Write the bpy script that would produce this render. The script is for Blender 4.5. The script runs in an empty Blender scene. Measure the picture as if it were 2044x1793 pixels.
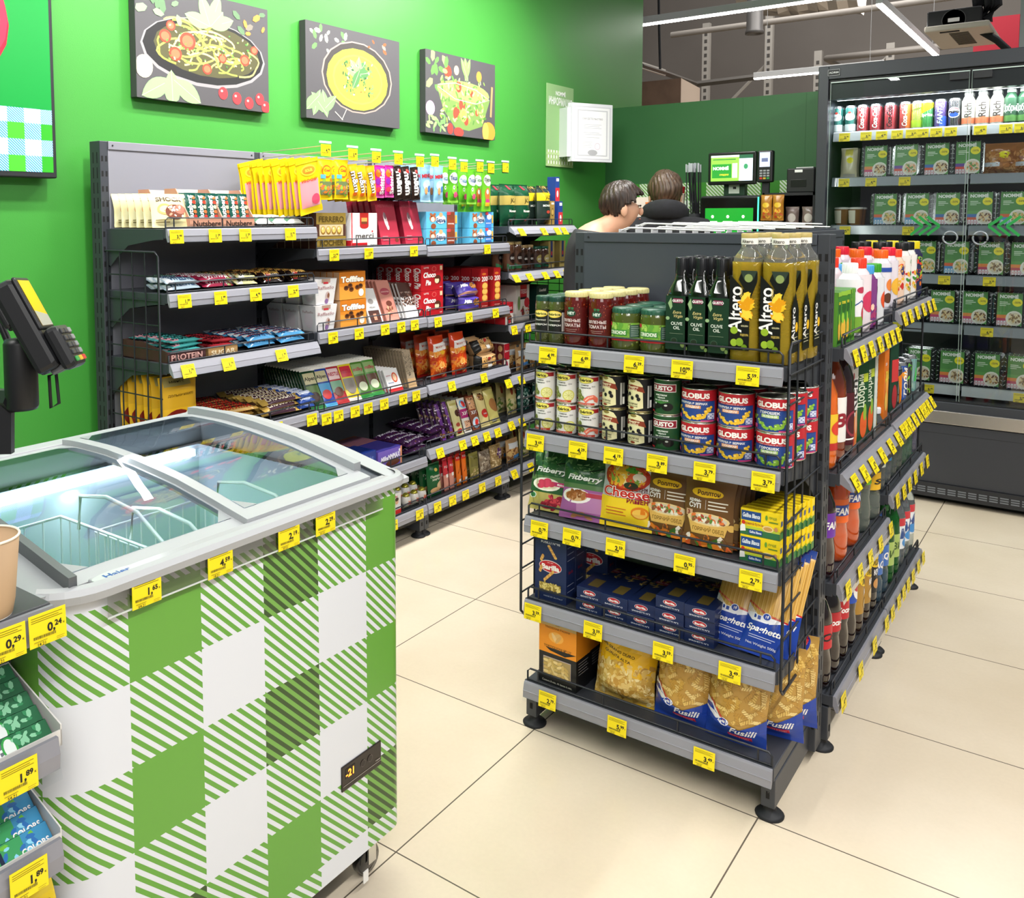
import bpy, math, random
import numpy as np
from mathutils import Vector, Matrix, Euler
PI = math.pi
scene = bpy.context.scene
col = scene.collection

# ---------------------------------------------------------------- camera
CAM = (1.19760, -1.45938, 1.39968)
YAW, PITCH, ROLL = 0.656972615, -0.0730892927, 0.00294231185
FPX, PX, PY = 1789.87, 838.503, 566.237
def _axes():
    f = np.array([-math.sin(YAW)*math.cos(PITCH), math.cos(YAW)*math.cos(PITCH), math.sin(PITCH)])
    r = np.array([math.cos(YAW), math.sin(YAW), 0.0]); d = np.cross(f, r)
    c, s = math.cos(ROLL), math.sin(ROLL)
    return c*r+s*d, -s*r+c*d, f
_R, _D, _F = _axes()
cam_data = bpy.data.cameras.new('camera'); cam = bpy.data.objects.new('camera', cam_data); col.objects.link(cam)
cam_data.sensor_fit = 'HORIZONTAL'; cam_data.sensor_width = 36.0
cam_data.lens = FPX/2044*36.0
cam_data.shift_x = (1022-PX)/2044; cam_data.shift_y = (PY-896.5)/2044
cam_data.clip_start = 0.05; cam_data.clip_end = 100
cam.matrix_world = Matrix(((_R[0], -_D[0], -_F[0], CAM[0]), (_R[1], -_D[1], -_F[1], CAM[1]), (_R[2], -_D[2], -_F[2], CAM[2]), (0, 0, 0, 1)))
scene.camera = cam
def ray(u, v): return _F+_R*(u-PX)/FPX+_D*(v-PY)/FPX
def at(u, v, ax, val):
    """point of the world seen at photo pixel u, v on the plane x, y or z = val"""
    q = ray(u, v); i = 'xyz'.index(ax); t = (val-CAM[i])/q[i]
    return Vector((CAM[0]+t*q[0], CAM[1]+t*q[1], CAM[2]+t*q[2]))
def dep(u, v, z):
    q = ray(u, v); return Vector((CAM[0]+z*q[0], CAM[1]+z*q[1], CAM[2]+z*q[2]))

# ---------------------------------------------------------------- view, world, lamps
vs = scene.view_settings
vs.view_transform = 'Standard'; vs.look = 'None'; vs.gamma = 1.0; vs.use_curve_mapping = False
vs.exposure = 0.18
scene.cycles.max_bounces = 7; scene.cycles.diffuse_bounces = 3; scene.cycles.glossy_bounces = 4
scene.cycles.transmission_bounces = 7; scene.cycles.transparent_max_bounces = 12
scene.cycles.caustics_reflective = False; scene.cycles.caustics_refractive = False
scene.cycles.sample_clamp_indirect = 4.0
w = bpy.data.worlds.new('world'); scene.world = w; w.use_nodes = True
w.node_tree.nodes['Background'].inputs[0].default_value = (0.95, 0.97, 1.0, 1)
w.node_tree.nodes['Background'].inputs[1].default_value = 0.2
def area(name, loc, aim, sx, sy, power, color=(1, 0.985, 0.955), spread=None):
    l = bpy.data.lights.new(name, 'AREA'); l.shape = 'RECTANGLE'; l.size = sx; l.size_y = sy; l.energy = power; l.color = color
    if spread: l.spread = spread
    o = bpy.data.objects.new(name, l); col.objects.link(o); o.location = loc
    o.rotation_euler = (Vector(aim)-Vector(loc)).to_track_quat('-Z', 'Y').to_euler(); return o
CEIL = 2.95
LAMPS = [  # linear pendant lamps over the shop floor: x, y0, y1, power per metre
    (-0.75, -2.6, 3.2, 17), (1.9, -2.6, 3.6, 19)]
for i, (x, y0, y1, pw) in enumerate(LAMPS):
    area('pendant_light_glow', (x, (y0+y1)/2, CEIL-0.06), (x, (y0+y1)/2, 0), 0.09, y1-y0, pw*(y1-y0))
# track spots that wash the left wall and the shelving
area('wall_spot_glow', (-0.45, 0.2, 2.9), (-1.55, 0.6, 1.75), 0.12, 0.12, 15, spread=2.2)
area('wall_spot_glow', (-0.45, 1.5, 2.9), (-1.55, 1.6, 1.75), 0.12, 0.12, 15, spread=2.2)
area('wall_spot_glow', (-0.45, 2.7, 2.9), (-1.55, 2.45, 1.65), 0.12, 0.12, 11, spread=1.7)
area('ceiling_panel_glow', (2.3, -2.6, 3.3), (0.3, 1.2, 0.4), 2.2, 2.2, 58, (1, 0.98, 0.95))  # unseen broad area light above and behind the camera; no panel is built

# ---------------------------------------------------------------- materials
_M = {}
def lin(h):
    if isinstance(h, str):
        h = h.lstrip('#'); c = [int(h[i:i+2], 16)/255 for i in (0, 2, 4)]
    else: c = h
    return tuple(x/12.92 if x <= .04045 else ((x+.055)/1.055)**2.4 for x in c)+(1.0,)
def mat(c, rough=.45, metal=0.0, name=None, trans=0, ior=1.45, emit=0, coat=0, spec=.5, alpha=1):
    k = (c, rough, metal, trans, ior, emit, coat, spec, alpha)
    if k in _M: return _M[k]
    m = bpy.data.materials.new(name or 'paint'); m.use_nodes = True; b = m.node_tree.nodes['Principled BSDF']; i = b.inputs
    i['Base Color'].default_value = lin(c); i['Roughness'].default_value = rough; i['Metallic'].default_value = metal
    i['Specular IOR Level'].default_value = spec; i['IOR'].default_value = ior
    if trans: i['Transmission Weight'].default_value = trans
    if coat: i['Coat Weight'].default_value = coat; i['Coat Roughness'].default_value = .08
    if emit: i['Emission Color'].default_value = lin(c); i['Emission Strength'].default_value = emit
    if alpha < 1: i['Alpha'].default_value = alpha
    _M[k] = m; return m
def pane(name, tint=(.93, .97, .98), gloss=.08, rough=.02, fres=1.5):
    """thin flat glazing: clear straight-through light plus a fresnel reflection"""
    k = ('pane', name)
    if k in _M: return _M[k]
    m = bpy.data.materials.new(name); m.use_nodes = True; nt = m.node_tree; nt.nodes.clear()
    o = nt.nodes.new('ShaderNodeOutputMaterial'); mx = nt.nodes.new('ShaderNodeMixShader'); t = nt.nodes.new('ShaderNodeBsdfTransparent')
    g = nt.nodes.new('ShaderNodeBsdfGlossy'); f = nt.nodes.new('ShaderNodeFresnel'); a = nt.nodes.new('ShaderNodeMath'); a.operation = 'ADD'; a.use_clamp = True
    t.inputs[0].default_value = tint+(1,); g.inputs['Roughness'].default_value = rough; f.inputs[0].default_value = fres; a.inputs[1].default_value = gloss
    L = nt.links.new; L(f.outputs[0], a.inputs[0]); L(a.outputs[0], mx.inputs[0]); L(t.outputs[0], mx.inputs[1]); L(g.outputs[0], mx.inputs[2]); L(mx.outputs[0], o.inputs[0])
    _M[k] = m; return m
STEEL = mat('#3b3e44', .42, .1, 'charcoal_powder_coat')
STEELB = mat('#7d7d86', .5, .0, 'grey_back_panel')
STEELN = mat('#3f434b', .5, .0, 'dark_back_panel')
DARK = mat('#1b1c20', .6, name='black_plastic')
WIRE = mat('#2b2d32', .4, .2, 'charcoal_wire')
RAILM = mat('#8b8b93', .4, name='grey_price_rail')
WHITE = mat('#eeeeec', .4, name='white_plastic')
CHROME = mat('#d8d8d8', .15, 1.0, 'chrome')
CLEAR = pane('clear_plastic', (.95, .97, .98), .01, .15, 1.2)

# ---------------------------------------------------------------- naming
def tag(o, label=None, cat=None, group=None, kind=None):
    if label: o['label'] = label
    if cat: o['category'] = cat
    if group: o['group'] = group
    if kind: o['kind'] = kind
    return o
def empty(name, loc=(0, 0, 0), rz=0.0, label=None, cat=None, group=None):
    o = bpy.data.objects.new(name, None); col.objects.link(o); o.empty_display_size = .05
    o.location = loc; o.rotation_euler = (0, 0, rz); return tag(o, label, cat, group)
_KIDS = {}
def copy_tree(o, parent=None):
    c = o.copy(); col.objects.link(c)
    if parent: c.parent = parent; _KIDS.setdefault(parent.name, []).append(c)
    for ch in list(_KIDS.get(o.name, [])): copy_tree(ch, c)
    return c

# ---------------------------------------------------------------- text outlines
_G = {}
def glyphs(s, bold=0.0, shear=0.0):
    k = (s, bold, shear)
    if k in _G: return _G[k]
    cu = bpy.data.curves.new('t', 'FONT'); cu.body = s; cu.size = 1/.727; cu.resolution_u = 3; cu.offset = bold; cu.shear = shear; cu.align_x = 'CENTER'
    ob = bpy.data.objects.new('t', cu); me = bpy.data.meshes.new_from_object(ob)
    v = [(a.co.x, a.co.y) for a in me.vertices]; f = [tuple(p.vertices) for p in me.polygons]
    bpy.data.objects.remove(ob); bpy.data.curves.remove(cu); bpy.data.meshes.remove(me)
    wd = (max(a[0] for a in v)-min(a[0] for a in v)) if v else 1
    _G[k] = (v, f, wd); return _G[k]

# ---------------------------------------------------------------- mesh builder
class MB:
    def __init__(s): s.v = []; s.f = []; s.m = []; s.ms = []; s.sm = []
    def mi(s, m):
        if isinstance(m, str): m = mat(m, s.rough if hasattr(s, 'rough') else .4)
        if m not in s.ms: s.ms.append(m)
        return s.ms.index(m)
    def add(s, vs, fs, m, smooth=False):
        b = len(s.v); k = s.mi(m); s.v += [tuple(a) for a in vs]
        for f in fs: s.f.append(tuple(b+i for i in f)); s.m.append(k); s.sm.append(smooth)
    def box(s, x0, y0, z0, x1, y1, z1, m, bev=0.0):
        if bev <= 0:
            v = [(x, y, z) for z in (z0, z1) for y in (y0, y1) for x in (x0, x1)]
            s.add(v, [(0, 2, 3, 1), (4, 5, 7, 6), (0, 1, 5, 4), (2, 6, 7, 3), (0, 4, 6, 2), (1, 3, 7, 5)], m); return
        b = bev; ring = lambda i, z: [(x0+b-i, y0-i+b-b, z)]
        def R(inset, z):
            q = b*.3
            a, c, d, e = x0+inset, x1-inset, y0+inset, y1-inset
            return [(a+b, d, z), (c-b, d, z), (c-q, d+q, z), (c, d+b, z), (c, e-b, z), (c-q, e-q, z), (c-b, e, z), (a+b, e, z), (a+q, e-q, z), (a, e-b, z), (a, d+b, z), (a+q, d+q, z)]
        s.loft([R(b, z0), R(b*.3, z0+b*.3), R(0, z0+b), R(0, z1-b), R(b*.3, z1-b*.3), R(b, z1)], m, cap=True)
    def loft(s, rings, m, cap=False, close=True, smooth=False):
        n = len(rings[0]); v = [p for r in rings for p in r]; f = []
        for i in range(len(rings)-1):
            for j in range(n if close else n-1):
                a, b = i*n+j, i*n+(j+1) % n
                f.append((a, b, b+n, a+n))
        s.add(v, f, m, smooth)
        if cap: s.add(rings[0], [tuple(range(n))[::-1]], m); s.add(rings[-1], [tuple(range(n))], m)
    def prism(s, poly, m, axis, a0, a1):
        """extrude a 2-d outline along axis; outline axes are the other two in order"""
        def P(u, v, a): return {'x': (a, u, v), 'y': (u, a, v), 'z': (u, v, a)}[axis]
        r0 = [P(u, v, a0) for u, v in poly]; r1 = [P(u, v, a1) for u, v in poly]
        s.loft([r0, r1], m, cap=True)
    def lathe(s, prof, m, n=20, c=(0, 0, 0), smooth=True, axis='z', sq=0):
        rings = []
        for r, z in prof:
            ring = []
            for i in range(n):
                t = 2*PI*i/n; k = 1.0
                if sq: k = (abs(math.cos(t))**sq+abs(math.sin(t))**sq)**(-1/sq)
                p = (r*k*math.cos(t), r*k*math.sin(t), z)
                if axis == 'y': p = (p[0], p[2], p[1])
                if axis == 'x': p = (p[2], p[0], p[1])
                ring.append((c[0]+p[0], c[1]+p[1], c[2]+p[2]))
            rings.append(ring)
        s.loft(rings, m, cap=True, smooth=smooth)
    def tube(s, pts, r, m, n=6, smooth=True, closed=False):
        P = [Vector(p) for p in pts]; N = len(P); rings = []
        for i, p in enumerate(P):
            if closed: d = (P[(i+1) % N]-P[i-1])
            else: d = (P[min(i+1, N-1)]-P[max(i-1, 0)])
            if d.length < 1e-9: d = Vector((0, 0, 1))
            d.normalize(); a = Vector((0, 0, 1)) if abs(d.z) < .9 else Vector((1, 0, 0))
            x = d.cross(a).normalized(); y = d.cross(x)
            rings.append([tuple(p+x*r*math.cos(2*PI*k/n)+y*r*math.sin(2*PI*k/n)) for k in range(n)])
        if closed: rings.append(rings[0]); s.loft(rings, m, smooth=smooth)
        else: s.loft(rings, m, cap=True, smooth=smooth)
    def ell(s, c, r, m, n=10, k=6):
        rings = []
        for i in range(1, k):
            t = PI*i/k; rings.append([(c[0]+r[0]*math.sin(t)*math.cos(2*PI*j/n), c[1]+r[1]*math.sin(t)*math.sin(2*PI*j/n), c[2]-r[2]*math.cos(t)) for j in range(n)])
        v = [(c[0], c[1], c[2]-r[2])]+[p for q in rings for p in q]+[(c[0], c[1], c[2]+r[2])]; f = []
        for j in range(n): f.append((0, 1+(j+1) % n, 1+j)); b = 1+(k-2)*n; f.append((b+j, b+(j+1) % n, len(v)-1))
        for i in range(k-2):
            for j in range(n): a = 1+i*n+j; b = 1+i*n+(j+1) % n; f.append((a, b, b+n, a+n))
        s.add(v, f, m, True)
    def build(s, name, parent=None, loc=None, M=None):
        me = bpy.data.meshes.new(name); vs = s.v
        if M is not None: vs = [tuple(M @ Vector(a)) for a in vs]
        me.from_pydata(vs, [], s.f)
        for m in s.ms: me.materials.append(m)
        me.polygons.foreach_set('material_index', s.m); me.polygons.foreach_set('use_smooth', s.sm); me.update()
        o = bpy.data.objects.new(name, me); col.objects.link(o)
        if parent: o.parent = parent; _KIDS.setdefault(parent.name, []).append(o)
        if loc is not None: o.location = loc
        return o

# ---------------------------------------------------------------- printed surfaces
class Surf:
    """grid of points; decals follow the facets. pts[j][i], u to the right, v up"""
    def __init__(s, pts, w, h, us=None, vs=None):
        s.p = pts; s.nu = len(pts[0])-1; s.nv = len(pts)-1; s.w = w; s.h = h
        s.us = us or [i/s.nu for i in range(s.nu+1)]; s.vs = vs or [j/s.nv for j in range(s.nv+1)]
    def _loc(s, a, t):
        n = len(a)-1
        if t <= a[0]: return 0, (t-a[0])/(a[1]-a[0])
        for i in range(n):
            if t <= a[i+1]: return i, (t-a[i])/(a[i+1]-a[i])
        return n-1, (t-a[n-1])/(a[n]-a[n-1])
    def ev(s, u, v, off=0):
        u = min(max(u, 0.0), 1.0); v = min(max(v, 0.0), 1.0)
        i, a = s._loc(s.us, u); j, b = s._loc(s.vs, v)
        P = s.p; p00, p10, p01, p11 = P[j][i], P[j][i+1], P[j+1][i], P[j+1][i+1]
        q = [p00[k]*(1-a)*(1-b)+p10[k]*a*(1-b)+p01[k]*(1-a)*b+p11[k]*a*b for k in range(3)]
        if off:
            du = [(p10[k]-p00[k])*(1-b)+(p11[k]-p01[k])*b for k in range(3)]; dv = [(p01[k]-p00[k])*(1-a)+(p11[k]-p10[k])*a for k in range(3)]
            n = (du[1]*dv[2]-du[2]*dv[1], du[2]*dv[0]-du[0]*dv[2], du[0]*dv[1]-du[1]*dv[0]); L = math.sqrt(n[0]**2+n[1]**2+n[2]**2) or 1
            q = [q[k]+n[k]/L*off for k in range(3)]
        return tuple(q)
    def base(s, mb, m, smooth=True, col_fn=None):
        v = [p for r in s.p for p in r]; n = s.nu+1
        mb.add(v, [(j*n+i, j*n+i+1, (j+1)*n+i+1, (j+1)*n+i) for j in range(s.nv) for i in range(s.nu)], m, smooth)
def flat(w, h, y=0.0, z0=0.0, x0=None):
    x0 = -w/2 if x0 is None else x0
    return Surf([[(x0, y, z0), (x0+w, y, z0)], [(x0, y, z0+h), (x0+w, y, z0+h)]], w, h)
def cyl(r, z0, z1, a0=-1.35, a1=1.35, n=16, r1=None, nv=1):
    r1 = r if r1 is None else r1
    pts = [[((r+(r1-r)*j/nv)*math.sin(a0+(a1-a0)*i/n), -(r+(r1-r)*j/nv)*math.cos(a0+(a1-a0)*i/n), z0+(z1-z0)*j/nv) for i in range(n+1)] for j in range(nv+1)]
    return Surf(pts, r*(a1-a0), z1-z0)
def clipcell(P, x0, x1, ax):
    for lo, sg in ((x0, 1), (x1, -1)):
        out = []; n = len(P)
        for i in range(n):
            a, b = P[i], P[(i+1) % n]; da, db = (a[ax]-lo)*sg, (b[ax]-lo)*sg
            if da >= 0: out.append(a)
            if (da > 0 > db) or (da < 0 < db):
                t = da/(da-db); out.append((a[0]+(b[0]-a[0])*t, a[1]+(b[1]-a[1])*t))
        P = out
        if len(P) < 3: return None
    return P
def putpoly(mb, S, P, o, c):
    """a flat outline in print coordinates, cut along the facets so that it hugs the surface"""
    if S.nu == 1 and S.nv == 1: mb.add([S.ev(u, v, o) for u, v in P], [tuple(range(len(P)))], c); return
    u0, u1 = max(min(p[0] for p in P), 0), min(max(p[0] for p in P), 1); v0, v1 = max(min(p[1] for p in P), 0), min(max(p[1] for p in P), 1)
    for i in range(S.nu):
        if S.us[i+1] <= u0 or S.us[i] >= u1: continue
        Q = clipcell(P, S.us[i], S.us[i+1], 0)
        if not Q: continue
        for j in range(S.nv):
            if S.vs[j+1] <= v0 or S.vs[j] >= v1: continue
            R = clipcell(Q, S.vs[j], S.vs[j+1], 1) if S.nv > 1 else clipcell(Q, 0, 1, 1)
            if R: mb.add([S.ev(u, v, o) for u, v in R], [tuple(range(len(R)))], c, False)
def art(mb, S, specs, off0=.0003, step=.00015):
    o = off0; step = min(step, .0016/max(len(specs), 1)); curved = S.nu > 1 or S.nv > 1
    for sp in specs:
        o += step; k = sp[0]
        if k == 'r':
            _, x0, y0, x1, y1, c = sp
            us = [x0]+[a for a in s_between(S.us, x0, x1)]+[x1]; x0, x1, y0, y1 = max(x0, 0), min(x1, 1), max(y0, 0), min(y1, 1); us[0], us[-1] = x0, x1; vs = [y0]+[a for a in s_between(S.vs, y0, y1)]+[y1]
            v = [S.ev(u, w_, o) for w_ in vs for u in us]; n = len(us)
            mb.add(v, [(j*n+i, j*n+i+1, (j+1)*n+i+1, (j+1)*n+i) for j in range(len(vs)-1) for i in range(n-1)], c, True)
        elif k == 'e':
            _, cx, cy, rx, ry, c = sp[:6]; n = 16; rot = sp[6] if len(sp) > 6 else 0
            # ry is given as a fraction of height, rx of width
            pts = []; n = 18 if max(rx*S.w, ry*S.h) > .006 else 8
            for i in range(n):
                t = 2*PI*i/n; a, b = rx*S.w*math.cos(t), ry*S.h*math.sin(t)
                a, b = a*math.cos(rot)-b*math.sin(rot), a*math.sin(rot)+b*math.cos(rot); pts.append((cx+a/S.w, cy+b/S.h))
            if max(rx*S.w, ry*S.h) < .005: mb.add([S.ev(u, v, o) for u, v in pts], [tuple(range(n))], c)
            else: putpoly(mb, S, pts, o, c)
        elif k == 't':
            # text, cx, cy, cap height (fraction of h), colour, {max width fraction, rot, bold, shear}
            _, t, cx, cy, hh, c = sp[:6]; op = sp[6] if len(sp) > 6 else {}
            v, f, wd = glyphs(t, op.get('b', .02), op.get('s', 0)); H = hh*S.h; sx = H
            mw = op.get('w')
            rot = op.get('r', 0); lim = (S.w if abs(math.sin(rot)) < .5 else S.h)*(mw or .96)
            if mw or wd*H > lim: sx = lim/wd
            if sx > H*op.get('x', 9): sx = H*op.get('x', 9)
            pts = []
            for x, y in v:
                X, Y = x*sx, (y-.5)*H
                X, Y = X*math.cos(rot)-Y*math.sin(rot), X*math.sin(rot)+Y*math.cos(rot)
                pts.append((cx+X/S.w, cy+Y/S.h))
            if curved and H > .006:
                for q in f: putpoly(mb, S, [pts[i] for i in q], o+.0001, c)
            else: mb.add([S.ev(u, v, o+.0001) for u, v in pts], f, c)
        elif k == 'p':
            _, P, c = sp; putpoly(mb, S, P, o, c)
        elif k == 's':
            _, P, wid, c = sp; L, Rr = [], []
            if curved: P = [(a[0]+(b[0]-a[0])*t/4, a[1]+(b[1]-a[1])*t/4) for a, b in zip(P, P[1:]) for t in range(4)]+[P[-1]]
            for i in range(len(P)):
                a = P[max(i-1, 0)]; b = P[min(i+1, len(P)-1)]; dx, dy = (b[0]-a[0])*S.w, (b[1]-a[1])*S.h; d = math.hypot(dx, dy) or 1
                nx, ny = -dy/d*wid/2, dx/d*wid/2
                L.append(S.ev(P[i][0]+nx/S.w, P[i][1]+ny/S.h, o)); Rr.append(S.ev(P[i][0]-nx/S.w, P[i][1]-ny/S.h, o))
            n = len(P); mb.add(L+Rr, [(i, n+i, n+i+1, i+1) for i in range(n-1)], c, True)
        elif k == 'n':
            # scattered blobs: n, x0, y0, x1, y1, size (m), colours, seed, aspect
            _, n, x0, y0, x1, y1, sz, cs, seed = sp[:9]; asp = sp[9] if len(sp) > 9 else 1.8; rd = random.Random(seed)
            for i in range(n):
                cx, cy = rd.uniform(x0, x1), rd.uniform(y0, y1); t = rd.uniform(0, PI); a = sz*rd.uniform(.7, 1.2); b = a/asp; m = 6; oo = o+i*min(.000012, .0007/n)
                pts = []
                for q in range(m):
                    X, Y = a/2*math.cos(2*PI*q/m), b/2*math.sin(2*PI*q/m); X, Y = X*math.cos(t)-Y*math.sin(t), X*math.sin(t)+Y*math.cos(t)
                    pts.append(S.ev(min(max(cx+X/S.w, 0), 1), min(max(cy+Y/S.h, 0), 1), oo))
                mb.add(pts, [tuple(range(m))], rd.choice(cs))
def s_between(a, x0, x1): return [t for t in a if x0+1e-6 < t < x1-1e-6]
# ---------------------------------------------------------------- product builders (front faces -y, origin at the front bottom edge)
def lines(x0, x1, ys, c, t=.008):
    return [('r', x0, y-t, x1-(.12*(x1-x0) if i % 2 else 0), y+t, c) for i, y in enumerate(ys)]
def carton(name, w, d, h, c, front=(), side=None, top=None, rough=.42, ct=None, edge=.0008, left=None):
    mb = MB(); mb.rough = rough
    mb.box(-w/2, 0, 0, w/2, d, h, c, bev=edge)
    if ct: mb.box(-w/2+.001, .001, h-.0004, w/2-.001, d-.001, h+.0003, ct)
    art(mb, flat(w, h), front)
    side = [] if side is None else side; left = side if left is None else left
    art(mb, Surf([[(-w/2, d, 0), (-w/2, 0, 0)], [(-w/2, d, h), (-w/2, 0, h)]], d, h), left)
    art(mb, Surf([[(w/2, 0, 0), (w/2, d, 0)], [(w/2, 0, h), (w/2, d, h)]], d, h), side)
    if top: art(mb, Surf([[(-w/2, 0, h), (w/2, 0, h)], [(-w/2, d, h), (w/2, d, h)]], w, d), top, .0005)
    return mb.build(name)
def pillow_pts(w, h, t, seed=0, crimp=.06, wr=.12, side=1, nu=10, nv=14, taper=0.0, gus=0.0, sag=0.0):
    rd = random.Random(seed); ph = [rd.uniform(0, 6.28) for _ in range(8)]; fr = [rd.uniform(5, 13) for _ in range(4)]
    us = [i/nu for i in range(nu+1)]; vs = [0, crimp*.55, crimp]+[crimp+(1-2*crimp)*(j/(nv-4)) for j in range(1, nv-4)]+[1-crimp, 1-crimp*.55, 1]
    P = []
    for v in vs:
        row = []
        for u in us:
            a = 1-abs(2*u-1)**(6 if gus else 2.6); e = min(v, 1-v)
            b = 0 if e <= crimp*1.01 else min(1, (e-crimp)/(.17 if not gus else .09))**.55
            if sag: b *= 1-sag*(v-.35)
            wv = 1+wr*(math.sin(fr[0]*u+fr[1]*v+ph[0])+.6*math.sin(fr[2]*v*1.7-fr[3]*u+ph[1]))*.5
            y = -side*(t/2*a*b*wv)-side*.0006
            if e <= crimp: y += .0009*math.sin(u*60+ph[2])*(1 if e < crimp*.9 else 0)
            x = (u-.5)*w*(1-(taper*(v))-.05*b*(1-a))
            x += .01*w*math.sin(9*v+ph[3])*(abs(2*u-1)**3)
            row.append((x, y, v*h))
        P.append(row)
    return P, us, vs
def bag(name, w, h, t, c, front=(), seed=0, rough=.28, crimp=.05, wr=.14, cb=None, taper=0.0, M=None, gus=0.0, nu=10, nv=14, sag=0.0, parent=None, back=()):
    mb = MB(); mb.rough = rough
    F, us, vs = pillow_pts(w, h, t, seed, crimp, wr, 1, nu, nv, taper, gus, sag); B, _, _ = pillow_pts(w, h, t, seed+9, crimp, wr, -1, nu, nv, taper, gus, sag)
    for j in range(len(B)):
        B[j][0] = (F[j][0][0], (B[j][0][1]), F[j][0][2]); B[j][-1] = (F[j][-1][0], B[j][-1][1], F[j][-1][2])
    S = Surf(F, w, h, us, vs); S.base(mb, c)
    n = len(us); Bv = [p for r in B for p in r[::-1]]
    mb.add(Bv, [(j*n+i, j*n+i+1, (j+1)*n+i+1, (j+1)*n+i) for j in range(len(vs)-1) for i in range(n-1)], cb or c, True)
    for k in (0, n-1):
        v = [p for j in range(len(vs)) for p in (F[j][k], B[j][k])]
        mb.add(v, [(2*j, 2*j+1, 2*j+3, 2*j+2) for j in range(len(vs)-1)], c)
    art(mb, S, front, .0006, .00025)
    if back: art(mb, Surf([r[::-1] for r in B], w, h, us, vs), back, .0006)
    return mb.build(name, parent, M=M)
def bar(name, w, h, t, c, front=(), seed=0, rough=.25):
    """flow-wrapped bar lying on its back, long side across"""
    M = Matrix.Translation((-w/2, h/2, t/2)) @ Matrix(((0, 0, 1, 0), (-1, 0, 0, 0), (0, -1, 0, 0), (0, 0, 0, 1)))
    return bag(name, h, w, t, c, front, seed, rough, .045, .18, M=M, nu=6, nv=12)
def tin(name, r, h, c, specs=(), lid='#c9c4b4', rough=.3, a=1.5, rim='#d6d2c6'):
    mb = MB(); mb.rough = rough; rm = mat(rim, .25, .9); n = 28
    mb.lathe([(r*.97, 0), (r, .0015), (r, .003)], rm, n)
    S = cyl(r, .003, h-.003, -PI, PI, n); S.base(mb, c)
    mb.lathe([(r, h-.003), (r, h-.001), (r*.97, h), (r*.955, h), (r*.95, h-.003)], rm, n)
    art(mb, cyl(r, .003, h-.003, -a, a, 14), specs)
    o = mb.build(name)
    l = MB(); m = mat(lid, .25, .9); l.lathe([(r*.5, h-.0045), (r*.94, h-.0035), (r*.95, h-.003)], m, n); l.ell((r*.45, 0, h-.003), (.009, .006, .001), m); l.build('lid', o)
    return o
def cap_ribs(r, z0, z1, c, n=24, top=None):
    l = MB(); l.rough = .35; l.lathe([(r, z0), (r*1.02, z0+.001), (r*1.02, z1-.002), (r*.96, z1), (0.001, z1)], c, n)
    for i in range(n): 
        t = 2*PI*i/n; l.box(-.0006, r*1.0, z0+.001, .0006, r*1.045, z1-.003, c)
        k = len(l.v)-8
        for q in range(k, k+8): x, y, z = l.v[q]; l.v[q] = (x*math.cos(t)-y*math.sin(t), x*math.sin(t)+y*math.cos(t), z)
    return l
def jar(name, r, h, glass, fill, lidc, specs, lz0=.25, lz1=.72, labc=None, chunks=None, seed=1, lidr=.9, a=1.35):
    """glass jar: shell, filling, paper label, screw lid"""
    g = MB(); G = glass if not isinstance(glass, str) else mat(glass, .05, trans=0, coat=1)
    nr = r*lidr; prof = [(r*.8, 0), (r*.97, .002), (r, .008), (r, h*.8), (r*.97, h*.86), (nr*.93, h*.92), (nr*.93, h-.004)]
    g.lathe(prof, G, 24); rd = random.Random(seed)
    if chunks:
        for i in range(chunks[0]):
            t = rd.uniform(-1.9, 1.9); z = rd.uniform(.012, h*.8); s_ = chunks[1]*rd.uniform(.7, 1.15)
            c = rd.choice(chunks[2]); q = r*.995-s_*.55
            g.ell((q*math.sin(t), -q*math.cos(t), z), (s_*.7, s_*.62, s_*rd.uniform(.5, .8)), mat(c, .15, coat=.8), 7, 5)
    o = g.build(name)
    if labc is not None:
        l = MB(); l.rough = .4; S = cyl(r*1.006, h*lz0, h*lz1, -a*1.5, a*1.5, 22); S.base(l, labc); art(l, cyl(r*1.007, h*lz0, h*lz1, -a, a, 14), specs); l.build('paper_label', o)
    l = cap_ribs(nr, h-.014, h, lidc, 22); l.build('lid', o)
    return o
def bottle(name, prof, m, capc, cap, lab=None, sq=0, extra=None, labr=1.01, n=20, capm=None):
    """prof: (r, z) list. cap: (r, z0, z1). lab: (z0, z1, r, colour, specs, angle)"""
    b = MB(); b.lathe(prof, m if not isinstance(m, str) else mat(m, .12, coat=.8), n, sq=sq); o = b.build(name)
    for lb in (lab or []):
        z0, z1, r, c, sp, a = lb[:6]; l = MB(); l.rough = .35
        if sq:
            l.box(-r, -r, z0, r, r, z1, c) if len(lb) > 6 else None
            S = flat(2*r*a, z1-z0, -r*1.0-.0008, z0)
            if len(lb) <= 6: S.base(l, c)
            art(l, S, sp)
        else:
            S = cyl(r, z0, z1, -PI*.98, PI*.98, 26); S.base(l, c); art(l, cyl(r+.0002, z0, z1, -a, a, 14), sp)
        l.build('paper_label', o)
    cap_ribs(cap[0], cap[1], cap[2], capc, 18).build('cap', o)
    if extra: extra(o)
    return o

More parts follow.
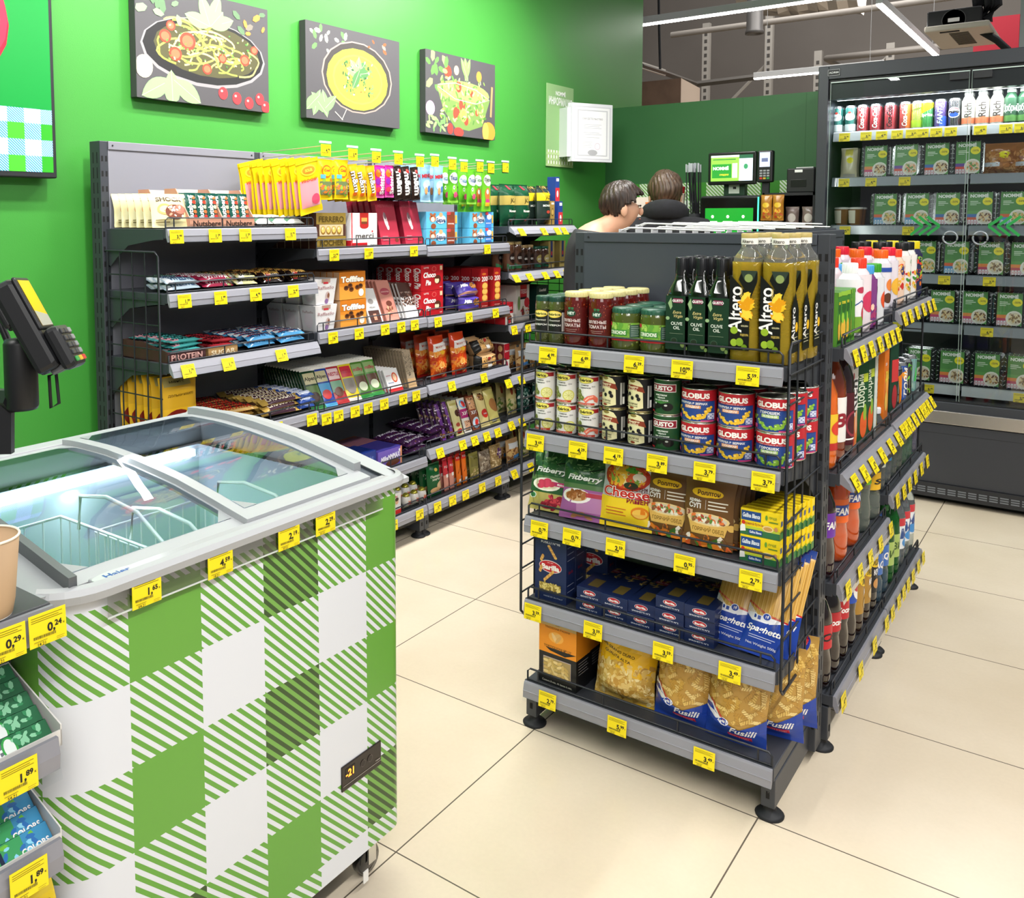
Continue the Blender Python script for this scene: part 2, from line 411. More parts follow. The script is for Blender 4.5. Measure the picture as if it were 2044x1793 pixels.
# ---------------------------------------------------------------- shelves as places to put things
class Shelf:
    """face 'x': front edge runs along y and products face +x; face 'y': front edge runs along x, products face -y"""
    def __init__(s, face, edge, z, name): s.face = face; s.edge = edge; s.z = z; s.name = name; s.rz = PI/2 if face == 'x' else 0.0
    def P(s, a, d=0, h=0): return Vector((s.edge-d, a, s.z+h)) if s.face == 'x' else Vector((a, s.edge+d, s.z+h))
    def A(s, u, d=0, h=0):
        """coordinate along the shelf that shows at photo column u"""
        v = 700.0
        for _ in range(12):
            q = at(u, v, s.face, s.edge-d if s.face == 'x' else s.edge+d); a = q.y if s.face == 'x' else q.x
            p = s.P(a, d, h)-Vector(CAM); dv = p.dot(Vector(_D))/p.dot(Vector(_F)); v = PY+dv*FPX
        return a
_used = {}
def put(kind, sh, a, d=0.0, h=0.0, label='', cat='', group=None, rz=0.0, tilt=0.0, roll=0.0, sc=1.0):
    o = kind
    if o.name in _used: o = copy_tree(kind)
    _used[o.name] = 1
    o.rotation_mode = 'QUATERNION'
    q = Matrix.Rotation(sh.rz+rz, 3, 'Z') @ Matrix.Rotation(-tilt, 3, 'X') @ Matrix.Rotation(roll, 3, 'Y')
    o.rotation_quaternion = q.to_quaternion(); o.location = sh.P(a, d, h); o.scale = (sc, sc, sc)
    return tag(o, label, cat, group)
ORD = ['first', 'second', 'third', 'fourth', 'fifth', 'sixth', 'seventh', 'eighth', 'ninth', 'tenth', 'eleventh', 'twelfth', 'thirteenth', 'fourteenth', 'fifteenth', 'sixteenth', 'seventeenth', 'eighteenth']
def nth(i, n, word='from left'):
    if n == 1: return ''
    if i == 0 and word == 'from left': return 'leftmost'
    if i == n-1 and word == 'from left': return 'rightmost'
    return ORD[i]+' '+word
def rowname(j, n): return '' if n == 1 else ('front row' if j == 0 else ('back row' if j == n-1 and n < 4 else ORD[j]+' row back'))
def fill(kind, sh, u0, u1, n, desc, cat, where, group=None, w=None, rows=1, pitch=.06, stack=1, sh_h=.1, d0=0.0, tilt=0.0, rz=0.0, jit=0.0, h0=0.0):
    """n columns between photo columns u0 and u1 of the shelf's front edge; rows back; stack high"""
    a0, a1 = sh.A(u0, d0), sh.A(u1, d0); st = (a1-a0)/n; rd = random.Random(hash(desc) % 999 if False else len(desc)*7+n)
    for i in range(n):
        for j in range(rows):
            for k in range(stack):
                bits = [desc]
                if n > 1: bits.append(nth(i, n))
                if stack > 1: bits.append(['lower', 'upper', 'third', 'top'][k] if stack == 2 or k in (0, ) else ('top' if k == stack-1 else 'middle'))
                if rows > 1: bits.append(rowname(j, rows))
                lb = ' '.join(b for b in bits if b)+', '+where
                put(kind, sh, a0+st*(i+.5)+rd.uniform(-jit, jit), d0+j*pitch+rd.uniform(0, jit), h0+k*sh_h, lb, cat, group or desc+' on '+where, rz=rz+rd.uniform(-jit, jit)*12, tilt=tilt)
# ---------------------------------------------------------------- node materials of the room
def nodes(name, rough=.5, spec=.5):
    m = bpy.data.materials.new(name); m.use_nodes = True; nt = m.node_tree; b = nt.nodes['Principled BSDF']; b.inputs['Roughness'].default_value = rough; b.inputs['Specular IOR Level'].default_value = spec
    return m, nt, b
def floor_mat():
    m, nt, b = nodes('polished_cream_tile', .2, .45); N = nt.nodes.new; L = nt.links.new
    tc = N('ShaderNodeTexCoord'); sp = N('ShaderNodeSeparateXYZ'); L(tc.outputs['Object'], sp.inputs[0])
    def line(o):
        a = N('ShaderNodeMath'); a.operation = 'DIVIDE'; a.inputs[1].default_value = .6; L(o, a.inputs[0])
        c = N('ShaderNodeMath'); c.operation = 'PINGPONG'; c.inputs[1].default_value = .5; L(a.outputs[0], c.inputs[0])
        d = N('ShaderNodeMath'); d.operation = 'LESS_THAN'; d.inputs[1].default_value = .0029; L(c.outputs[0], d.inputs[0]); return d.outputs[0]
    mx = N('ShaderNodeMath'); mx.operation = 'MAXIMUM'; L(line(sp.outputs[0]), mx.inputs[0]); L(line(sp.outputs[1]), mx.inputs[1])
    no = N('ShaderNodeTexNoise'); no.inputs['Scale'].default_value = 2.2; no.inputs['Detail'].default_value = 8; L(tc.outputs['Object'], no.inputs['Vector'])
    cr = N('ShaderNodeValToRGB'); cr.color_ramp.elements[0].position = .3; cr.color_ramp.elements[0].color = lin('#d9c9b0'); cr.color_ramp.elements[1].position = .75; cr.color_ramp.elements[1].color = lin('#e6d8c2'); L(no.outputs[0], cr.inputs[0])
    n2 = N('ShaderNodeTexNoise'); n2.inputs['Scale'].default_value = 90; n2.inputs['Detail'].default_value = 4; L(tc.outputs['Object'], n2.inputs['Vector'])
    c2 = N('ShaderNodeMix'); c2.data_type = 'RGBA'; c2.blend_type = 'MULTIPLY'; c2.inputs[0].default_value = .07; L(cr.outputs[0], c2.inputs[6]); L(n2.outputs[0], c2.inputs[7])
    g = N('ShaderNodeMix'); g.data_type = 'RGBA'; L(mx.outputs[0], g.inputs[0]); L(c2.outputs[2], g.inputs[6]); g.inputs[7].default_value = lin('#5f564b'); L(g.outputs[2], b.inputs['Base Color'])
    r = N('ShaderNodeMapRange'); r.inputs[3].default_value = .17; r.inputs[4].default_value = .3; L(no.outputs[0], r.inputs[0]); L(r.outputs[0], b.inputs['Roughness'])
    return m
def noisy(name, c0, c1, scale=3, rough=.6, bump=0.0, bs=300):
    m, nt, b = nodes(name, rough); N = nt.nodes.new; L = nt.links.new
    tc = N('ShaderNodeTexCoord'); no = N('ShaderNodeTexNoise'); no.inputs['Scale'].default_value = scale; no.inputs['Detail'].default_value = 5; L(tc.outputs['Object'], no.inputs['Vector'])
    cr = N('ShaderNodeValToRGB'); cr.color_ramp.elements[0].position = .35; cr.color_ramp.elements[0].color = lin(c0); cr.color_ramp.elements[1].position = .65; cr.color_ramp.elements[1].color = lin(c1); L(no.outputs[0], cr.inputs[0]); L(cr.outputs[0], b.inputs['Base Color'])
    if bump:
        n2 = N('ShaderNodeTexNoise'); n2.inputs['Scale'].default_value = bs; L(tc.outputs['Object'], n2.inputs['Vector']); bp = N('ShaderNodeBump'); bp.inputs['Strength'].default_value = bump; bp.inputs['Distance'].default_value = .002; L(n2.outputs[0], bp.inputs['Height']); L(bp.outputs[0], b.inputs['Normal'])
    return m
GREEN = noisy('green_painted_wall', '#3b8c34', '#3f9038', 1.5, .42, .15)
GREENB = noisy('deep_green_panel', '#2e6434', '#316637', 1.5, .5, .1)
def struct(name, mb):
    o = mb.build(name); o['kind'] = 'structure'; return o
f = MB(); f.box(-7, -5, -.05, 9, 15, 0, floor_mat()); struct('floor', f)
XW = -1.56; YB = 4.19
f = MB(); f.box(XW-.12, -5, 0, XW, 4.77, 4.6, GREEN); struct('wall_left', f)
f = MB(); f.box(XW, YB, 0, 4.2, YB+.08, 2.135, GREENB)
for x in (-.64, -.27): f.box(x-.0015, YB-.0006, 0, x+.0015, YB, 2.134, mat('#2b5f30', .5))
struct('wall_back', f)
f = MB(); f.box(-7, 14, 0, 9, 14.1, 8.5, noisy('dull_warehouse_wall', '#77706a', '#7f7872', .6, .8)); struct('wall_warehouse', f)
f = MB(); f.box(-7.1, -5, 0, -7, 15, 8.5, mat('#8a8580', .8)); struct('wall_far_left', f)
# ribbon of striped gingham film low on the back wall
def gingham(S, nx, ny, x0, y0, x1, y1, stripes=5, white='#e9efe6', green='#7fb05c', dark='#3f8a2e', phase=0):
    out = [('r', x0, y0, x1, y1, white)]; cw, ch = (x1-x0)/nx, (y1-y0)/ny
    for i in range(nx):
        for j in range(ny):
            a, b = x0+i*cw, y0+j*ch; k = (i+phase) % 2, j % 2
            if k == (0, 0): out.append(('r', a, b, a+cw, b+ch, dark if (i+j) % 4 else green))
            elif k != (1, 1):
                for q in range(stripes):
                    t0, t1 = (q+.0)/stripes, (q+.5)/stripes
                    out.append(('p', [(a, b+ch*t0), (a, b+ch*t1), (a+cw*t1, b), (a+cw*t0, b)], green))
                    out.append(('p', [(a+cw*t0, b+ch), (a+cw*t1, b+ch), (a+cw, b+ch*t1), (a+cw, b+ch*t0)], green))
    return out
mb = MB(); S = flat(1.35, .34, YB-.004, 1.28, -1.42); mb.box(-1.42, YB-.004, 1.28, -.07, YB-.001, 1.62, WHITE)
art(mb, S, gingham(S, 12, 3, 0, 0, 1, 1)); tag(mb.build('check_film'), 'green and white striped check film along the back wall behind the coffee machines', 'wall film')

# ---------------------------------------------------------------- television on the left wall
tv = empty('television', (-1.5, .128, 1.53), PI/2, 'large wall screen showing a tomato slice over a green checked cloth', 'screen')
mb = MB(); W, H = 1.24, .72; mb.box(-W, 0, 0, 0, .045, H, DARK, .004); mb.build('casing', tv)
def emis(c, s=1.0): return mat(c, .3, emit=s)
mb = MB(); S = flat(W-.026, H-.03, -.0006, .018, -W+.013); Sw, Sh = S.w, S.h; E = lambda c: emis(c, .75)
sp = [('r', 0, 0, 1, 1, E('#0f7a30')), ('r', 0, 0, 1, .285, E('#a8c0ff'))]
cw = .0545/Sw; ch = .0505/Sh
for i in range(23):
    for j in range(4):
        a = 1-(i+1)*cw+.3*cw; b = .285-(j+1)*ch+.1*ch; b1 = min(b+ch, .285); b = max(b, 0)
        if i % 2 == 0 and j % 2 == 0 or i % 2 == 1 and j % 2 == 1: k = 'st'
        elif j % 2 == 0: k = 'wh'
        else: k = 'gr'
        if i % 2 == 1: k = {'st': 'st', 'wh': 'wh', 'gr': 'wh'}[k]
        if k == 'gr': sp.append(('r', a, b, min(a+cw, 1), b1, E('#2b8a22' if i % 4 == 0 else '#3fa52a')))
        elif k == 'st':
            for q in range(6):
                t0, t1 = q/6, (q+.5)/6; f_ = b1-b; A1 = min(a+cw, 1)-a
                sp.append(('p', [(a+A1*t0, b), (a+A1*t1, b), (a, b+f_*t1), (a, b+f_*t0)], E('#17808a')))
                sp.append(('p', [(a+A1, b+f_*t0), (a+A1, b+f_*t1), (a+A1*t1, b1), (a+A1*t0, b1)], E('#17808a')))
tx, ty, tr = 1-.30/Sw, .66, .165
sp += [('e', tx, ty-.02, tr*1.02/Sw, tr*1.05/Sh, E('#c3142c')), ('e', tx, ty, tr/Sw, tr/Sh, E('#ea2740')), ('e', tx, ty, tr*.86/Sw, tr*.86/Sh, E('#f04a58')), ('e', tx, ty, tr*.3/Sw, tr*.3/Sh, E('#e9b4c4'))]
for q in range(5):
    t = q*2*PI/5+.3; cx, cy = tx+.58*tr*math.cos(t)/Sw, ty+.58*tr*math.sin(t)/Sh
    sp.append(('e', cx, cy, tr*.24/Sw, tr*.17/Sh, E('#e23a10'), t+PI/2)); sp.append(('s', [(tx+.78*tr*math.cos(t+a)/Sw, ty+.78*tr*math.sin(t+a)/Sh) for a in (-.4, -.2, 0, .2, .4)], .007, E('#c9d4ff')))
    for a in (-.2, 0, .2): sp.append(('e', tx+.55*tr*math.cos(t+a)/Sw, ty+.55*tr*math.sin(t+a)/Sh, .014/Sw, .007/Sh, E('#f7b030'), t))
art(mb, S, sp); mb.build('display', tv)

# ---------------------------------------------------------------- canvas prints
def canvas(y0, y1, label, paint):
    w = y1-y0; t = empty('canvas_print', (-1.522, (y0+y1)/2, 1.825), PI/2, label, 'picture'); h = .408
    mb = MB(); mb.box(-w/2, 0, 0, w/2, .036, h, mat('#3b3a3c', .6), .002); S = flat(w, h); S.w, S.h = w, h
    art(mb, S, [('r', 0, 0, 1, 1, mat('#4b494c', .55))]+paint(S, random.Random(int(y0*100))), .0003, .00006)
    o = mb.build('printed_canvas', t)
M6 = lambda c: mat(c, .6)
def leaf(cx, cy, L, W, t, c, S):
    pts = []
    for k in range(9): 
        s = k/8; x = (s-.5)*L; y = W/2*math.sin(PI*s)**.8; pts.append((x, y))
    pts += [(x, -y) for x, y in pts[-2:0:-1]]
    r = [(cx+(x*math.cos(t)-y*math.sin(t))/S.w, cy+(x*math.sin(t)+y*math.cos(t))/S.h) for x, y in pts]
    return [('p', r, c), ('s', [r[0], r[8]], .0015, M6('#cfe6b0'))]
def swirl(rd, cx, cy, rx, ry, S, c, wd=.006):
    a = rd.uniform(0, 6.28); n = 10; k = rd.uniform(.35, 1.1); L = rd.uniform(1.2, 2.8)
    return ('s', [(cx+rx*k*math.cos(a+L*i/n)*(1+.1*math.sin(i)), cy+ry*k*math.sin(a+L*i/n)) for i in range(n+1)], wd, c)
def clipx(sp): return sp
def pasta(S, rd):
    o = [('e', .5, .47, .47, .31, M6('#8d8a8c')), ('e', .5, .48, .455, .29, M6('#1d1c1d')), ('e', .52, .5, .4, .24, M6('#4c4a2c'))]
    for i in range(46): o.append(swirl(rd, rd.uniform(.28, .78), rd.uniform(.36, .62), .16, .13, S, M6(rd.choice(['#d8cf6a', '#c9c454', '#b9bd4a', '#e6dc86', '#94a04a'])), .007))
    for x, y, r in ((.36, .55, .036), (.2, .56, .026), (.27, .42, .028), (.5, .33, .022), (.8, .47, .024), (.88, .58, .018), (.62, .45, .02), (.24, .66, .02)): o += [('e', x, y, r/S.w, r*.9/S.h, M6('#d9402c')), ('e', x, y, r*.7/S.w, r*.6/S.h, M6('#e86a48'))]
    o += [('n', 60, .2, .34, .85, .68, .012, [M6('#4d8a3c'), M6('#7fae52'), M6('#f0e7a0')], 4)]
    for t, L in ((.35, .12), (1.2, .13), (1.95, .12), (2.9, .12), (.8, .09)): o += leaf(.53+L*.5*math.cos(t)/S.w, .72+L*.5*math.sin(t)/S.h, L, .055, t, M6('#8fc07a'), S)
    for x, t in ((.13, .5), (.24, 1.6), (.35, 2.6)): o += leaf(x, .1, .14, .07, t, M6('#8ab878'), S)
    for x, y in ((.62, .13), (.73, .1), (.83, .07), (.92, .12), (.97, .05)): o += [('e', x, y, .03/S.w*.75, .024/S.h, M6('#d8343a')), ('e', x-.01, y+.02, .006/S.w, .005/S.h, M6('#f3b0a8'))]
    o += [('e', .05, .27, .06, .1, M6('#b8b09c')), ('e', .05, .27, .045, .075, M6('#e2d79a')), ('n', 12, .02, .7, .3, .97, .05, [M6('#6f8a68'), M6('#5c7a58'), M6('#86a07c')], 8), ('n', 8, .72, .68, .98, .97, .04, [M6('#7c7468'), M6('#5c7a58'), M6('#c9853c')], 9)]
    return [q for q in o]
def soup(S, rd):
    o = [('n', 14, .04, .72, .5, .95, .035, [M6('#8fc060'), M6('#5f8a50'), M6('#d9d8c0')], 3), ('n', 8, .6, .72, .95, .95, .03, [M6('#a0542c'), M6('#c98a3c'), M6('#8a8078')], 5), ('e', .53, .5, .38, .39, M6('#9c8a80')), ('e', .53, .5, .365, .375, M6('#3c3836')), ('e', .53, .48, .33, .335, M6('#b7c43a')), ('e', .53, .48, .27, .27, M6('#c6d048')), ('e', .53, .48, .25, .25, M6('#b4c23c'))]
    o += [('n', 80, .36, .3, .7, .68, .018, [M6('#3d6f3c'), M6('#6ea05a'), M6('#e6ecb0'), M6('#2c5230')], 7), ('n', 10, .36, .3, .7, .66, .01, [M6('#d2402c')], 8)]
    for t in (.9, 1.5, 2.3, .2, 2.9, 4.2): o += leaf(.53+.05*math.cos(t), .54+.07*math.sin(t), .1, .045, t, M6(rd.choice(['#4c7c48', '#7fae6c'])), S)
    for x, t in ((.1, 1.2), (.18, 1.8), (.22, .7), (.12, 2.4), (.05, .6)): o += leaf(x, .17, .12, .05, t, M6('#7da36c'), S)
    o += [('s', [(.28, .1), (.36, .02)], .004, M6('#c9c4b4')), ('s', [(.4, .14), (.35, .02)], .004, M6('#c9c4b4'))]
    return o
def salad(S, rd):
    o = [('n', 12, .02, .55, .35, .95, .06, [M6('#7fae52'), M6('#a4c46c'), M6('#5c8a44')], 3), ('e', .3, .78, .05, .08, M6('#d8402c')), ('e', .42, .82, .035, .06, M6('#d9b088')), ('e', .75, .8, .04, .07, M6('#e08a3c')), ('p', [(.14, .6), (.92, .52), (.8, .16), (.6, .08), (.4, .1), (.24, .3)], M6('#6d8a48')), ('e', .53, .56, .38, .14, M6('#8fae5c'))]
    o += [('n', 150, .2, .18, .84, .72, .032, [M6('#8fc04c'), M6('#b9d46a'), M6('#5c9a3c'), M6('#d9e08a'), M6('#4c7c34')], 5, 2.6)]
    for x, y, r in ((.45, .62, .026), (.5, .4, .028), (.42, .28, .03), (.72, .33, .016), (.64, .56, .016), (.56, .2, .02)): o.append(('e', x, y, r/S.w, r*1.15/S.h, M6('#dc4430')))
    o += [('e', .52, .27, .03/S.w, .035/S.h, M6('#d6dc5c')), ('e', .52, .27, .02/S.w, .025/S.h, M6('#b6cc4c'))]
    for t in (1.2, 1.7, 2.1): o += leaf(.56+.05*math.cos(t), .78+.08*math.sin(t), .13, .04, t, M6('#7db85c'), S)
    o += [('s', [(.16, .6), (.4, .66), (.7, .62), (.91, .52), (.7, .44), (.4, .46), (.16, .58)], .003, M6('#e0e4da')), ('e', .06, .3, .06, .09, M6('#c49ac4')), ('n', 20, .02, .02, .3, .2, .05, [M6('#6fa05a'), M6('#8fb070')], 6, 3), ('e', .33, .08, .04, .07, M6('#dc3c34')), ('e', .45, .05, .07, .06, M6('#dc3c34')), ('e', .9, .1, .1, .13, M6('#ec8a34')), ('e', .85, .1, .05, .12, M6('#f0a04c')), ('s', [(.93, .3), (.95, .7)], .018, M6('#b08a5c'))]
    return o
canvas(.45, 1.07, 'leftmost canvas print, a plate of green pasta with tomatoes and basil', pasta)
canvas(1.283, 1.91, 'middle canvas print, a dark bowl of green cream soup', soup)
canvas(2.115, 2.745, 'rightmost canvas print, a glass bowl of mixed salad', salad)

# ---------------------------------------------------------------- information board and certificate holder
inf = empty('information_board', (-1.553, 3.37, 1.715), PI/2, 'pale green information board on the green wall behind the certificate', 'sign')
mb = MB(); w_, h_ = .34, .5; mb.box(0, 0, 0, w_, .005, h_, mat('#8fb87a', .4)); S = flat(w_, h_, 0, 0, 0)
art(mb, S, [('r', 0, 0, 1, .2, '#f0f4ea')]+[('r', .1*i, 0, .1*i+.05, .2, '#9cbc6c') for i in range(10)]+[('r', 0, .07*j, 1, .07*j+.03, '#b4cc90') for j in range(3)]+[('t', 'NOMMÉ', .5, .9, .05, '#f4f7f0', {'b': .05}), ('t', 'ИНФОРМАЦИЯ', .5, .8, .09, '#f4f7f0', {'w': .86, 'b': .04})]); mb.build('board', inf)
ce = empty('certificate_holder', (-1.46, 3.52, 1.745), PI/2-.42, 'white framed certificate in a swing holder standing out from the wall', 'certificate holder')
mb = MB(); w_, h_ = .32, .36
for k in range(4): mb.box(0, .012*k, 0, w_, .012*k+.008, h_, mat('#e8e8ec', .35), .003)
S = flat(w_, h_, 0, 0, 0); art(mb, S, [('r', .05, .04, .95, .95, '#d5d5da'), ('r', .08, .06, .92, .93, '#f7f7f7'), ('r', .13, .1, .87, .89, '#cfcfd2'), ('r', .16, .12, .84, .87, '#f9f9f9'), ('t', 'СВИДЕТЕЛЬСТВО', .5, .74, .03, '#a8a4a4', {'w': .5})]+lines(.28, .72, [.64, .61, .58, .5, .47, .42], '#c4c4c6', .003)+lines(.25, .5, [.34, .31, .28, .25], '#cfcfcf', .003)+[('e', .62, .27, .07, .06, '#e3d4dc'), ('e', .62, .27, .06, .05, '#f8f6f8'), ('e', .5, .16, .12, .05, '#b9b9bc')]); mb.build('leaf_panel', ce)
mb = MB(); mb.box(-.03, .01, .03, .005, .09, .33, mat('#dcdce0', .4)); mb.build('hinge', ce)

# ---------------------------------------------------------------- pendant lamps
def lamp(name, x0, y0, x1, y1, z, label, w=.05, s=14, wires=()):
    o = empty(name, ((x0+x1)/2, (y0+y1)/2, z), 0, label, 'ceiling lamp', 'linear pendant lamps')
    a = abs(x1-x0)/2+w/2; b = abs(y1-y0)/2+w/2
    h = MB(); h.box(-a, -b, .004, a, b, .06, mat('#d4d4d4', .4), .003); h.build('housing', o)
    d = MB(); d.box(-a+.004, -b+.004, -.008, a-.004, b-.004, .004, mat('#fffdf6', .4, emit=s)); d.build('diffuser', o)
    c = MB()
    for t in (-.8, .8): c.tube([(a*t if a > b else 0, b*t if b > a else 0, .06), (a*t if a > b else 0, b*t if b > a else 0, 3)], .002, mat('#b0b0b0', .5), 4)
    c.build('suspension_wire', o)
names = ['long linear pendant lamp running above the chest freezer', 'long linear pendant lamp over the right hand aisle']
for (x, y0, y1, pw), nm in zip(LAMPS, names): lamp('linear_lamp', x, y0, x, y1, CEIL, nm, .09, 5)
lamp('linear_lamp', -2.4, 5.55, -.35, 5.55, 2.965, 'glowing linear lamp at the top of the view beside the green wall', s=22)
lamp('linear_lamp', -1.75, 8.0, -.6, 8.0, 2.81, 'short glowing linear lamp seen just above the green partition', s=22)
lamp('linear_lamp', -.27, 6.15, -.27, 8.9, 3.0, 'glowing linear lamp running away above the glass door fridge', s=22)
area('back_room_glow', (-.5, 8.5, 5.5), (-.5, 12, 1), 4, 4, 260)  # unseen fill light added to brighten the warehouse, no fitting behind it

# ---------------------------------------------------------------- open warehouse ceiling beyond the partition
STL = mat('#a8a29a', .5); PIPE = mat('#8a837c', .5)
def rack_frame(x, y, h, w, label):
    t = empty('rack_frame', (x, y, 0), 0, label, 'rack frame', 'storage rack frames beyond the partition')
    for s_ in (-w/2, w/2):
        m = MB(); m.box(s_-.05, -.04, 0, s_+.05, .04, h, STL)
        for k in range(int(h/.1)): m.box(s_-.02, -.043, k*.1, s_+.02, -.0401, k*.1+.05, mat('#4c4844', .6))
        m.build('upright', t)
    for k in range(int(h/.9)): 
        m = MB(); z = k*.9; a, b = (-w/2, w/2) if k % 2 else (w/2, -w/2); m.tube([(a, 0, z), (b, 0, min(z+.85, h))], .022, STL, 4, False); m.tube([(-w/2, 0, z), (w/2, 0, z)], .02, STL, 4, False); m.build('brace', t)
p = at(1410, 120, 'y', 11.5); q = at(1535, 120, 'y', 11.5)
rack_frame((p.x+q.x)/2, 11.5, at(1538, 15, 'y', 11.5).z-.1, q.x-p.x, 'tall pale storage rack frame beyond the green partition')
p = at(1634, 120, 'y', 11.9); rack_frame(p.x+.45, 11.9, at(1634, 102, 'y', 11.9).z, .9, 'shorter storage rack frame standing nearer the fridge')
t = MB(); a = at(1340, 70, 'y', 9); b = at(1700, 22, 'y', 9); t.tube([a, b, at(2000, -20, 'y', 9)], .035, PIPE, 8)
tag(t.build('sprinkler_pipe'), 'thin grey pipe running across under the warehouse roof', 'pipe')
t = MB(); a = at(1650, 117, 'y', 10.5); b = at(2000, 80, 'y', 10.5); t.tube([(a.x, 14, a.z), a, b, (b.x, 14, b.z)], .04, PIPE, 8); tag(t.build('sprinkler_pipe'), 'lower grey pipe just above the top of the fridge', 'pipe')
t = MB(); a = at(1506, -40, 'y', 8.2); b = at(1506, 68, 'y', 8.2); r = .082
t.lathe([(r, a.z), (r, b.z+.05), (r*1.12, b.z+.03), (r*1.12, b.z), (r*.9, b.z), (r*.9, b.z+.02), (.001, b.z+.02)], mat('#6d6a68', .4, .4), 20, (b.x, b.y, 0)); tag(t.build('air_duct'), 'grey round ventilation duct hanging with its mouth down', 'duct')
t = MB(); rd = random.Random(4); pts = [at(u, v, 'y', 9.6) for u, v in ((1480, -6), (1560, 2), (1640, -2), (1720, -6))]
for i, q in enumerate(pts[:-1]):
    q2 = pts[i+1]; rings = []
    for k in range(5):
        c = q.lerp(q2, k/4); rr = .24*(1+.06*math.sin(k*3+i)); rings.append([(c.x, c.y+rr*math.cos(g*PI/6), c.z+.05+rr*math.sin(g*PI/6)*rd.uniform(.9, 1.05)) for g in range(12)])
    t.loft(rings, mat('#b4aca4', .3, .8), smooth=False)
tag(t.build('foil_duct'), 'crinkled silver foil duct along the top edge of the view', 'duct')
ca = MB(); a = at(1281, 131, 'y', 7.0); b = at(1325, 145, 'y', 7.6); c = at(1390, 168, 'y', 9); d = at(1640, 138, 'y', 9.3)
ca.tube([a, b, c], .03, mat('#5b5651', .5, .3), 4, False)
for k in range(14): q = Vector(a).lerp(b, k/13); ca.box(q.x-.008, q.y-.03, q.z-.03, q.x+.008, q.y+.03, q.z+.035, mat('#d8d4cc', .4, .6))
ca.tube([c, d], .035, mat('#4b4641', .6), 4, False); tag(ca.build('cable_tray'), 'dark cable tray bending round above the wooden box and partition', 'cable tray')
cl = MB(); cl.tube([at(1315, -10, 'y', 6.5), at(1316, 60, 'y', 6.5), at(1318, 138, 'y', 6.5)], .012, DARK, 5); tag(cl.build('cable'), 'black cable hanging down in front of the warehouse wall', 'cable')
wb = MB(); a = at(1278, 168, 'y', 7.2); b = at(1358, 220, 'y', 7.2); WOOD = noisy('brown_plywood', '#7c6150', '#8a6d5a', 6, .6)
c2 = at(1397, 170, 'y', 8.0); wb.add([(a.x-.3, a.y, 0), (b.x, b.y, 0), (b.x, b.y, a.z+.02), (a.x-.3, a.y, a.z+.02), (c2.x, 8.0, 0), (c2.x, 8.0, a.z+.02), (a.x-.3, 8, 0), (a.x-.3, 8, a.z+.02)], [(0, 1, 2, 3), (1, 4, 5, 2), (3, 2, 5, 7), (0, 3, 7, 6), (6, 7, 5, 4)], WOOD)
art(wb, Surf([[(b.x, b.y, b.z-.6), (c2.x, 8, b.z-.6)], [(b.x, b.y, a.z+.02), (c2.x, 8, a.z+.02)]], .7, .8), [('r', 0, 0, 1, 1, mat('#b8a594', .6))], .002)
tag(wb.build('plywood_box'), 'brown plywood box standing above the green partition', 'box')
# air-conditioning cassette
Y = 6.9; a = at(1850, 42, 'y', Y); b = at(1958, 66, 'y', Y)
ac = empty('air_conditioner', (0, 0, 0), 0, 'black ceiling air conditioner with a white louvred cassette', 'air conditioner')
m = MB(); z0 = at(1850, 68, 'y', Y).z; z1 = at(1850, 24, 'y', Y).z; m.box(a.x, Y, z0, b.x, Y+.5, z1, mat('#17171a', .5), .01); cx = (a.x+b.x)/2
m.lathe([(.085, Y-.004), (.085, Y), (.08, Y-.004)], mat('#4a4a4c', .5), 20, (cx, 0, (z0+z1)/2), axis='y'); m.box(cx-.04, Y-.008, (z0+z1)/2-.015, cx+.04, Y-.003, (z0+z1)/2+.015, mat('#d0d0d0', .4)); m.build('casing', ac)
m = MB(); a2 = at(1846, 78, 'y', Y-.3); b2 = at(1975, 80, 'y', Y-.3); m.box(a2.x, Y-.35, z0-.05, b2.x, Y+.55, z0-.005, mat('#cfc6ba', .5), .01)
for k in range(12): m.box(a2.x+.15, Y-.2+k*.05, z0-.056, b2.x-.15, Y-.19+k*.05, z0-.05, mat('#6b655e', .5))
m.box(a2.x+.1, Y-.3, z0-.056, b2.x-.2, Y-.27, z0-.05, DARK); m.build('cassette_panel', ac)
m = MB(); 
for u in (1950, 1972, 1984): m.tube([at(u, -30, 'y', Y+.1), at(u+4, 10, 'y', Y+.1), at(u-14, 40, 'y', Y+.1)], .045, DARK, 8)
m.tube([at(1955, 60, 'y', Y), at(1990, 80, 'y', Y), at(2012, 100, 'y', Y)], .03, DARK, 6); m.build('hose', ac)
m = MB(); a = at(1942, 106, 'y', 9); b = at(2036, 28, 'y', 9); m.box(a.x, 9, 0, b.x, 9.05, b.z, mat('#a3182c', .6)); tag(m.build('red_board'), 'plain red panel high up behind the air conditioner', 'panel')
m = MB(); a = at(2034, 90, 'y', 6.0); m.box(a.x, 6, 0, a.x+.3, 6.3, 5, mat('#b9bcc0', .6)); tag(m.build('white_column'), 'white column at the right edge above the fridge', 'column')
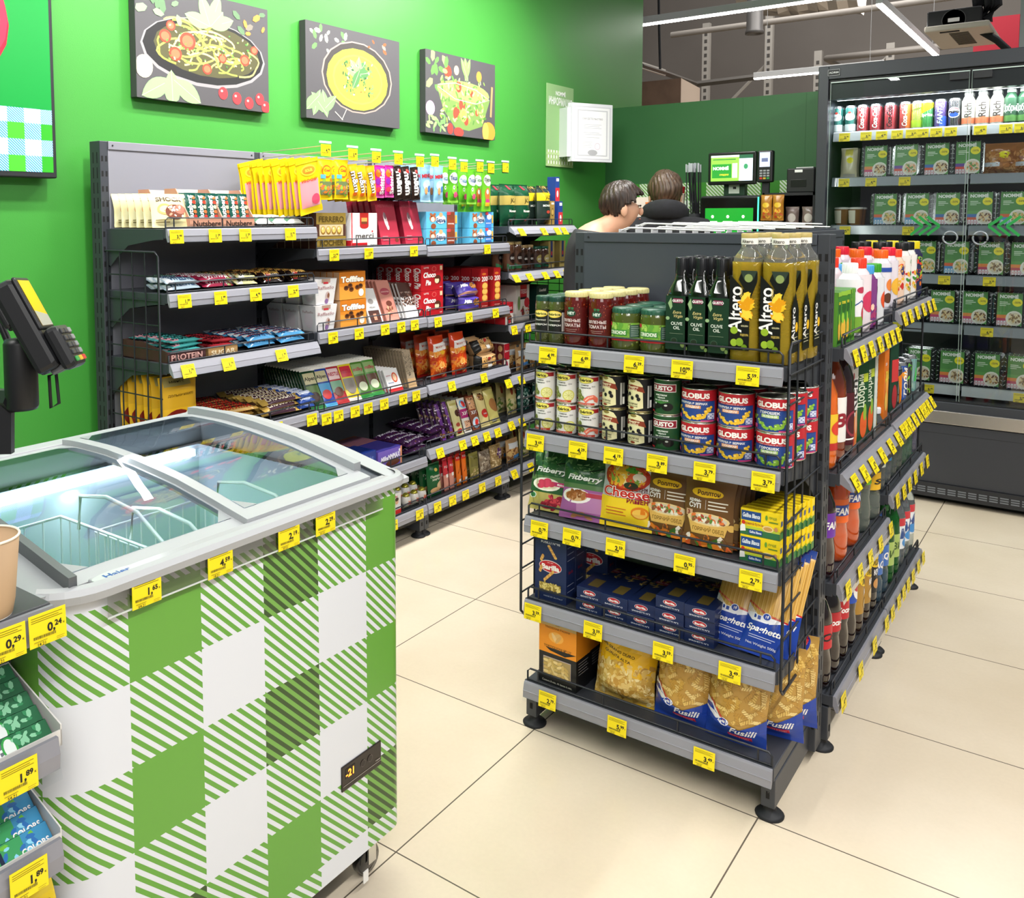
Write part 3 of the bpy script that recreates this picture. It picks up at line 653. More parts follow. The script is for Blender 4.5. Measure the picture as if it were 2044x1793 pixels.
# ---------------------------------------------------------------- metal shelving bays
TAGY = mat('#f4dc14', .45, name='yellow_ticket')
def wire_fence(parent, W, y, z, h=.034, x0=.008):
    m = MB(); r = .0027; b = .008
    m.tube([(x0, y, z+.002), (x0, y, z+h-b), (x0+b, y, z+h), (W-x0-b, y, z+h), (W-x0, y, z+h-b), (W-x0, y, z+.002)], r, WIRE, 6)
    m.tube([(x0, y, z+.004), (W-x0, y, z+.004)], r, WIRE, 6)
    for k in (.06, .35, .65, .94): m.tube([(W*k, y, z), (W*k, y+.0005, z+h)], r*.9, WIRE, 5)
    m.build('wire_fence', parent)
def price_rail(parent, W, y, z, h=.042, tilt=0.0, x0=.004, skirt=.0):
    """grey plastic rail with its clear cover, leaning out by tilt at the bottom"""
    m = MB(); t = tilt
    P = [(y, z), (y-.006, z), (y-.008-t*.0, z-.004), (y-.010-t*.5, z-h*.5), (y-.009-t, z-h), (y-.004-t, z-h), (y, z-h*.6)]
    m.prism(P, RAILM, 'x', x0, W-x0)
    m.prism([(y-.0095-t*.45, z-h*.5), (y-.0115-t*.5, z-h*.53), (y-.0097-t*.5, z-h*.56)], RAILM, 'x', x0, W-x0)
    o = m.build('price_rail', parent)
    c = MB(); c.add([(x0, y-.0105-t, z-h*.9), (W-x0, y-.0105-t, z-h*.9), (W-x0, y-.0125-t, z-h-.009), (x0, y-.0125-t, z-h-.009)], [(0, 1, 2, 3)], CLEAR)
    c.build('clear_cover', parent)
def shelf_board(root, W, D, z, fence=True, bracket=True, rail=True, y0=0.0, tilt=0.0, perf=False):
    m = MB(); m.box(.002, y0+.006, z-.028, W-.002, D, z, STEEL, .002); m.box(.002, y0, z-.03, W-.002, y0+.008, z+.001, STEEL)
    s = m.build('shelf', root)
    if bracket:
        for x in (.001, W-.004):
            b = MB(); b.prism([(y0+.01, z-.002), (D, z-.002), (D, z-.12), (D-.02, z-.125), (D-.05, z-.1), (D-.12, z-.055), (y0+.06, z-.036), (y0+.01, z-.034)], STEEL, 'x', x, x+.003)
            b.build('bracket', s)
    if fence: wire_fence(s, W, y0+.006, z)
    if rail: price_rail(s, W, y0, z, tilt=tilt)
    return s
def upright(root, x, D, H, w=.03, dep=.06, z0=0.03):
    m = MB(); m.box(x-w/2, D, z0, x+w/2, D+dep, H, STEEL, .002)
    k = z0+.06; blk = mat('#0d0d0f', .8)
    while k < H-.02:
        for s_ in (-1, 1): m.box(x+s_*.0075-.0035, D-.0006, k, x+s_*.0075+.0035, D+.002, k+.018, blk)
        for q in (.018, .04):
            for sx in (-1, 1): xx = x+sx*w/2; m.box(min(xx, xx+sx*.0006), D+q-.002, k-.006, max(xx, xx+sx*.0006), D+q+.002, k+.03, blk)
        k += .05
    return m.build('upright', root)
def foot(root, x, D, y0, z=.075):
    m = MB(); m.box(x-.016, y0, .028, x+.016, D, z+.028, STEEL, .002); m.box(x-.004, y0-.001, .05, x+.004, y0+.002, .066, mat('#0d0d0f', .8)); f_ = m.build('base_leg', root)
    c = MB(); c.lathe([(.032, 0), (.033, .004), (.028, .009), (.016, .012), (.014, .02), (.014, .03)], DARK, 20, (x, y0+.02, 0)); c.build('levelling_foot', f_)
def side_grid(root, x, y0, y1, z0, z1, nx=4, nz=12):
    m = MB(); b = .015; r = .0036
    m.tube([(x, y0, z0+b), (x, y0, z1-b), (x, y0+b, z1), (x, y1, z1)], r, WIRE, 6); m.tube([(x, y0, z0+b), (x, y0+b, z0), (x, y1, z0)], r, WIRE, 6)
    for i in range(1, nx+1): y = y0+(y1-y0)*i/(nx+.2); m.tube([(x, y, z0), (x, y, z1)], r*.7, WIRE, 5)
    for i in range(1, nz): z = z0+(z1-z0)*i/nz; m.tube([(x+.003, y0-.003, z), (x+.003, y1, z)], r*.7, WIRE, 5)
    m.build('side_grid', root)
def bay(name, label, loc, rz, W, D, H, zs, back=STEELN, base=True, uprights=(0, 1), tilts=None, grids=(), fences=None, feet=(0, 1), backz=.1, rail_base=True, perf=False, basey=0.0):
    root = empty(name, loc, rz, label, 'shelving')
    m = MB(); m.box(.015, D, backz, W-.015, D+.012, H, back); m.box(.015, D-.004, H-.028, W-.015, D+.02, H, back, .002)
    for x in (.03, W-.03): m.lathe([(.003, D-.006), (.003, D-.004)], DARK, 8, (x, 0, H-.014), axis='y')
    for q in (.33, .66): m.box(.015, D-.0015, H*q, W-.015, D, H*q+.003, DARK)
    if perf:
        for k in range(14): m.box(.03+k*.045, D-.0012, H-.05, .036+k*.045, D+.001, H-.044, DARK)
    m.build('back_panel', root)
    for i, z in enumerate(zs):
        last = i == len(zs)-1
        shelf_board(root, W, D, z, tilt=(tilts[i] if tilts else 0), fence=True if fences is None else fences[i], bracket=not last, y0=basey if last else 0)
        if last: 
            for k in feet: foot(root, .017 if k == 0 else W-.017, D, basey+.01, z-.06)
    for k in uprights: upright(root, k*W, D, H)
    for x, y0, y1, z0, z1 in grids: side_grid(root, x, y0, y1, z0, z1)
    return root
E_X = -.033; E_W = .668
ECZ = [1.065, .828, .595, .362, .131]
endcap = bay('end_shelf', 'dark grey shelving unit standing nearest the camera with jars, cans and pasta', (E_X, .60, 0), 0, E_W, .30, 1.357, ECZ, STEELN,
    tilts=[.004]*5, grids=[(E_W+.004, .015, .30, .30, 1.115), (-.012, .0, .30, .31, 1.115)], basey=.0)
RX = -1.14; RD = .315; BW = .67
RY = [.27, .94, 1.61, 2.28]
RZ = [[1.368, 1.163, .941, .679, .40, .142], [1.285, .972, .667, .36, .144], [1.277, .969, .672, .387, .144], [1.357, 1.13, .87, .615, .40, .149]]
RT = [[.003, .004, .016, .003, .0, .0], [.0, .002, .002, .004, .002], [.002, .004, .012, .014, .004], [.03, .03, .008, .02, .02, .02]]
RL = ['first grey wall shelving bay from the left with protein bars', 'second wall shelving bay from the left with boxed chocolates', 'third wall shelving bay from the left with cakes and cookies', 'last wall shelving bay at the far end with coffee and tea']
for b_ in range(4):
    H = 1.657 if b_ < 3 else 1.5
    if b_ == 3: H = 1.357
    bay('shelving_bay', RL[b_], (RX, RY[b_], 0), PI/2, BW, RD, H, RZ[b_], STEELB, uprights=(0, 1) if b_ in (2,) else ((0,) if b_ < 3 else (1,)), tilts=RT[b_],
        grids=([(-.006, .03, RD, .36, 1.295)] if b_ == 0 else ([(BW+.008, .02, RD, .7, 1.2)] if b_ == 3 else [])), perf=b_ in (1, 2), feet=(0, 1))
# drinks side of the island
DX = .672; DD = .30; DY = [.975, 1.64]
DZ = [[1.066, .742, .452, .152], [1.105, .748, .52, .152]]
for b_ in range(2):
    bay('drinks_shelf', ['near bay of drinks shelving behind the end shelf', 'far bay of drinks shelving beside the fridge'][b_], (DX, DY[b_], 0), PI/2, .665, DD, 1.35, DZ[b_], STEELN, uprights=(1,) if b_ else (0,), tilts=[.012, .024, .006, .004],
        grids=([(.665+.008, .02, DD, .38, 1.1)] if b_ else []))
# far side of the island carries long white hooks over its top edge
isl = empty('hook_rack', (.34, .975, 1.357), PI/2, 'row of long white wire hooks on top of the island facing the coffee corner', 'hook rack')
bm = MB(); bm.box(0, -.004, -1.2, 1.33, .02, -.002, STEELN); bm.build('back_panel', isl)
for k in range(11):
    m = MB(); x = .06+k*.118; z = .004+.012*(k % 2); 
    for s_ in (-.012, .012): m.tube([(x+s_, .0, z), (x+s_, .28, z+.008), (x+s_*1.0, .30, z+.0)], .0025, WHITE, 5)
    m.tube([(x-.012, .30, z), (x+.012, .30, z)], .0025, WHITE, 5); m.box(x-.024, .30, z-.045, x+.024, .303, z+.004, mat('#d9d9dc', .3)); m.box(x-.02, .303, z-.04, x+.02, .304, z-.004, mat(['#f4f4f4', '#f1d8d8', '#d33038', '#f4f4f4'][k % 4], .4)); m.build('hook', isl)

# ---------------------------------------------------------------- chest freezer
FX, FZ0, FZ1 = .04, .105, .848
fz = empty('chest_freezer', (-.28, -.42, 0), 0, 'small chest freezer wrapped in green and white check with curved glass lids', 'freezer')
def F_(x, y, z): return (x+.28, y+.42, z)
def check_mat():
    m, nt, b = nodes('check_wrap', .28, .5); N = nt.nodes.new; L = nt.links.new
    at_ = N('ShaderNodeAttribute'); at_.attribute_name = 'wrap'; sp = N('ShaderNodeSeparateXYZ'); L(at_.outputs['Vector'], sp.inputs[0])
    def M(op, a, c=None, d=None):
        n = N('ShaderNodeMath'); n.operation = op
        for i, q in enumerate((a, c)):
            if q is None: continue
            if isinstance(q, (int, float)): n.inputs[i].default_value = q
            else: L(q, n.inputs[i])
        return n.outputs[0]
    s, z = sp.outputs[0], sp.outputs[1]; C = .1368
    u = M('DIVIDE', M('ADD', s, .9596+4*C), C); v = M('DIVIDE', M('SUBTRACT', .828, z), .1356)
    ci, ri = M('FLOOR', u), M('FLOOR', v)
    co = M('MODULO', ci, 2); ro = M('MODULO', M('ADD', ri, 10), 2)   # 1 when odd
    st = M('LESS_THAN', M('FRACT', M('ADD', M('DIVIDE', M('ADD', s, z), .0203), 40.2)), .5)
    solid = M('MULTIPLY', M('SUBTRACT', 1, co), M('SUBTRACT', 1, ro)); white = M('MULTIPLY', co, ro); 
    white = M('MULTIPLY', co, ro)
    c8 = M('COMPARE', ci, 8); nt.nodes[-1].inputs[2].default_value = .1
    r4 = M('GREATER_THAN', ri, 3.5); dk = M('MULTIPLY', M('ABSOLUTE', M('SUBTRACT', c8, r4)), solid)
    def mix(f, a, c):
        n = N('ShaderNodeMix'); n.data_type = 'RGBA'; L(f, n.inputs[0])
        for i, q in ((6, a), (7, c)):
            if isinstance(q, tuple): n.inputs[i].default_value = q
            else: L(q, n.inputs[i])
        return n.outputs[2]
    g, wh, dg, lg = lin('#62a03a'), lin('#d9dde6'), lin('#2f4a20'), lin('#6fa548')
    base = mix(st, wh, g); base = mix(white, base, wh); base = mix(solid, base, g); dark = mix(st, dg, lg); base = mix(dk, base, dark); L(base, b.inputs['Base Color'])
    return m
def rrect(x0, y0, x1, y1, rs, n=8):
    """outline counter-clockwise from the near front corner; rs: radii for (x1,y0),(x1,y1),(x0,y1),(x0,y0)"""
    pts = []
    for (cx, cy, a0), r in zip(((x1, y0, -PI/2), (x1, y1, 0), (x0, y1, PI/2), (x0, y0, PI)), rs):
        sx = -1 if cx == x1 else 1; sy = 1 if cy == y0 else -1
        for k in range(n+1): t = a0+PI/2*k/n; pts.append((cx+sx*r+r*math.cos(t), cy+sy*r+r*math.sin(t)))
    return pts
path = rrect(-.60, -.818, FX, -.022, (.09, .035, .05, .05))
s_acc = []; s = 0
for i, p_ in enumerate(path):
    if i: s += math.dist(p_, path[i-1])
    s_acc.append(s)
i0 = 8; off = path[i0][1]-s_acc[i0]           # arc length equals y along the straight front
mb = MB(); CW = check_mat(); n = len(path)
mb.loft([[F_(x, y, z) for x, y in path] for z in (FZ0, FZ1)], CW, smooth=True); mb.add([F_(x, y, FZ0) for x, y in path], [tuple(range(n))[::-1]], DARK)
mb.f[n-1:n] = [mb.f[n-1]]
body = mb.build('cabinet', fz); a_ = body.data.attributes.new('wrap', 'FLOAT_VECTOR', 'POINT')
vals = []
for i, v in enumerate(body.data.vertices): k = i % n; vals += [s_acc[k]+off, v.co.z, 0]
a_.data.foreach_set('vector', vals)
GREY = mat('#a6a8ab', .35, name='grey_freezer_plastic'); GREY2 = mat('#94979a', .35); GREYD = mat('#5b5e61', .4)
ARC = [(.052, .856), (.045, .862), (.016, .866), (-.04, .877), (-.10, .889), (-.19, .905), (-.32, .919), (-.42, .925), (-.53, .924), (-.60, .917), (-.625, .908)]
def arcz(x):
    for (a, za), (b, zb) in zip(ARC, ARC[1:]):
        if b <= x <= a: return za+(zb-za)*(a-x)/(a-b)
    return ARC[0][1] if x > ARC[0][0] else ARC[-1][1]
# rim frame
mb = MB(); out = lambda e, z: [F_(x, y, z) for x, y in rrect(-.60-e, -.818-e, FX+e, -.022+e, (.09+e, .035+e, .05+e, .05+e))]
mb.loft([out(.001, FZ1-.002), out(.016, FZ1), out(.018, FZ1+.012), out(.012, FZ1+.02), out(-.0, FZ1+.022)], GREY, smooth=False)
# front sill, back sill, two arched side rails
mb.prism([(y_, z_) for y_, z_ in []] or [(0, 0)]*0, GREY, 'x', 0, 0) if False else None
def arch(mb, y0, y1, xa, xb, m, lift=0.0, drop=None, n=18, top=True):
    P = []
    for k in range(n+1): x = xa+(xb-xa)*k/n; P.append((x, arcz(x)+lift))
    Q = [(xb, (arcz(xb)+lift-drop) if drop else FZ1), (xa, (arcz(xa)+lift-drop) if drop else FZ1)]
    if drop: Q = [(x, z-drop) for x, z in P[::-1]]
    L_ = P+Q; mb.loft([[F_(x, y0, z) for x, z in L_], [F_(x, y1, z) for x, z in L_]], m, cap=False)
    k = len(P); 
    for y in (y0, y1):
        for i in range(k-1):
            j = len(L_)-1-i if drop else None
            if drop: mb.add([F_(P[i][0], y, P[i][1]), F_(P[i+1][0], y, P[i+1][1]), F_(L_[j-1][0], y, L_[j-1][1]), F_(L_[j][0], y, L_[j][1])], [(0, 1, 2, 3)], m)
            else: mb.add([F_(P[i][0], y, P[i][1]), F_(P[i+1][0], y, P[i+1][1]), F_(P[i+1][0], y, FZ1), F_(P[i][0], y, FZ1)], [(0, 1, 2, 3)], m)
arch(mb, -.055, -.012, .05, -.62, GREY); arch(mb, -.825, -.775, .02, -.62, GREY2)
mb.box(*F_(-.62, -.82, FZ1), *F_(-.575, -.02, .917), GREY, .004); mb.box(*F_(.012, -.735, FZ1), *F_(.05, -.05, .866), GREY, .003)
mb.build('rim', fz)
for k, (xa, xb) in enumerate([(.03, -.60)]):
    m = MB(); arch(m, -.058, -.0555, xa, xb, mat('#2b2d30', .4), .0005, drop=.006); m.build('seal', fz)
LID = pane('lid_glass', (.84, .93, .97), .06, .015, 1.5)
def lid(y0, y1, lift, xa, xb, label):
    lo = MB(); fr = .03
    arch(lo, y0, y0+fr*.8, xa, xb, GREY, lift, .012); arch(lo, y1-fr, y1, xa, xb, GREY, lift, .012)
    for a, b in ((xa, xa-.035), (xb+.03, xb)): arch(lo, y0+fr*.8, y1-fr, a, b, GREY, lift, .012, 4)
    o = lo.build('lid_frame', fz)
    g = MB(); n = 16; x0, x1 = xa-.034, xb+.029; c = .03
    rows = [[F_(x0+(x1-x0)*k/n, y, arcz(x0+(x1-x0)*k/n)+lift+.0005) for y in (y0+fr*.78, y0+fr*.78+.03, y1-fr-.03, y1-fr*.98)] for k in range(n+1)]
    v = [p for r in rows for p in r]; g.add(v, [(i*4+j, i*4+j+1, (i+1)*4+j+1, (i+1)*4+j) for i in range(n) for j in range(3)], LID, True)
    g.build('glass', o)
    # chamfered corner gussets printed on the glass edge
    for xx, sx in ((x0, -1), (x1, 1)):
        for yy, sy in ((y0+fr*.78, 1), (y1-fr, -1)):
            e = MB(); q = [(xx, yy), (xx+sx*.035, yy), (xx, yy+sy*.03)]; e.add([F_(a, b, arcz(a)+lift+.0012) for a, b in q], [(0, 1, 2)], GREY2); e.build('corner_gusset', o)
    return o
lr = lid(-.425, -.095, .006, .015, -.575, ''); ll = lid(-.765, -.40, -.006, .012, -.575, '')
m = MB(); arch(m, -.105, -.085, -.02, -.56, mat('#9a9da0', .4), .022, .02, 16); m.build('slide_handle', lr)
m = MB(); arch(m, -.775, -.762, .03, -.3, GREYD, .02, .04, 12); m.build('slide_handle', ll)
m = MB(); m.box(*F_(-.4, -.72, .921), *F_(-.2, -.70, .921), GREYD) if False else None
# inner tank
m = MB(); IN = mat('#d3e4ee', .5, name='pale_liner'); x0, x1, y0, y1, zb = -.56, -.015, -.765, -.075, .22
m.add([F_(*q) for q in [(x0, y0, zb), (x1, y0, zb), (x1, y1, zb), (x0, y1, zb), (x0, y0, FZ1), (x1, y0, FZ1), (x1, y1, FZ1), (x0, y1, FZ1)]], [(0, 1, 2, 3), (0, 4, 5, 1), (1, 5, 6, 2), (2, 6, 7, 3), (3, 7, 4, 0)], IN)
m.build('inner_tank', fz)
m = MB(); m.box(*F_(-.555, -.74, .826), *F_(-.54, -.1, .842), mat('#e9f4ff', .3, emit=5)); m.build('light_strip', fz)
area('freezer_strip_glow', (-.53, -.42, .83), (-.25, -.42, .3), .02, .62, 1.3, (.9, .97, 1))
BW_ = mat('#f1f5f7', .3, name='white_wire')
def basket(y0, y1, ztop, zbot, label):
    root = empty('wire_basket', (-.28, (y0+y1)/2, zbot), 0, label, 'basket', 'white wire baskets in the freezer'); m = MB(); cx, cy = -.28, (y0+y1)/2
    T = lambda x, y, z: (x-cx, y-cy, z-zbot); X0, X1 = -.53, -.05; r = .0022
    for z, rr in ((ztop, .0035), ((ztop+zbot)/2, r), (zbot, .003)): m.tube([T(X0, y0, z), T(X1, y0, z), T(X1, y1, z), T(X0, y1, z)], rr, BW_, 5, closed=True)
    k = 14
    for i in range(k+1):
        x = X0+(X1-X0)*i/k; m.tube([T(x, y0, ztop), T(x, y0, zbot), T(x, y1, zbot), T(x, y1, ztop)], r, BW_, 4)
    for i in range(8):
        y = y0+(y1-y0)*i/7; m.tube([T(X0, y, ztop), T(X0, y, zbot), T(X1, y, zbot), T(X1, y, ztop)], r, BW_, 4)
    m.build('wire_body', root)
    h = MB()
    for y in (y0+.02, y1-.02): h.tube([T(X0+.1, y, ztop), T(X0+.11, y, ztop+.07), T(X0+.2, y, ztop+.085), T(X0+.3, y, ztop+.075), T(X1-.04, y, ztop)], .004, BW_, 6)
    h.build('handle', root)
basket(-.74, -.46, .775, .52, 'near white wire basket with raised handles inside the freezer'); basket(-.38, -.11, .72, .46, 'far white wire basket inside the freezer, under the higher lid')
# castors
def castor(x, y, label=None):
    m = MB(); m.lathe([(.012, -.013), (.03, -.012), (.033, -.008), (.033, .008), (.03, .012), (.012, .013)], mat('#121213', .25, coat=.8), 24, (x+.28, y+.42, .0335), axis='x'); o = m.build('castor_wheel', fz)
    f_ = MB(); f_.box(x+.28-.02, y+.42-.012, .03, x+.28-.016, y+.42+.012, .105, CHROME); f_.box(x+.28+.016, y+.42-.012, .03, x+.28+.02, y+.42+.012, .105, CHROME); f_.build('castor_fork', o)
for x, y in ((-.015, -.085), (-.015, -.75), (-.54, -.085), (-.54, -.75)): castor(x, y)
m = MB(); m.box(*F_(.022, -.135, .02), *F_(.024, -.12, .045), WHITE); m.build('paper_tag', fz)
# temperature panel, maker's badge, ticket rail on the front
def onfront(y0, y1, z0, z1, x): return Surf([[F_(x, y0, z0), F_(x, y1, z0)], [F_(x, y0, z1), F_(x, y1, z1)]], y1-y0, z1-z0)
m = MB(); m.box(*F_(FX-.002, -.218, .27), *F_(FX+.003, -.099, .321), mat('#2a2321', .25), .001); S = onfront(-.218, -.099, .27, .321, FX+.003)
art(m, S, [('r', .08, .45, .32, .85, '#15100e'), ('t', '-21', .2, .64, .3, mat('#ff7a20', .4, emit=6)), ('r', .02, .2, .98, .22, '#a89f98')]+[q for cx in (.52, .7) for q in (('e', cx, .6, .06, .14, '#6d6460'), ('e', cx, .6, .054, .125, '#2a2321'))]+[('t', 'Haier', .9, .33, .07, '#b0a8a0', {'w': .12})], .0004); m.build('temperature_panel', fz)
m = MB(); cy = -.697; S = Surf([[F_(.048, cy-.045, .8635), F_(.048, cy+.045, .8635)], [F_(.014, cy-.045, .8685), F_(.014, cy+.045, .8685)]], .09, .0345)
S = Surf([[F_(.046, cy-.043, .8668), F_(.046, cy+.043, .8668)], [F_(.014, cy-.043, .8672), F_(.014, cy+.043, .8672)]], .086, .032)
art(m, S, [('e', .5, .5, .48, .46, '#b4bcb8'), ('t', 'Haier', .5, .5, .44, '#1f4f96', {'b': .04})], .0005); m.build('maker_badge', fz)
m = MB(); S = onfront(-.728, -.10, .815, .853, FX+.012); S.base(m, pane('ticket_cover', (.78, .82, .82), .05, .1), False); m.box(*F_(FX+.0112, -.728, .812), *F_(FX+.013, -.10, .8148), mat('#c9cfcc', .3)); m.build('ticket_rail', fz)

# ---------------------------------------------------------------- counter rack with chewing gum
gr = empty('gum_rack', (.09, -1.4, 0), PI/2, 'dark counter rack in the lower left corner holding chewing gum', 'rack')
GW = 1.144; gx0 = -.58
DKG = mat('#4a4b4e', .45)
m = MB(); m.box(gx0, .002, .862, gx0+GW, .46, .886, DKG, .002); m.build('top_board', gr)
for nm, z, d in (('shelf', .676, .30), ('shelf', .53, .30), ('shelf', .36, .3)):
    m = MB(); m.box(gx0, .004, z-.012, gx0+GW, d, z, STEEL, .001); o = m.build(nm, gr)
for z in (.884, .70, .556, .40):
    o = MB(); o.prism([(.0, z), (-.006, z), (-.010, z-.022), (-.008, z-.044), (0, z-.044)], RAILM, 'x', gx0, gx0+GW); o = o.build('price_rail', gr)
    c = MB(); c.add([(gx0, -.011, z-.04), (gx0+GW, -.011, z-.04), (gx0+GW, -.014, z-.056), (gx0, -.014, z-.056)], [(0, 1, 2, 3)], CLEAR); c.build('clear_cover', o)
m = MB(); m.box(gx0, .30, 0, gx0+GW, .31, .862, mat('#2c2d30', .6)); m.box(gx0, .02, 0, gx0+GW, .3, .08, DARK); m.build('carcass', gr)
# ---------------------------------------------------------------- end shelf, goods by level
EC = [Shelf('y', .612, z, n) for z, n in zip(ECZ, ['jar level', 'can level', 'pouch level', 'blue box level', 'bottom level'])]
WH, BK, RED, GRN, BLU, YEL = '#f3f1ee', '#17171a', '#c4202c', '#2f6e3a', '#24438c', '#f4cf1c'
# --- jars
def capers():
    return jar('caper_jar', .0235, .126, mat('#4c5226', .06, coat=1), None, '#1f4638', [('e', .5, .82, .34, .15, '#e6c83c'), ('e', .5, .82, .31, .12, '#f0dc74'), ('t', 'Ibérica', .5, .82, .1, '#3a4418', {'w': .55, 'b': .04}), ('t', 'Gourmet', .5, .56, .07, '#e8e6da', {'w': .5, 's': .3}), ('t', 'КАПЕРСЫ', .5, .36, .07, '#f2f0e8', {'w': .6, 'b': .04}), ('r', .84, .1, .98, .9, '#c9c9c0')], .22, .72, '#1c1d1a', (150, .0046, ['#6d7434', '#7d8240', '#5a622a', '#8a8c48']), 3, .92)
def toms():
    return jar('tomato_jar', .031, .142, mat('#5a1410', .06, coat=1), None, '#d9cf94', [('e', .5, .8, .16, .12, '#1f4430'), ('e', .45, .97, .05, .05, '#2f6e46', .7), ('e', .55, .97, .05, .05, '#2f6e46', -.7), ('t', 'HEY', .5, .8, .1, '#dfeadf', {'b': .05}), ('t', 'ВЯЛЕНЫЕ', .5, .55, .1, '#f0dedc', {'w': .6}), ('t', 'ТОМАТЫ', .5, .39, .11, '#f0dedc', {'w': .58}), ('r', .3, .24, .7, .25, '#c8a8a0'), ('r', .34, .18, .66, .19, '#c8a8a0')], .18, .72, '#5a1614', (90, .008, ['#8a2416', '#a03a1c', '#6d1410', '#b04a22']), 4, .94)
def gher():
    return jar('gherkin_jar', .0385, .108, mat('#4a5420', .06, coat=1), None, '#2c5c48', [('r', 0, 0, 1, .1, '#b8242c'), ('r', 0, .1, 1, .14, '#e6e9d8'), ('n', 16, .02, .3, .98, .95, .02, ['#8cc44c', '#5f9a38', '#a9d060'], 2), ('r', .14, .3, .66, .62, '#3f8a34'), ('t', 'CORNICHONS', .4, .46, .2, '#f0f3e0', {'w': .46, 'b': .05}), ('r', 0, .8, .22, 1, '#c4243a'), ('r', .72, .2, .98, .9, '#3b5a4c')]+lines(.75, .96, [.3, .4, .5, .6, .7, .8], '#b9c9c0', .012), .24, .66, '#79b23e', (50, .011, ['#7a8a34', '#96a04a', '#5f6e26', '#a8b05c']), 5, .93)
def olive_oil():
    P = [(.001, 0), (.026, .0), (.029, .004), (.029, .148), (.027, .158), (.017, .180), (.0135, .192), (.0125, .222), (.001, .222)]
    def ex(o):
        m = MB(); m.lathe([(.0145, .186), (.0155, .19), (.0145, .194)], BK, 16); m.build('neck_ring', o)
    return bottle('olive_oil_bottle', P, mat('#0d130c', .08, coat=1), '#15161a', (.0155, .196, .238), [(.016, .146, .0292, '#143420', [('p', [(.1, .86), (.24, .97), (.3, .8), (.22, .74)], '#8fae7c'), ('r', .34, .87, .74, .955, '#7c2a4c'), ('t', 'GUSTO', .54, .912, .045, WH, {'b': .05}), ('t', 'Extra', .5, .7, .055, '#c9bb7c', {'s': .35}), ('t', 'Virgin', .54, .63, .055, '#c9bb7c', {'s': .35}), ('e', .1, .58, .09, .035, '#8fae7c'), ('t', 'OLIVE', .5, .49, .06, '#dfe6da'), ('t', 'OIL', .5, .41, .06, '#dfe6da'), ('e', .4, .17, .15, .055, '#3d5a46'), ('e', .4, .17, .125, .045, '#22301f'), ('e', .78, .1, .1, .05, '#8aa05a'), ('e', .92, .04, .07, .04, '#6f8a48'), ('r', .2, .3, .8, .305, '#8a9a80'), ('r', .0, -.06, .8, -.045, '#c9b46c')], .96)], sq=7, extra=ex)
OIL = mat('#ecc83c', .03, trans=.7, ior=1.35, spec=.6); PET = mat('#f0efe6', .04, trans=.9, ior=1.3)
def sun_oil():
    P = [(.001, 0), (.030, 0), (.034, .004), (.0345, .03), (.033, .10), (.031, .17), (.0325, .22), (.033, .232)]
    PT = [(.033, .232), (.031, .243), (.02, .258), (.0165, .266), (.0165, .276), (.001, .276)]
    b = MB(); b.lathe(P+[(.001, .232)], OIL, 24, sq=5); o = b.build('sunflower_oil_bottle')
    s = MB(); s.lathe(PT, PET, 24, sq=3); s.build('shoulder', o)
    l = MB(); l.rough = .3; K = '#10120f'; S = flat(.066, .19, -.0352, .028, -.033)
    art(l, S, [('p', [(.02, .0), (.72, .0), (.72, .62), (.96, .84), (.96, .96), (.42, .96), (.32, .86), (.56, .72), (.02, .92)], K), ('p', [(.38, .97), (.95, .97), (.82, .86), (.5, .86)], '#2d3a30'), ('e', .66, .88, .14, .05, '#8a9a5c'), ('t', 'Altero', .2, .5, .17, WH, {'r': PI/2, 'w': .56, 'x': .9}), ('n', 26, .46, .38, .72, .72, .028, ['#f0bb22', '#e09a14', '#f6d042'], 6, 2.6), ('e', .62, .54, .1, .045, '#3c2410'), ('e', .2, .24, .13, .045, '#8fae2c'), ('e', .2, .09, .12, .045, '#9cbc34'), ('e', .4, .1, .13, .05, '#86a62a'), ('e', .56, .04, .1, .035, '#6f9020'), ('t', 'GOLDEN', .56, .3, .02, '#e6dcae', {'w': .24}), ('t', 'ПОДСОЛН.', .56, .19, .025, '#e6c860', {'w': .28}), ('t', 'Golden', .42, .7, .03, '#d9bf6a', {'r': PI/2, 's': .3})], .0004, .0001)
    art(l, Surf([[(.0352, -.033, .028), (.0352, .033, .028)], [(.0352, -.033, .218), (.0352, .033, .218)]], .066, .19), [('p', [(.1, .0), (.95, .0), (.95, .5), (.5, .72), (.1, .55)], K), ('t', 'Altero', .3, .35, .14, WH, {'r': PI/2, 'w': .4}), ('e', .7, .3, .15, .06, '#f0bb22')]+lines(.2, .8, [.1, .14, .18], '#c9c4a0', .004), .0004, .0001)
    l.build('paper_label', o)
    c = MB(); c.rough = .4; S = cyl(.0185, .272, .286, -PI, PI, 24); S.base(c, '#ece8e0'); art(c, cyl(.0186, .272, .286, -1.2, 1.2, 12), [('t', 'Altero', .5, .5, .6, '#4a463c', {'w': .6})], .0003); c.lathe([(.0185, .286), (.0188, .288), (.0188, .296), (.0175, .2975), (.001, .2975)], '#b8a465', 24); c.build('cap', o)
    return o
k_cap, k_tom, k_gher, k_oo, k_so = capers(), toms(), gher(), olive_oil(), sun_oil()
J = EC[0]; W1 = 'end shelf'
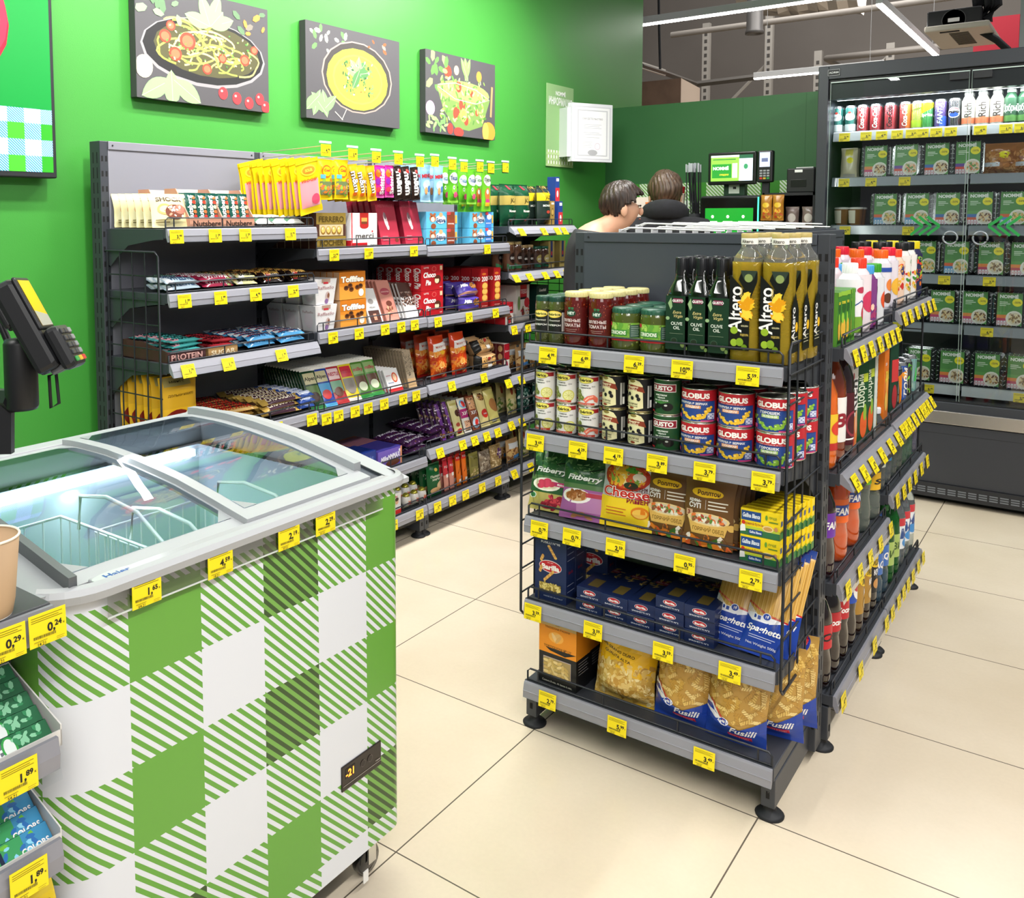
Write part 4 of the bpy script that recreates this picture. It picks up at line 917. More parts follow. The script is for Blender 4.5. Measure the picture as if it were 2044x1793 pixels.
def colrows(kind, sh, us, rows, pitch, desc, cat, where, d0=.006, stagger=0.0, u_is='c', names=None, rz=0.0, tilt=0.0, stack=1, hh=.1, group=None, sc=1.0, h0=0.0):
    for i, u in enumerate(us):
        for j in range(rows):
            for k in range(stack):
                b = [desc if not isinstance(desc, (list, tuple)) else desc[i], nth(i, len(us)) if not names else names[i]]
                if stack > 1: b.append(['lower', 'upper', 'third'][k] if stack < 3 else ['lower', 'middle', 'upper'][k])
                if rows > 1: b.append(rowname(j, rows))
                kd = kind if not isinstance(kind, (list, tuple)) else kind[i]
                a = sh.A(u, d0)
                put(kd, sh, a+stagger*j, d0+j*pitch, h0+k*hh, (' '.join(q for q in b if q)+', '+where), cat, group or ((desc if not isinstance(desc, (list, tuple)) else desc[0])+'s'), rz=rz+(.12*math.sin(i*7+j*3+k*5) if rz >= 0 and kd in ROUND else 0), tilt=tilt, sc=sc)
ROUND = set()
ROUND |= {k_cap, k_tom, k_gher}
colrows(k_cap, J, [1086, 1112], 5, .049, 'slim jar of green capers', 'jar', W1, .035, .004)
colrows(k_tom, J, [1150, 1199], 4, .066, 'jar of dried tomatoes with gold lid', 'jar', W1, .036, .004)
colrows(k_gher, J, [1251, 1309], 3, .079, 'round jar of small gherkins', 'jar', W1, .042, -.002)
colrows(k_oo, J, [1359, 1398, 1438], 3, .062, 'dark square olive oil bottle', 'bottle', W1, .035, -.001)
colrows(k_so, J, [1491, 1552], 3, .072, 'tall clear bottle of golden sunflower oil', 'bottle', W1, .04, .006)
# --- cans
def can_olive(shr):
    s = [('r', 0, 0, 1, 1, '#e9e7e4'), ('r', 0, .83, 1, .97, '#a8262c'), ('e', .5, .87, .3, .12, '#5a4a20'), ('e', .5, .87, .285, .105, '#f0e46a'), ('t', 'Ibérica', .5, .87, .1, '#3a3418', {'w': .42, 'b': .05}), ('t', 'Оливки', .5, .7, .055, '#33332e', {'b': .03}), ('t', 'с креветкой' if shr else 'с лимоном', .5, .61, .05, '#33332e', {'b': .03}), ('t', 'Xyliu', .78, .66, .05, '#6d6d6a', {'s': .4})]
    for x, y in ((.16, .42), (.3, .46), (.2, .3), (.34, .34), (.14, .2), (.28, .2), (.42, .25)): s += [('e', x, y, .075, .085, '#6f7a38'), ('e', x-.02, y+.03, .03, .03, '#a4ac6c')]
    if shr: s += [('s', [(.5, .14), (.62, .26), (.78, .3), (.9, .2), (.86, .12)], .011, '#e8705a'), ('s', [(.52, .16), (.64, .28), (.78, .32)], .003, '#f8c0a8')]
    else: s += [('e', .74, .26, .2, .19, '#d2cc4c'), ('e', .74, .26, .17, .16, '#e8e6a0')]+[('s', [(.74, .26), (.74+.15*math.cos(q), .26+.14*math.sin(q))], .0008, '#c4c060') for q in (0, .8, 1.6, 2.4, 3.2, 4, 4.8, 5.6)]
    s += [('r', .18, .02, .82, .09, '#c23a28'), ('t', 'Product of Spain', .5, .055, .035, '#f0dcd0', {'w': .4})]
    return tin('olive_can', .0265, .082, '#e9e7e4', s)
def can_maestro():
    s = [('p', [(.06, .1), (.1, .8), (.2, .93), (.5, .98), (.62, .93), (.7, .8), (.72, .1), (.5, .03), (.25, .03)], '#e6dfae'), ('e', .4, .93, .1, .05, '#8a7a40'), ('p', [(.05, .6), (.12, .78), (.4, .82), (.7, .76), (.76, .58), (.6, .62), (.4, .66), (.2, .63)], '#8c3a22'), ('t', 'Maestro', .4, .75, .075, '#f0e2c0', {'w': .36, 's': .2, 'b': .04}), ('t', 'de Oliva', .4, .67, .065, '#f0e2c0', {'w': .3, 's': .2}), ('t', 'МАСЛИНЫ', .4, .22, .06, '#4c4530', {'w': .34}), ('t', 'без косточки', .4, .15, .04, '#4c4530', {'w': .34}), ('e', .4, .09, .07, .035, '#8c3a22'), ('r', .83, .1, .88, .8, '#b9b9b4'), ('r', .9, .45, .97, .8, '#8f8f8a'), ('r', .9, .12, .97, .35, '#e6e6e2')]
    for x, y in ((.2, .46), (.33, .52), (.42, .4), (.56, .48), (.6, .38)): s.append(('e', x, y, .05, .065, '#1d1d22'))
    return tin('black_olive_can', .031, .086, '#16171a', s, rim='#c9bd8c')
def can_gusto():
    s = [('r', .12, .66, .88, .9, WH), ('r', .14, .68, .86, .88, '#8c2030'), ('t', 'GUSTO', .5, .78, .13, WH, {'w': .56, 'b': .06}), ('t', 'маслины', .5, .57, .06, '#dfe6dc', {'b': .04}), ('t', 'чёрные', .5, .49, .05, '#dfe6dc', {'b': .04}), ('t', 'без косточки', .5, .41, .05, '#dfe6dc', {'b': .04}), ('e', .66, .22, .14, .12, '#0e0f10'), ('e', .4, .27, .13, .12, '#0e0f10'), ('e', .24, .15, .12, .1, '#151617'), ('e', .62, .26, .04, .03, '#c9d0c9'), ('e', .36, .31, .03, .03, '#c9d0c9'), ('r', .04, .03, .3, .08, '#b8242c'), ('p', [(.3, .36), (.5, .4), (.72, .36), (.5, .3)], '#3f7a3a')]
    return tin('gusto_olive_can', .033, .088, '#1f4a28', s)
def can_globus(pea):
    c = '#86b83c' if pea else '#f0c030'; nm = 'ГОРОШЕК' if pea else 'КУКУРУЗА В ЗЕРНАХ'; ad = 'ЗЕЛЕНЫЙ' if pea else 'СЛАДКАЯ'
    s = [('r', 0, 0, 1, .64, '#27468c'), ('r', 0, .63, 1, .66, '#1f3a78'), ('t', 'GLOBUS', .5, .82, .16, '#fbf4f0', {'w': .7, 'b': .07}), ('t', 'вкус каждый день', .5, .69, .03, '#e8c8c8', {'w': .5}), ('t', nm, .47, .57, .065 if not pea else .075, WH, {'w': .66 if not pea else .42, 'b': .05}), ('r', .3, .41, .66, .51, '#a9c86a' if pea else '#e6a06a'), ('t', ad, .48, .46, .06, WH, {'w': .3, 'b': .05})]
    rd = random.Random(3)
    for q in range(26):
        t = PI+PI*rd.random(); r = rd.uniform(.26, .36); s.append(('e', .5+r*1.05*math.cos(t), .42+r*.95*math.sin(t), .04, .052, c)); 
    for q in range(9): t = PI+PI*q/8; s.append(('e', .5+.3*math.cos(t)-.01, .42+.28*math.sin(t)+.015, .018, .02, '#fbe48c' if not pea else '#c9e08a'))
    s += [('e', .85, .36, .04, .055, c), ('e', .88, .46, .035, .045, c), ('e', .1, .36, .05, .07, c), ('r', .8, .08, .97, .27, '#c9d0e6')]+[('r', .81+.05*(i % 3), .1+.055*(i//3), .84+.05*(i % 3), .13+.055*(i//3), '#27468c') for i in (0, 4, 2, 6, 8)]+[('r', .02, .05, .2, .17, '#c4407a'), ('r', .66, .0, .95, .05, '#c4407a')]
    return tin('vegetable_can', .0415, .081, '#b8222e', s, a=1.35)
k_o1, k_o2, k_ma, k_gu, k_co, k_pe = can_olive(0), can_olive(1), can_maestro(), can_gusto(), can_globus(0), can_globus(1)
C2 = EC[1]; W2 = 'end shelf'
ROUND |= {k_o1, k_o2, k_ma, k_gu}
colrows([k_o1, k_o1, k_o2], C2, [1089, 1131, 1175], 3, .058, ['white can of green olives with lemon', 'white can of green olives with lemon', 'white can of green olives with shrimp'], 'can', W2, .03, .002, stack=2, hh=.083)
colrows(k_ma, C2, [1226, 1278], 3, .068, 'black can of olives with cream label', 'can', W2, .034, .002, stack=2, hh=.087)
colrows(k_gu, C2, [1331], 3, .07, 'dark green can of black olives', 'can', W2, .036, .002, stack=2, hh=.089)
colrows([k_co, k_co, k_pe], C2, [1394, 1468, 1546], 3, .086, ['red and blue can of sweet corn', 'red and blue can of sweet corn', 'red and blue can of green peas'], 'can', W2, .044, .004, stack=2, hh=.082)
# --- pouches
def fit(rasp):
    s = [('r', 0, .5, 1, 1, '#2f5c34'), ('n', 22, .02, .7, .98, .98, .04, ['#5f8a50', '#86a874', '#3d6a3a', '#1f4826'], 2), ('r', 0, .5, 1, .58, '#56764a'), ('t', 'Fitberry', .5, .68, .085, '#1b2a1c', {'w': .78, 's': .25, 'b': .05}), ('t', 'Fitberry', .49, .688, .085, '#f0f2ee', {'w': .78, 's': .25, 'b': .045}), ('s', [(.6, .8), (.75, .83), (.9, .87)], .003, '#1b2a1c')]
    if rasp: s += [('e', .42, .44, .34, .11, '#ece8da'), ('e', .42, .44, .27, .08, '#d9cfae'), ('r', .55, .43, .98, .5, '#b83268'), ('t', 'Malina', .76, .465, .035, WH), ('r', 0, 0, 1, .3, '#b0a45c')]+[('e', x, y, .09, .045, '#c8405a') for x, y in ((.32, .47), (.45, .5), (.42, .43), (.3, .41), (.54, .45))]+[('e', x, y, .13, .06, '#a02a3c') for x, y in ((.6, .14), (.8, .2), (.45, .1))]+[('n', 20, .4, .04, .98, .26, .02, ['#c8404c', '#8a2030', '#d8606c'], 5), ('e', .12, .24, .1, .05, '#dfe6dc'), ('e', .12, .24, .08, .04, '#3d7a4c')]
    else: s += [('r', 0, 0, 1, .5, '#9a5a94'), ('r', .4, .14, 1, .46, '#b07aa8'), ('e', .36, .38, .34, .12, '#ece8e4'), ('e', .36, .38, .26, .085, '#c9a47a'), ('r', .58, .38, .98, .45, '#b03a4c')]+[('n', 14, .18, .34, .56, .46, .022, ['#8a5228', '#a4683a', '#6d3c1c'], 5, 1.6)]+[('e', x, y, .1, .035, '#a8744c', r) for x, y, r in ((.5, .1, .3), (.66, .06, -.3), (.35, .07, .6))]
    return bag('snack_pouch', .125, .16, .03, '#2a5630', s, 3+rasp, .22, .05, .12)
def ramen():
    s = [('r', 0, .0, 1, .42, '#f2cf2a'), ('r', 0, .93, 1, 1, '#c9c9cc'), ('e', .5, .72, .44, .2, '#b8371c'), ('e', .5, .72, .37, .165, '#d2502a'), ('n', 30, .2, .6, .8, .84, .03, ['#f0c848', '#e6a830', '#d9602c', '#7aa03c', '#f4e0a0'], 7, 2.5)]
    for x, r in ((.28, .9), (.36, 1.0), (.45, .8)): s.append(('e', x, .73, .06, .16, '#f0b838', -.25))
    s += [('n', 16, .5, .78, .72, .9, .018, ['#3f8a2c', '#5fae3c'], 8), ('e', .74, .72, .12, .06, '#e8e0d0'), ('e', .6, .6, .13, .05, '#2c3a22')]
    s += [('t', 'Cheese', .5, .5, .13, '#7a1a10', {'w': .92, 'b': .13}), ('t', 'Cheese', .5, .5, .13, '#fbf8f0', {'w': .9, 'b': .085}), ('t', 'Cheese', .5, .5, .13, '#c82a20', {'w': .88, 'b': .03}), ('t', 'РАМЕН', .74, .4, .06, '#8a1a2c', {'b': .05}), ('t', '치즈라면', .74, .56, .05, '#5a1c14', {'b': .03}), ('e', .8, .25, .16, .08, '#e0801c'), ('e', .8, .24, .13, .06, '#f0c050'), ('t', '110г', .8, .06, .045, '#b02a1c', {'b': .05})]+lines(.15, .55, [.27, .23, .19], '#c8602a', .005)
    return bag('noodle_pouch', .14, .185, .045, '#cdd0d2', s, 6, .2, .05, .16, cb='#c9b030')
def soup_p():
    s = [('e', .42, .8, .26, .07, '#f0c020'), ('e', .58, .8, .2, .06, '#f0c020'), ('t', 'Роллтон', .5, .8, .06, '#5a3210', {'w': .44, 'b': .05}), ('t', 'крем-', .24, .68, .05, WH, {'w': .24, 'b': .05}), ('t', 'СУП', .24, .6, .07, WH, {'w': .24, 'b': .05}), ('r', .45, .56, .455, .7, WH)]+lines(.5, .88, [.68, .63, .58], '#efe6d8', .009)+[('r', .06, .44, .2, .53, '#dcae8a'), ('t', '3', .12, .485, .06, '#7a2a18', {'b': .05})]
    s += [('p', [(.1, .42), (.92, .42), (.84, .2), (.2, .2)], '#e0b45c'), ('e', .96, .34, .08, .05, '#e0b45c'), ('e', .51, .42, .42, .09, '#ecd092'), ('e', .51, .42, .37, .07, '#d8cbb0'), ('n', 40, .2, .38, .82, .47, .012, ['#e87a3c', '#8a5a3c', '#f0ead8', '#5f8a3c', '#b0402c'], 4), ('t', 'ГОРЯЧИЙ ОБЕД', .52, .27, .055, '#8a6a28', {'w': .6}), ('n', 24, .02, .02, .98, .14, .03, ['#e8862c', '#f0e6d8', '#6f4a2c', '#4c7c34', '#d9602c'], 9)]
    return bag('soup_sachet', .125, .165, .022, '#6f4c26', s, 9, .32, .04, .1)
def cubes():
    s = [('r', 0, 0, 1, .26, '#2f6e44'), ('r', 0, .24, 1, .34, '#b9c83a'), ('r', .02, .56, .52, .92, '#1f4a8c'), ('t', 'Gallina Blanca', .27, .76, .16, '#e8eef6', {'w': .44, 'b': .05, 's': .2}), ('t', 'Куриный бульон', .33, .46, .1, '#b0622a', {'w': .5}), ('p', [(0, .1), (0, .3), (.06, .44), (.12, .36), (.14, .14)], WH), ('e', .08, .46, .05, .08, '#d2301c'), ('e', .7, .36, .14, .12, '#e6cf9a'), ('e', .7, .36, .11, .08, '#c8964c'), ('e', .9, .4, .05, .09, '#c08a5a'), ('r', .22, .06, .56, .24, '#1f4a8c'), ('t', 'Gallina Blanca', .39, .15, .09, '#e8eef6', {'w': .3, 'b': .04}), ('e', .66, .78, .03, .1, '#5f9a34'), ('t', 'ЛУЧШЕ', .82, .8, .09, '#4c7c2c', {'w': .2}), ('r', .72, .62, .95, .66, '#4c7c2c')]
    return carton('stock_cube_box', .09, .022, .062, '#f2d418', s, [('r', 0, 0, 1, .3, '#3f7a3c'), ('r', .2, .5, .8, .7, '#1f4a8c')], [('r', 0, .3, 1, .7, '#c9a818')])
k_f1, k_f2, k_ra, k_sp, k_cu = fit(1), fit(0), ramen(), soup_p(), cubes()
P3 = EC[2]; W3 = 'end shelf'
def stackback(kind, sh, u, n, pitch, desc, cat, where, tilt=.3, d0=.045, da=0.0, h0=.004, rz=0.0, grp=None):
    a = sh.A(u, d0)
    for j in range(n):
        lb = desc+(' '+rowname(j, n) if n > 1 else '')+', '+where
        put(kind, sh, a+da*j, d0+j*pitch, h0+(.001*j), lb, cat, grp or desc+'s', tilt=tilt+.02*math.sin(j*3), rz=rz+.03*math.sin(j*5+1))
stackback(k_f1, P3, 1094, 5, .026, 'green snack pouch with raspberries', 'pouch', W3, .32, .04, .006, rz=.05)
stackback(k_f2, P3, 1160, 5, .026, 'green and violet snack pouch with nuts', 'pouch', W3, .3, .03, .003, rz=.08)
stackback(k_ra, P3, 1247, 3, .045, 'yellow and red pouch of cheese noodles', 'pouch', W3, .22, .04, .004, rz=.06)
stackback(k_sp, P3, 1329, 5, .02, 'brown soup sachet, left pile,', 'sachet', W3, .16, .05, .004)
stackback(k_sp, P3, 1411, 5, .02, 'brown soup sachet, right pile,', 'sachet', W3, .14, .035, .006)
a = P3.A(1518, .03)
for j in range(8):
    for k in range(2):
        put(k_cu, P3, a+.004*j, .02+j*.0235, k*.063, 'yellow stock cube box '+ORD[j]+' from the front, '+['lower', 'upper'][k]+' layer, left column', 'box', 'yellow stock cube boxes')
a = min(P3.A(1592, .06), .587)
for j in range(6): put(k_cu, P3, a, .06+j*.0235, 0, 'yellow stock cube box '+ORD[j]+' from the front in the right column, '+W3, 'box', 'yellow stock cube boxes')
# --- blue pasta boxes and spaghetti
NAVY = '#1c2a52'
def spiral(cx, cy, L, t, n=7):
    o = []
    for i in range(n): f_ = (i/(n-1)-.5)*L; o.append(('e', cx+f_*math.cos(t), cy+f_*math.sin(t)*.62, .052, .022, ['#d8ab5c', '#c4904a'][i % 2], t+.9))
    return o
def fus_box():
    s = [('t', 'FUSILLI N°98', .5, .94, .035, '#dfe3ee', {'w': .6}), ('e', .5, .56, .36, .1, '#d9d2d4'), ('e', .5, .56, .345, .088, '#b8202e'), ('t', 'Barilla', .5, .55, .08, WH, {'w': .56, 'b': .06}), ('t', 'DAL 1877', .5, .62, .018, '#e8c8c8')]+spiral(.56, .8, .34, -.9)+spiral(.24, .68, .12, 1.1, 4)+spiral(.2, .5, .12, 1.2, 4)+spiral(.46, .41, .36, .75)
    s += [('r', .16, .18, .84, .29, '#8a7430'), ('n', 40, .18, .19, .82, .28, .014, ['#c9b460', '#a08a3c', '#e0cc80'], 3, 2.5), ('t', 'MADE BY IN ITALY', .6, .08, .022, '#9aa3bd', {'w': .6})]
    return carton('fusilli_box', .096, .05, .172, NAVY, s, [('t', 'Barilla', .5, .5, .05, '#8a2030', {'w': .5})]+lines(.1, .9, [.9, .8, .7, .3, .2], '#8a93b0', .006), rough=.35)
def spag_box(txt):
    s = [('e', .5, .62, .24, .24, '#c9ccd8'), ('e', .5, .62, .22, .21, '#b8202e'), ('t', 'Barilla', .5, .61, .17, WH, {'w': .34, 'b': .06}), ('t', txt, .5, .24, .12, '#dfe3ee', {'w': .66})]
    tp = [('r', .3, .08, .7, .3, '#6d5c2c'), ('n', 24, .12, .45, .88, .72, .02, ['#b09048', '#c4a860', '#8a7034'], 5, 4), ('e', .5, .62, .3, .055, '#8a2030'), ('t', 'Barilla', .5, .62, .03, '#c9b8c0', {'w': .5})]
    return carton('spaghetti_box', .0745, .24, .031, NAVY, s, lines(.1, .9, [.5], '#8a93b0', .05), tp, rough=.35)
k_fb, k_s1, k_s2 = fus_box(), spag_box('BAVETTE N°13'), spag_box('SPAGHETTI N°5')
B4 = EC[3]; W4 = 'end shelf'
a = B4.A(1101, .02)
for j in range(4): put(k_fb, B4, a, .012+j*.053, 0, 'tall navy fusilli box '+rowname(j, 4)+', left end of the navy box level', 'box', 'navy fusilli boxes')
a = B4.A(1160, .1)
for j in range(2): put(k_fb, B4, a+.015, .13+j*.053, 0, 'tall navy fusilli box half hidden behind the long boxes, '+['nearer', 'farther'][j]+' one', 'box', 'navy fusilli boxes')
cols = [(1174, k_s1, 2, 'first'), (1224, k_s1, 2, 'second'), (1277, k_s2, 2, 'third'), (1334, k_s2, 3, 'fourth'), (1394, k_s2, 3, 'fifth')]
for i, (u, kd, n, o_) in enumerate(cols):
    a = B4.A(u, .01)
    for k in range(n): put(kd, B4, a, .012+.004*((i+k) % 2), k*.0318, 'long navy pasta box lying end-on, '+o_+' column, '+(['lower', 'upper'] if n == 2 else ['lower', 'middle', 'upper'])[k]+' one', 'box', 'navy pasta boxes lying in columns', rz=.02*math.sin(i*3+k))
def spag_bag():
    mb_s = [('r', 0, .0, 1, .36, '#20409c'), ('p', [(0, .36), (0, .46), (.3, .36), (1, .36), (.6, .3), (.2, .3)], '#e8e8ee'), ('p', [(.0, .46), (.0, .48), (.5, .39), (1, .37), (1, .355), (.5, .37)], '#c82a34')]
    for i in range(30): mb_s.append(('s', [(.04+i*.0317, .37), (.05+i*.0313+.01*math.sin(i*5), .9)], .0011, ['#b4883a', '#e6c47c', '#d0a552'][i % 3]))
    mb_s += [('r', 0, .92, 1, 1, '#24408c'), ('e', .5, .93, .36, .045, '#c82a34'), ('e', .52, .36, .1, .036, '#e8e8f0'), ('e', .52, .36, .085, .03, '#20409c'), ('t', '19', .52, .36, .025, WH, {'b': .03}), ('t', 'Spaghetti', .5, .24, .055, WH, {'w': .8, 's': .3, 'b': .03}), ('t', 'Net Weight 500g', .5, .1, .022, '#d9def0', {'w': .7})]+lines(.2, .8, [.17, .15], '#c9d0ec', .003)
    return bag('spaghetti_bag', .1, .25, .035, '#d8ad5a', mb_s, 12, .22, .03, .1)
k_sb = spag_bag()
for u, d, dsc in ((1444, .02, 'left'), (1508, .012, 'right')):
    a = B4.A(u, d)
    for j in range(3): put(k_sb, B4, a+.008*j, d+.022+j*.03, .004, 'blue and clear bag of spaghetti leaning back, '+dsc+' pile, '+rowname(j, 3), 'bag', 'spaghetti bags', tilt=.5-.03*j, roll=.1, rz=.05)
# --- bottom level
def tort():
    s = [('r', 0, .54, 1, 1, '#e8901c'), ('r', 0, .0, 1, .46, '#17181a'), ('p', [(0, .46), (0, .6), (.3, .5), (.7, .47), (1, .54), (1, .46)], '#e8901c'), ('r', 0, .86, 1, 1, '#c8a468'), ('t', 'PASTERONI', .5, .93, .1, '#8a6a34', {'w': .8, 'x': .1, 'b': .0}), ('t', 'TRADIZIONE ITALIANA', .5, .84, .028, '#5a3a10', {'w': .68}), ('e', .46, .71, .2, .08, '#f2ae4a')]
    s += [('e', .46, .73, .13, .024, '#e6b46a', .5), ('e', .42, .7, .13, .026, '#f0c88a', -1.0), ('e', .52, .69, .12, .024, '#d9a45c', .9)]
    s += [('t', 'TORTIGLIONI №127', .5, .56, .035, '#6d4410', {'w': .74}), ('r', .12, .13, .86, .4, '#b8a8ac'), ('r', .13, .14, .85, .39, '#a8905c')]+[('e', .2+.09*(i % 7), .18+.055*(i//7), .08, .022, ['#e6cc8c', '#d4b46c', '#c4a45c'][i % 3], (i*37 % 7)*.5) for i in range(26)]+[('t', 'Cottura 8 min. Al dente 6 min.', .5, .05, .028, '#c9c4b8', {'w': .8})]
    sd = [('r', 0, .46, 1, 1, '#d0821c')]+lines(.15, .85, [.4, .36, .32, .28, .24], '#8a8a8c', .005)
    return carton('tortiglioni_box', .115, .075, .19, '#17181a', s, sd, [('r', 0, 0, 1, 1, '#c87a18')], rough=.38)
PASTA = ['#d8b460', '#c89e48', '#e6cb84', '#b88c3c', '#dcbc70']
def fusn(n, x0, y0, x1, y1, seed, w=.145, h=.225):
    """short twisted pasta: a fat pale stroke with slanting ridges across it"""
    rd = random.Random(seed); o = []
    for i in range(n):
        cx, cy, t = rd.uniform(x0, x1), rd.uniform(y0, y1), rd.uniform(0, PI); L = .026; dx, dy = math.cos(t), math.sin(t)
        P = lambda s_, q_: (min(max(cx+(dx*s_-dy*q_)/w, 0), 1), min(max(cy+(dy*s_+dx*q_)/h, y0-.03), 1))
        o.append(('s', [P(-L/2, 0), P(L/2, 0)], .0082, PASTA[i % 5]))
        for k in range(5): s_ = (k/4-.5)*L*.86; o.append(('s', [P(s_-.0025, -.0046), P(s_+.0025, .0046)], .0012, '#a07a38'))
    return o
def yel_bag():
    s = [('n', 330, .0, .05, 1, .52, .02, PASTA+['#f0dca0'], 3, 1.7), ('p', [(0, .46), (0, 1), (1, 1), (1, .34), (.8, .38), (.5, .42), (.25, .5)], '#e6b41c'), ('t', 'PROFESSIONALE', .42, .83, .05, '#3c3210', {'w': .8, 'b': .04, 'r': -.16}), ('t', '100% GRANO DURO', .4, .66, .034, '#4c3c10', {'w': .6, 'r': -.16}), ('t', 'QUALITA ALTA', .42, .59, .034, '#4c3c10', {'w': .46, 'r': -.16})]
    return bag('yellow_pasta_bag', .165, .215, .095, '#c9a450', s, 15, .25, .05, .14, cb='#d8aa20')
def fus_bag():
    s = fusn(95, .05, .3, .95, .88, 5)+[('r', 0, 0, 1, .2, '#20409c'), ('p', [(0, .2), (0, .36), (.12, .38), (.34, .26), (.6, .22), (1, .34), (1, .2)], '#20409c'), ('p', [(0, .3), (0, .42), (.14, .4), (.34, .27), (.3, .24), (.14, .28)], '#e8e8ee'), ('s', [(.1, .43), (.22, .37), (.36, .28)], .003, '#c82a34'), ('e', .36, .265, .085, .04, '#e8e8f0'), ('e', .36, .265, .07, .033, '#20409c'), ('t', '48', .36, .265, .028, WH, {'b': .03}), ('t', 'Fusilli', .64, .2, .065, WH, {'w': .42, 's': .3, 'b': .03}), ('r', .42, .1, .8, .15, '#c83048'), ('t', 'КОТТ 9 МИН', .6, .125, .024, '#f0d8dc', {'w': .3}), ('e', .5, .93, .36, .14, '#24348c'), ('e', .5, .95, .33, .12, '#b82430'), ('t', 'REGGIA', .5, .96, .05, '#e8d8d0', {'w': .46, 'b': .05}), ('s', [(.3, .89), (.4, .87), (.5, .86), (.6, .87), (.7, .89)], .008, '#d88a3c')]
    return bag('fusilli_bag', .145, .225, .085, '#b88f45', s, 17, .2, .05, .13, cb='#20409c')
k_to, k_yb, k_fu = tort(), yel_bag(), fus_bag()
Z5 = EC[4]; W5 = 'end shelf'
a = Z5.A(1113, .012)
for j in range(3): put(k_to, Z5, a, .010+j*.078, 0, 'orange and black tortiglioni box '+rowname(j, 3)+', '+W5, 'box', 'tortiglioni boxes', rz=-.03)
a = Z5.A(1243, .05)
for j in range(2): put(k_yb, Z5, a+.01*j, .055+.11*j, 0, 'yellow topped clear pasta bag '+rowname(j, 2)+', '+W5, 'bag', 'yellow topped pasta bags', tilt=.12, rz=.05, roll=.05)
for u, d, lb, rz_, rl in ((1360, .05, 'left front clear bag of fusilli with blue base', -.03, .03), (1467, .045, 'middle front clear bag of fusilli with blue base', .05, .04), (1356, .16, 'left clear bag of fusilli in the second row', .05, 0), (1462, .16, 'middle clear bag of fusilli in the second row', 0, 0), (1540, .13, 'right clear bag of fusilli standing behind the middle one', .12, .0), (1568, .215, 'rearmost right clear bag of fusilli beside the wire side', .15, 0)):
    put(k_fu, Z5, Z5.A(u, d), d, 0, lb+', '+W5, 'bag', 'fusilli bags', tilt=.1, rz=rz_, roll=rl)

# ---------------------------------------------------------------- price tickets
_tk = {}
def ticket(price, big=True):
    if price in _tk: return _tk[price]
    m = MB(); m.rough = .5; m.box(-.026, -.0005, 0, .026, .0003, .043, TAGY); S = flat(.052, .043, -.0005)
    i, d = price.split(','); x = .5-.03*len(i)
    sp = [('t', i+',', .62-.05*len(i)*.6, .50, .26, BK, {'b': .05}), ('t', d, .78, .56, .17, BK, {'b': .05}), ('t', 'к', .93, .5, .08, BK)]+lines(.06, .9, [.9, .83, .77] if big else [.88, .78], '#5c5410', .008)
    rd = random.Random(price); xx = .1
    while xx < .68: ww = rd.choice([.006, .01, .016]); sp.append(('r', xx, .24, xx+ww, .33, BK)); xx += ww+.011
    sp += [('r', .1, .16, .45, .175, '#5c5410'), ('t', str(rd.randint(10, 69))+'.21', .3, .08, .1, '#3c380c'), ('r', .7, .06, .9, .07, '#5c5410'), ('r', .7, .12, .92, .13, '#5c5410')]
    art(m, S, sp, .0002, .00006); _tk[price] = m.build('price_ticket'); return _tk[price]
def tick(sh, u, price, label, t=0.0):
    return put(ticket(price), sh, sh.A(u, -.0145-t, -.02), -.0155-t, -.046, label, 'price tag', 'yellow price tickets', tilt=math.atan(t/.044))
def ticks(sh, items, where, t=0.0):
    n = len(items)
    for i, (u, p) in enumerate(items): tick(sh, u, p, 'yellow price ticket marked '+p+', '+(nth(i, n)+', ' if n > 1 else '')+where, t)
EH = [Shelf('y', .60, z, '') for z in ECZ]
ticks(EH[0], [(1093, '4,99'), (1160, '6,89'), (1265, '6,39'), (1361, '10,99'), (1492, '5,59')], 'front edge of the jar level', .004)
ticks(EH[1], [(1068, '3,69'), (1153, '4,29'), (1224, '4,19'), (1311, '3,89'), (1406, '3,79'), (1523, '3,79')], 'front edge under the cans', .004)
ticks(EH[2], [(1076, '0,79'), (1141, '0,79'), (1228, '2,59'), (1366, '0,95'), (1498, '2,79')], 'front edge under the pouches', .004)
ticks(EH[3], [(1063, '3,59'), (1183, '3,59'), (1323, '3,59'), (1456, '3,49')], 'front edge under the navy boxes', .004)
ticks(EH[4], [(1092, '2,79'), (1231, '5,99'), (1405, '3,49')], 'front edge of the bottom level', .004)
FH = Shelf('x', FX+.014, .871, 'freezer')
for i, (u, p) in enumerate([(292, '1,65'), (439, '4,59'), (576, '2,19'), (649, '2,29')]):
    put(ticket(p), FH, FH.A(u, 0, -.03), -.001, -.0595, 'yellow price ticket marked '+p+', '+nth(i, 4)+' on the freezer front', 'price tag', 'yellow price tickets')
GH = Shelf('x', .09, .884, 'gum')
for u, p, z, lb in ((95, '0,24', .886, 'right hand ticket on the counter edge by the paper cup'), (12, '0,29', .884, 'ticket cut by the left edge under the paper cup'), (37, '1,89', .700, 'ticket under the silver gum packs'), (58, '1,89', .556, 'ticket under the turquoise gum packs')):
    G_ = Shelf('x', .09, z, 'g'); put(ticket(p), G_, G_.A(u, -.014, -.02), -.015, -.046, 'yellow price '+lb+', marked '+p, 'price tag', 'yellow price tickets', tilt=.04)
# ---------------------------------------------------------------- wall shelving goods
RS = [[Shelf('x', RX-.014, z, '') for z in zz] for zz in RZ]
B1, B2, B3, B4_ = 'first wall bay', 'second wall bay', 'third wall bay', 'last wall bay'
def T(txt_, x_, y_, h_, c_, **k): return ('t', txt_, x_, y_, h_, c_, k)
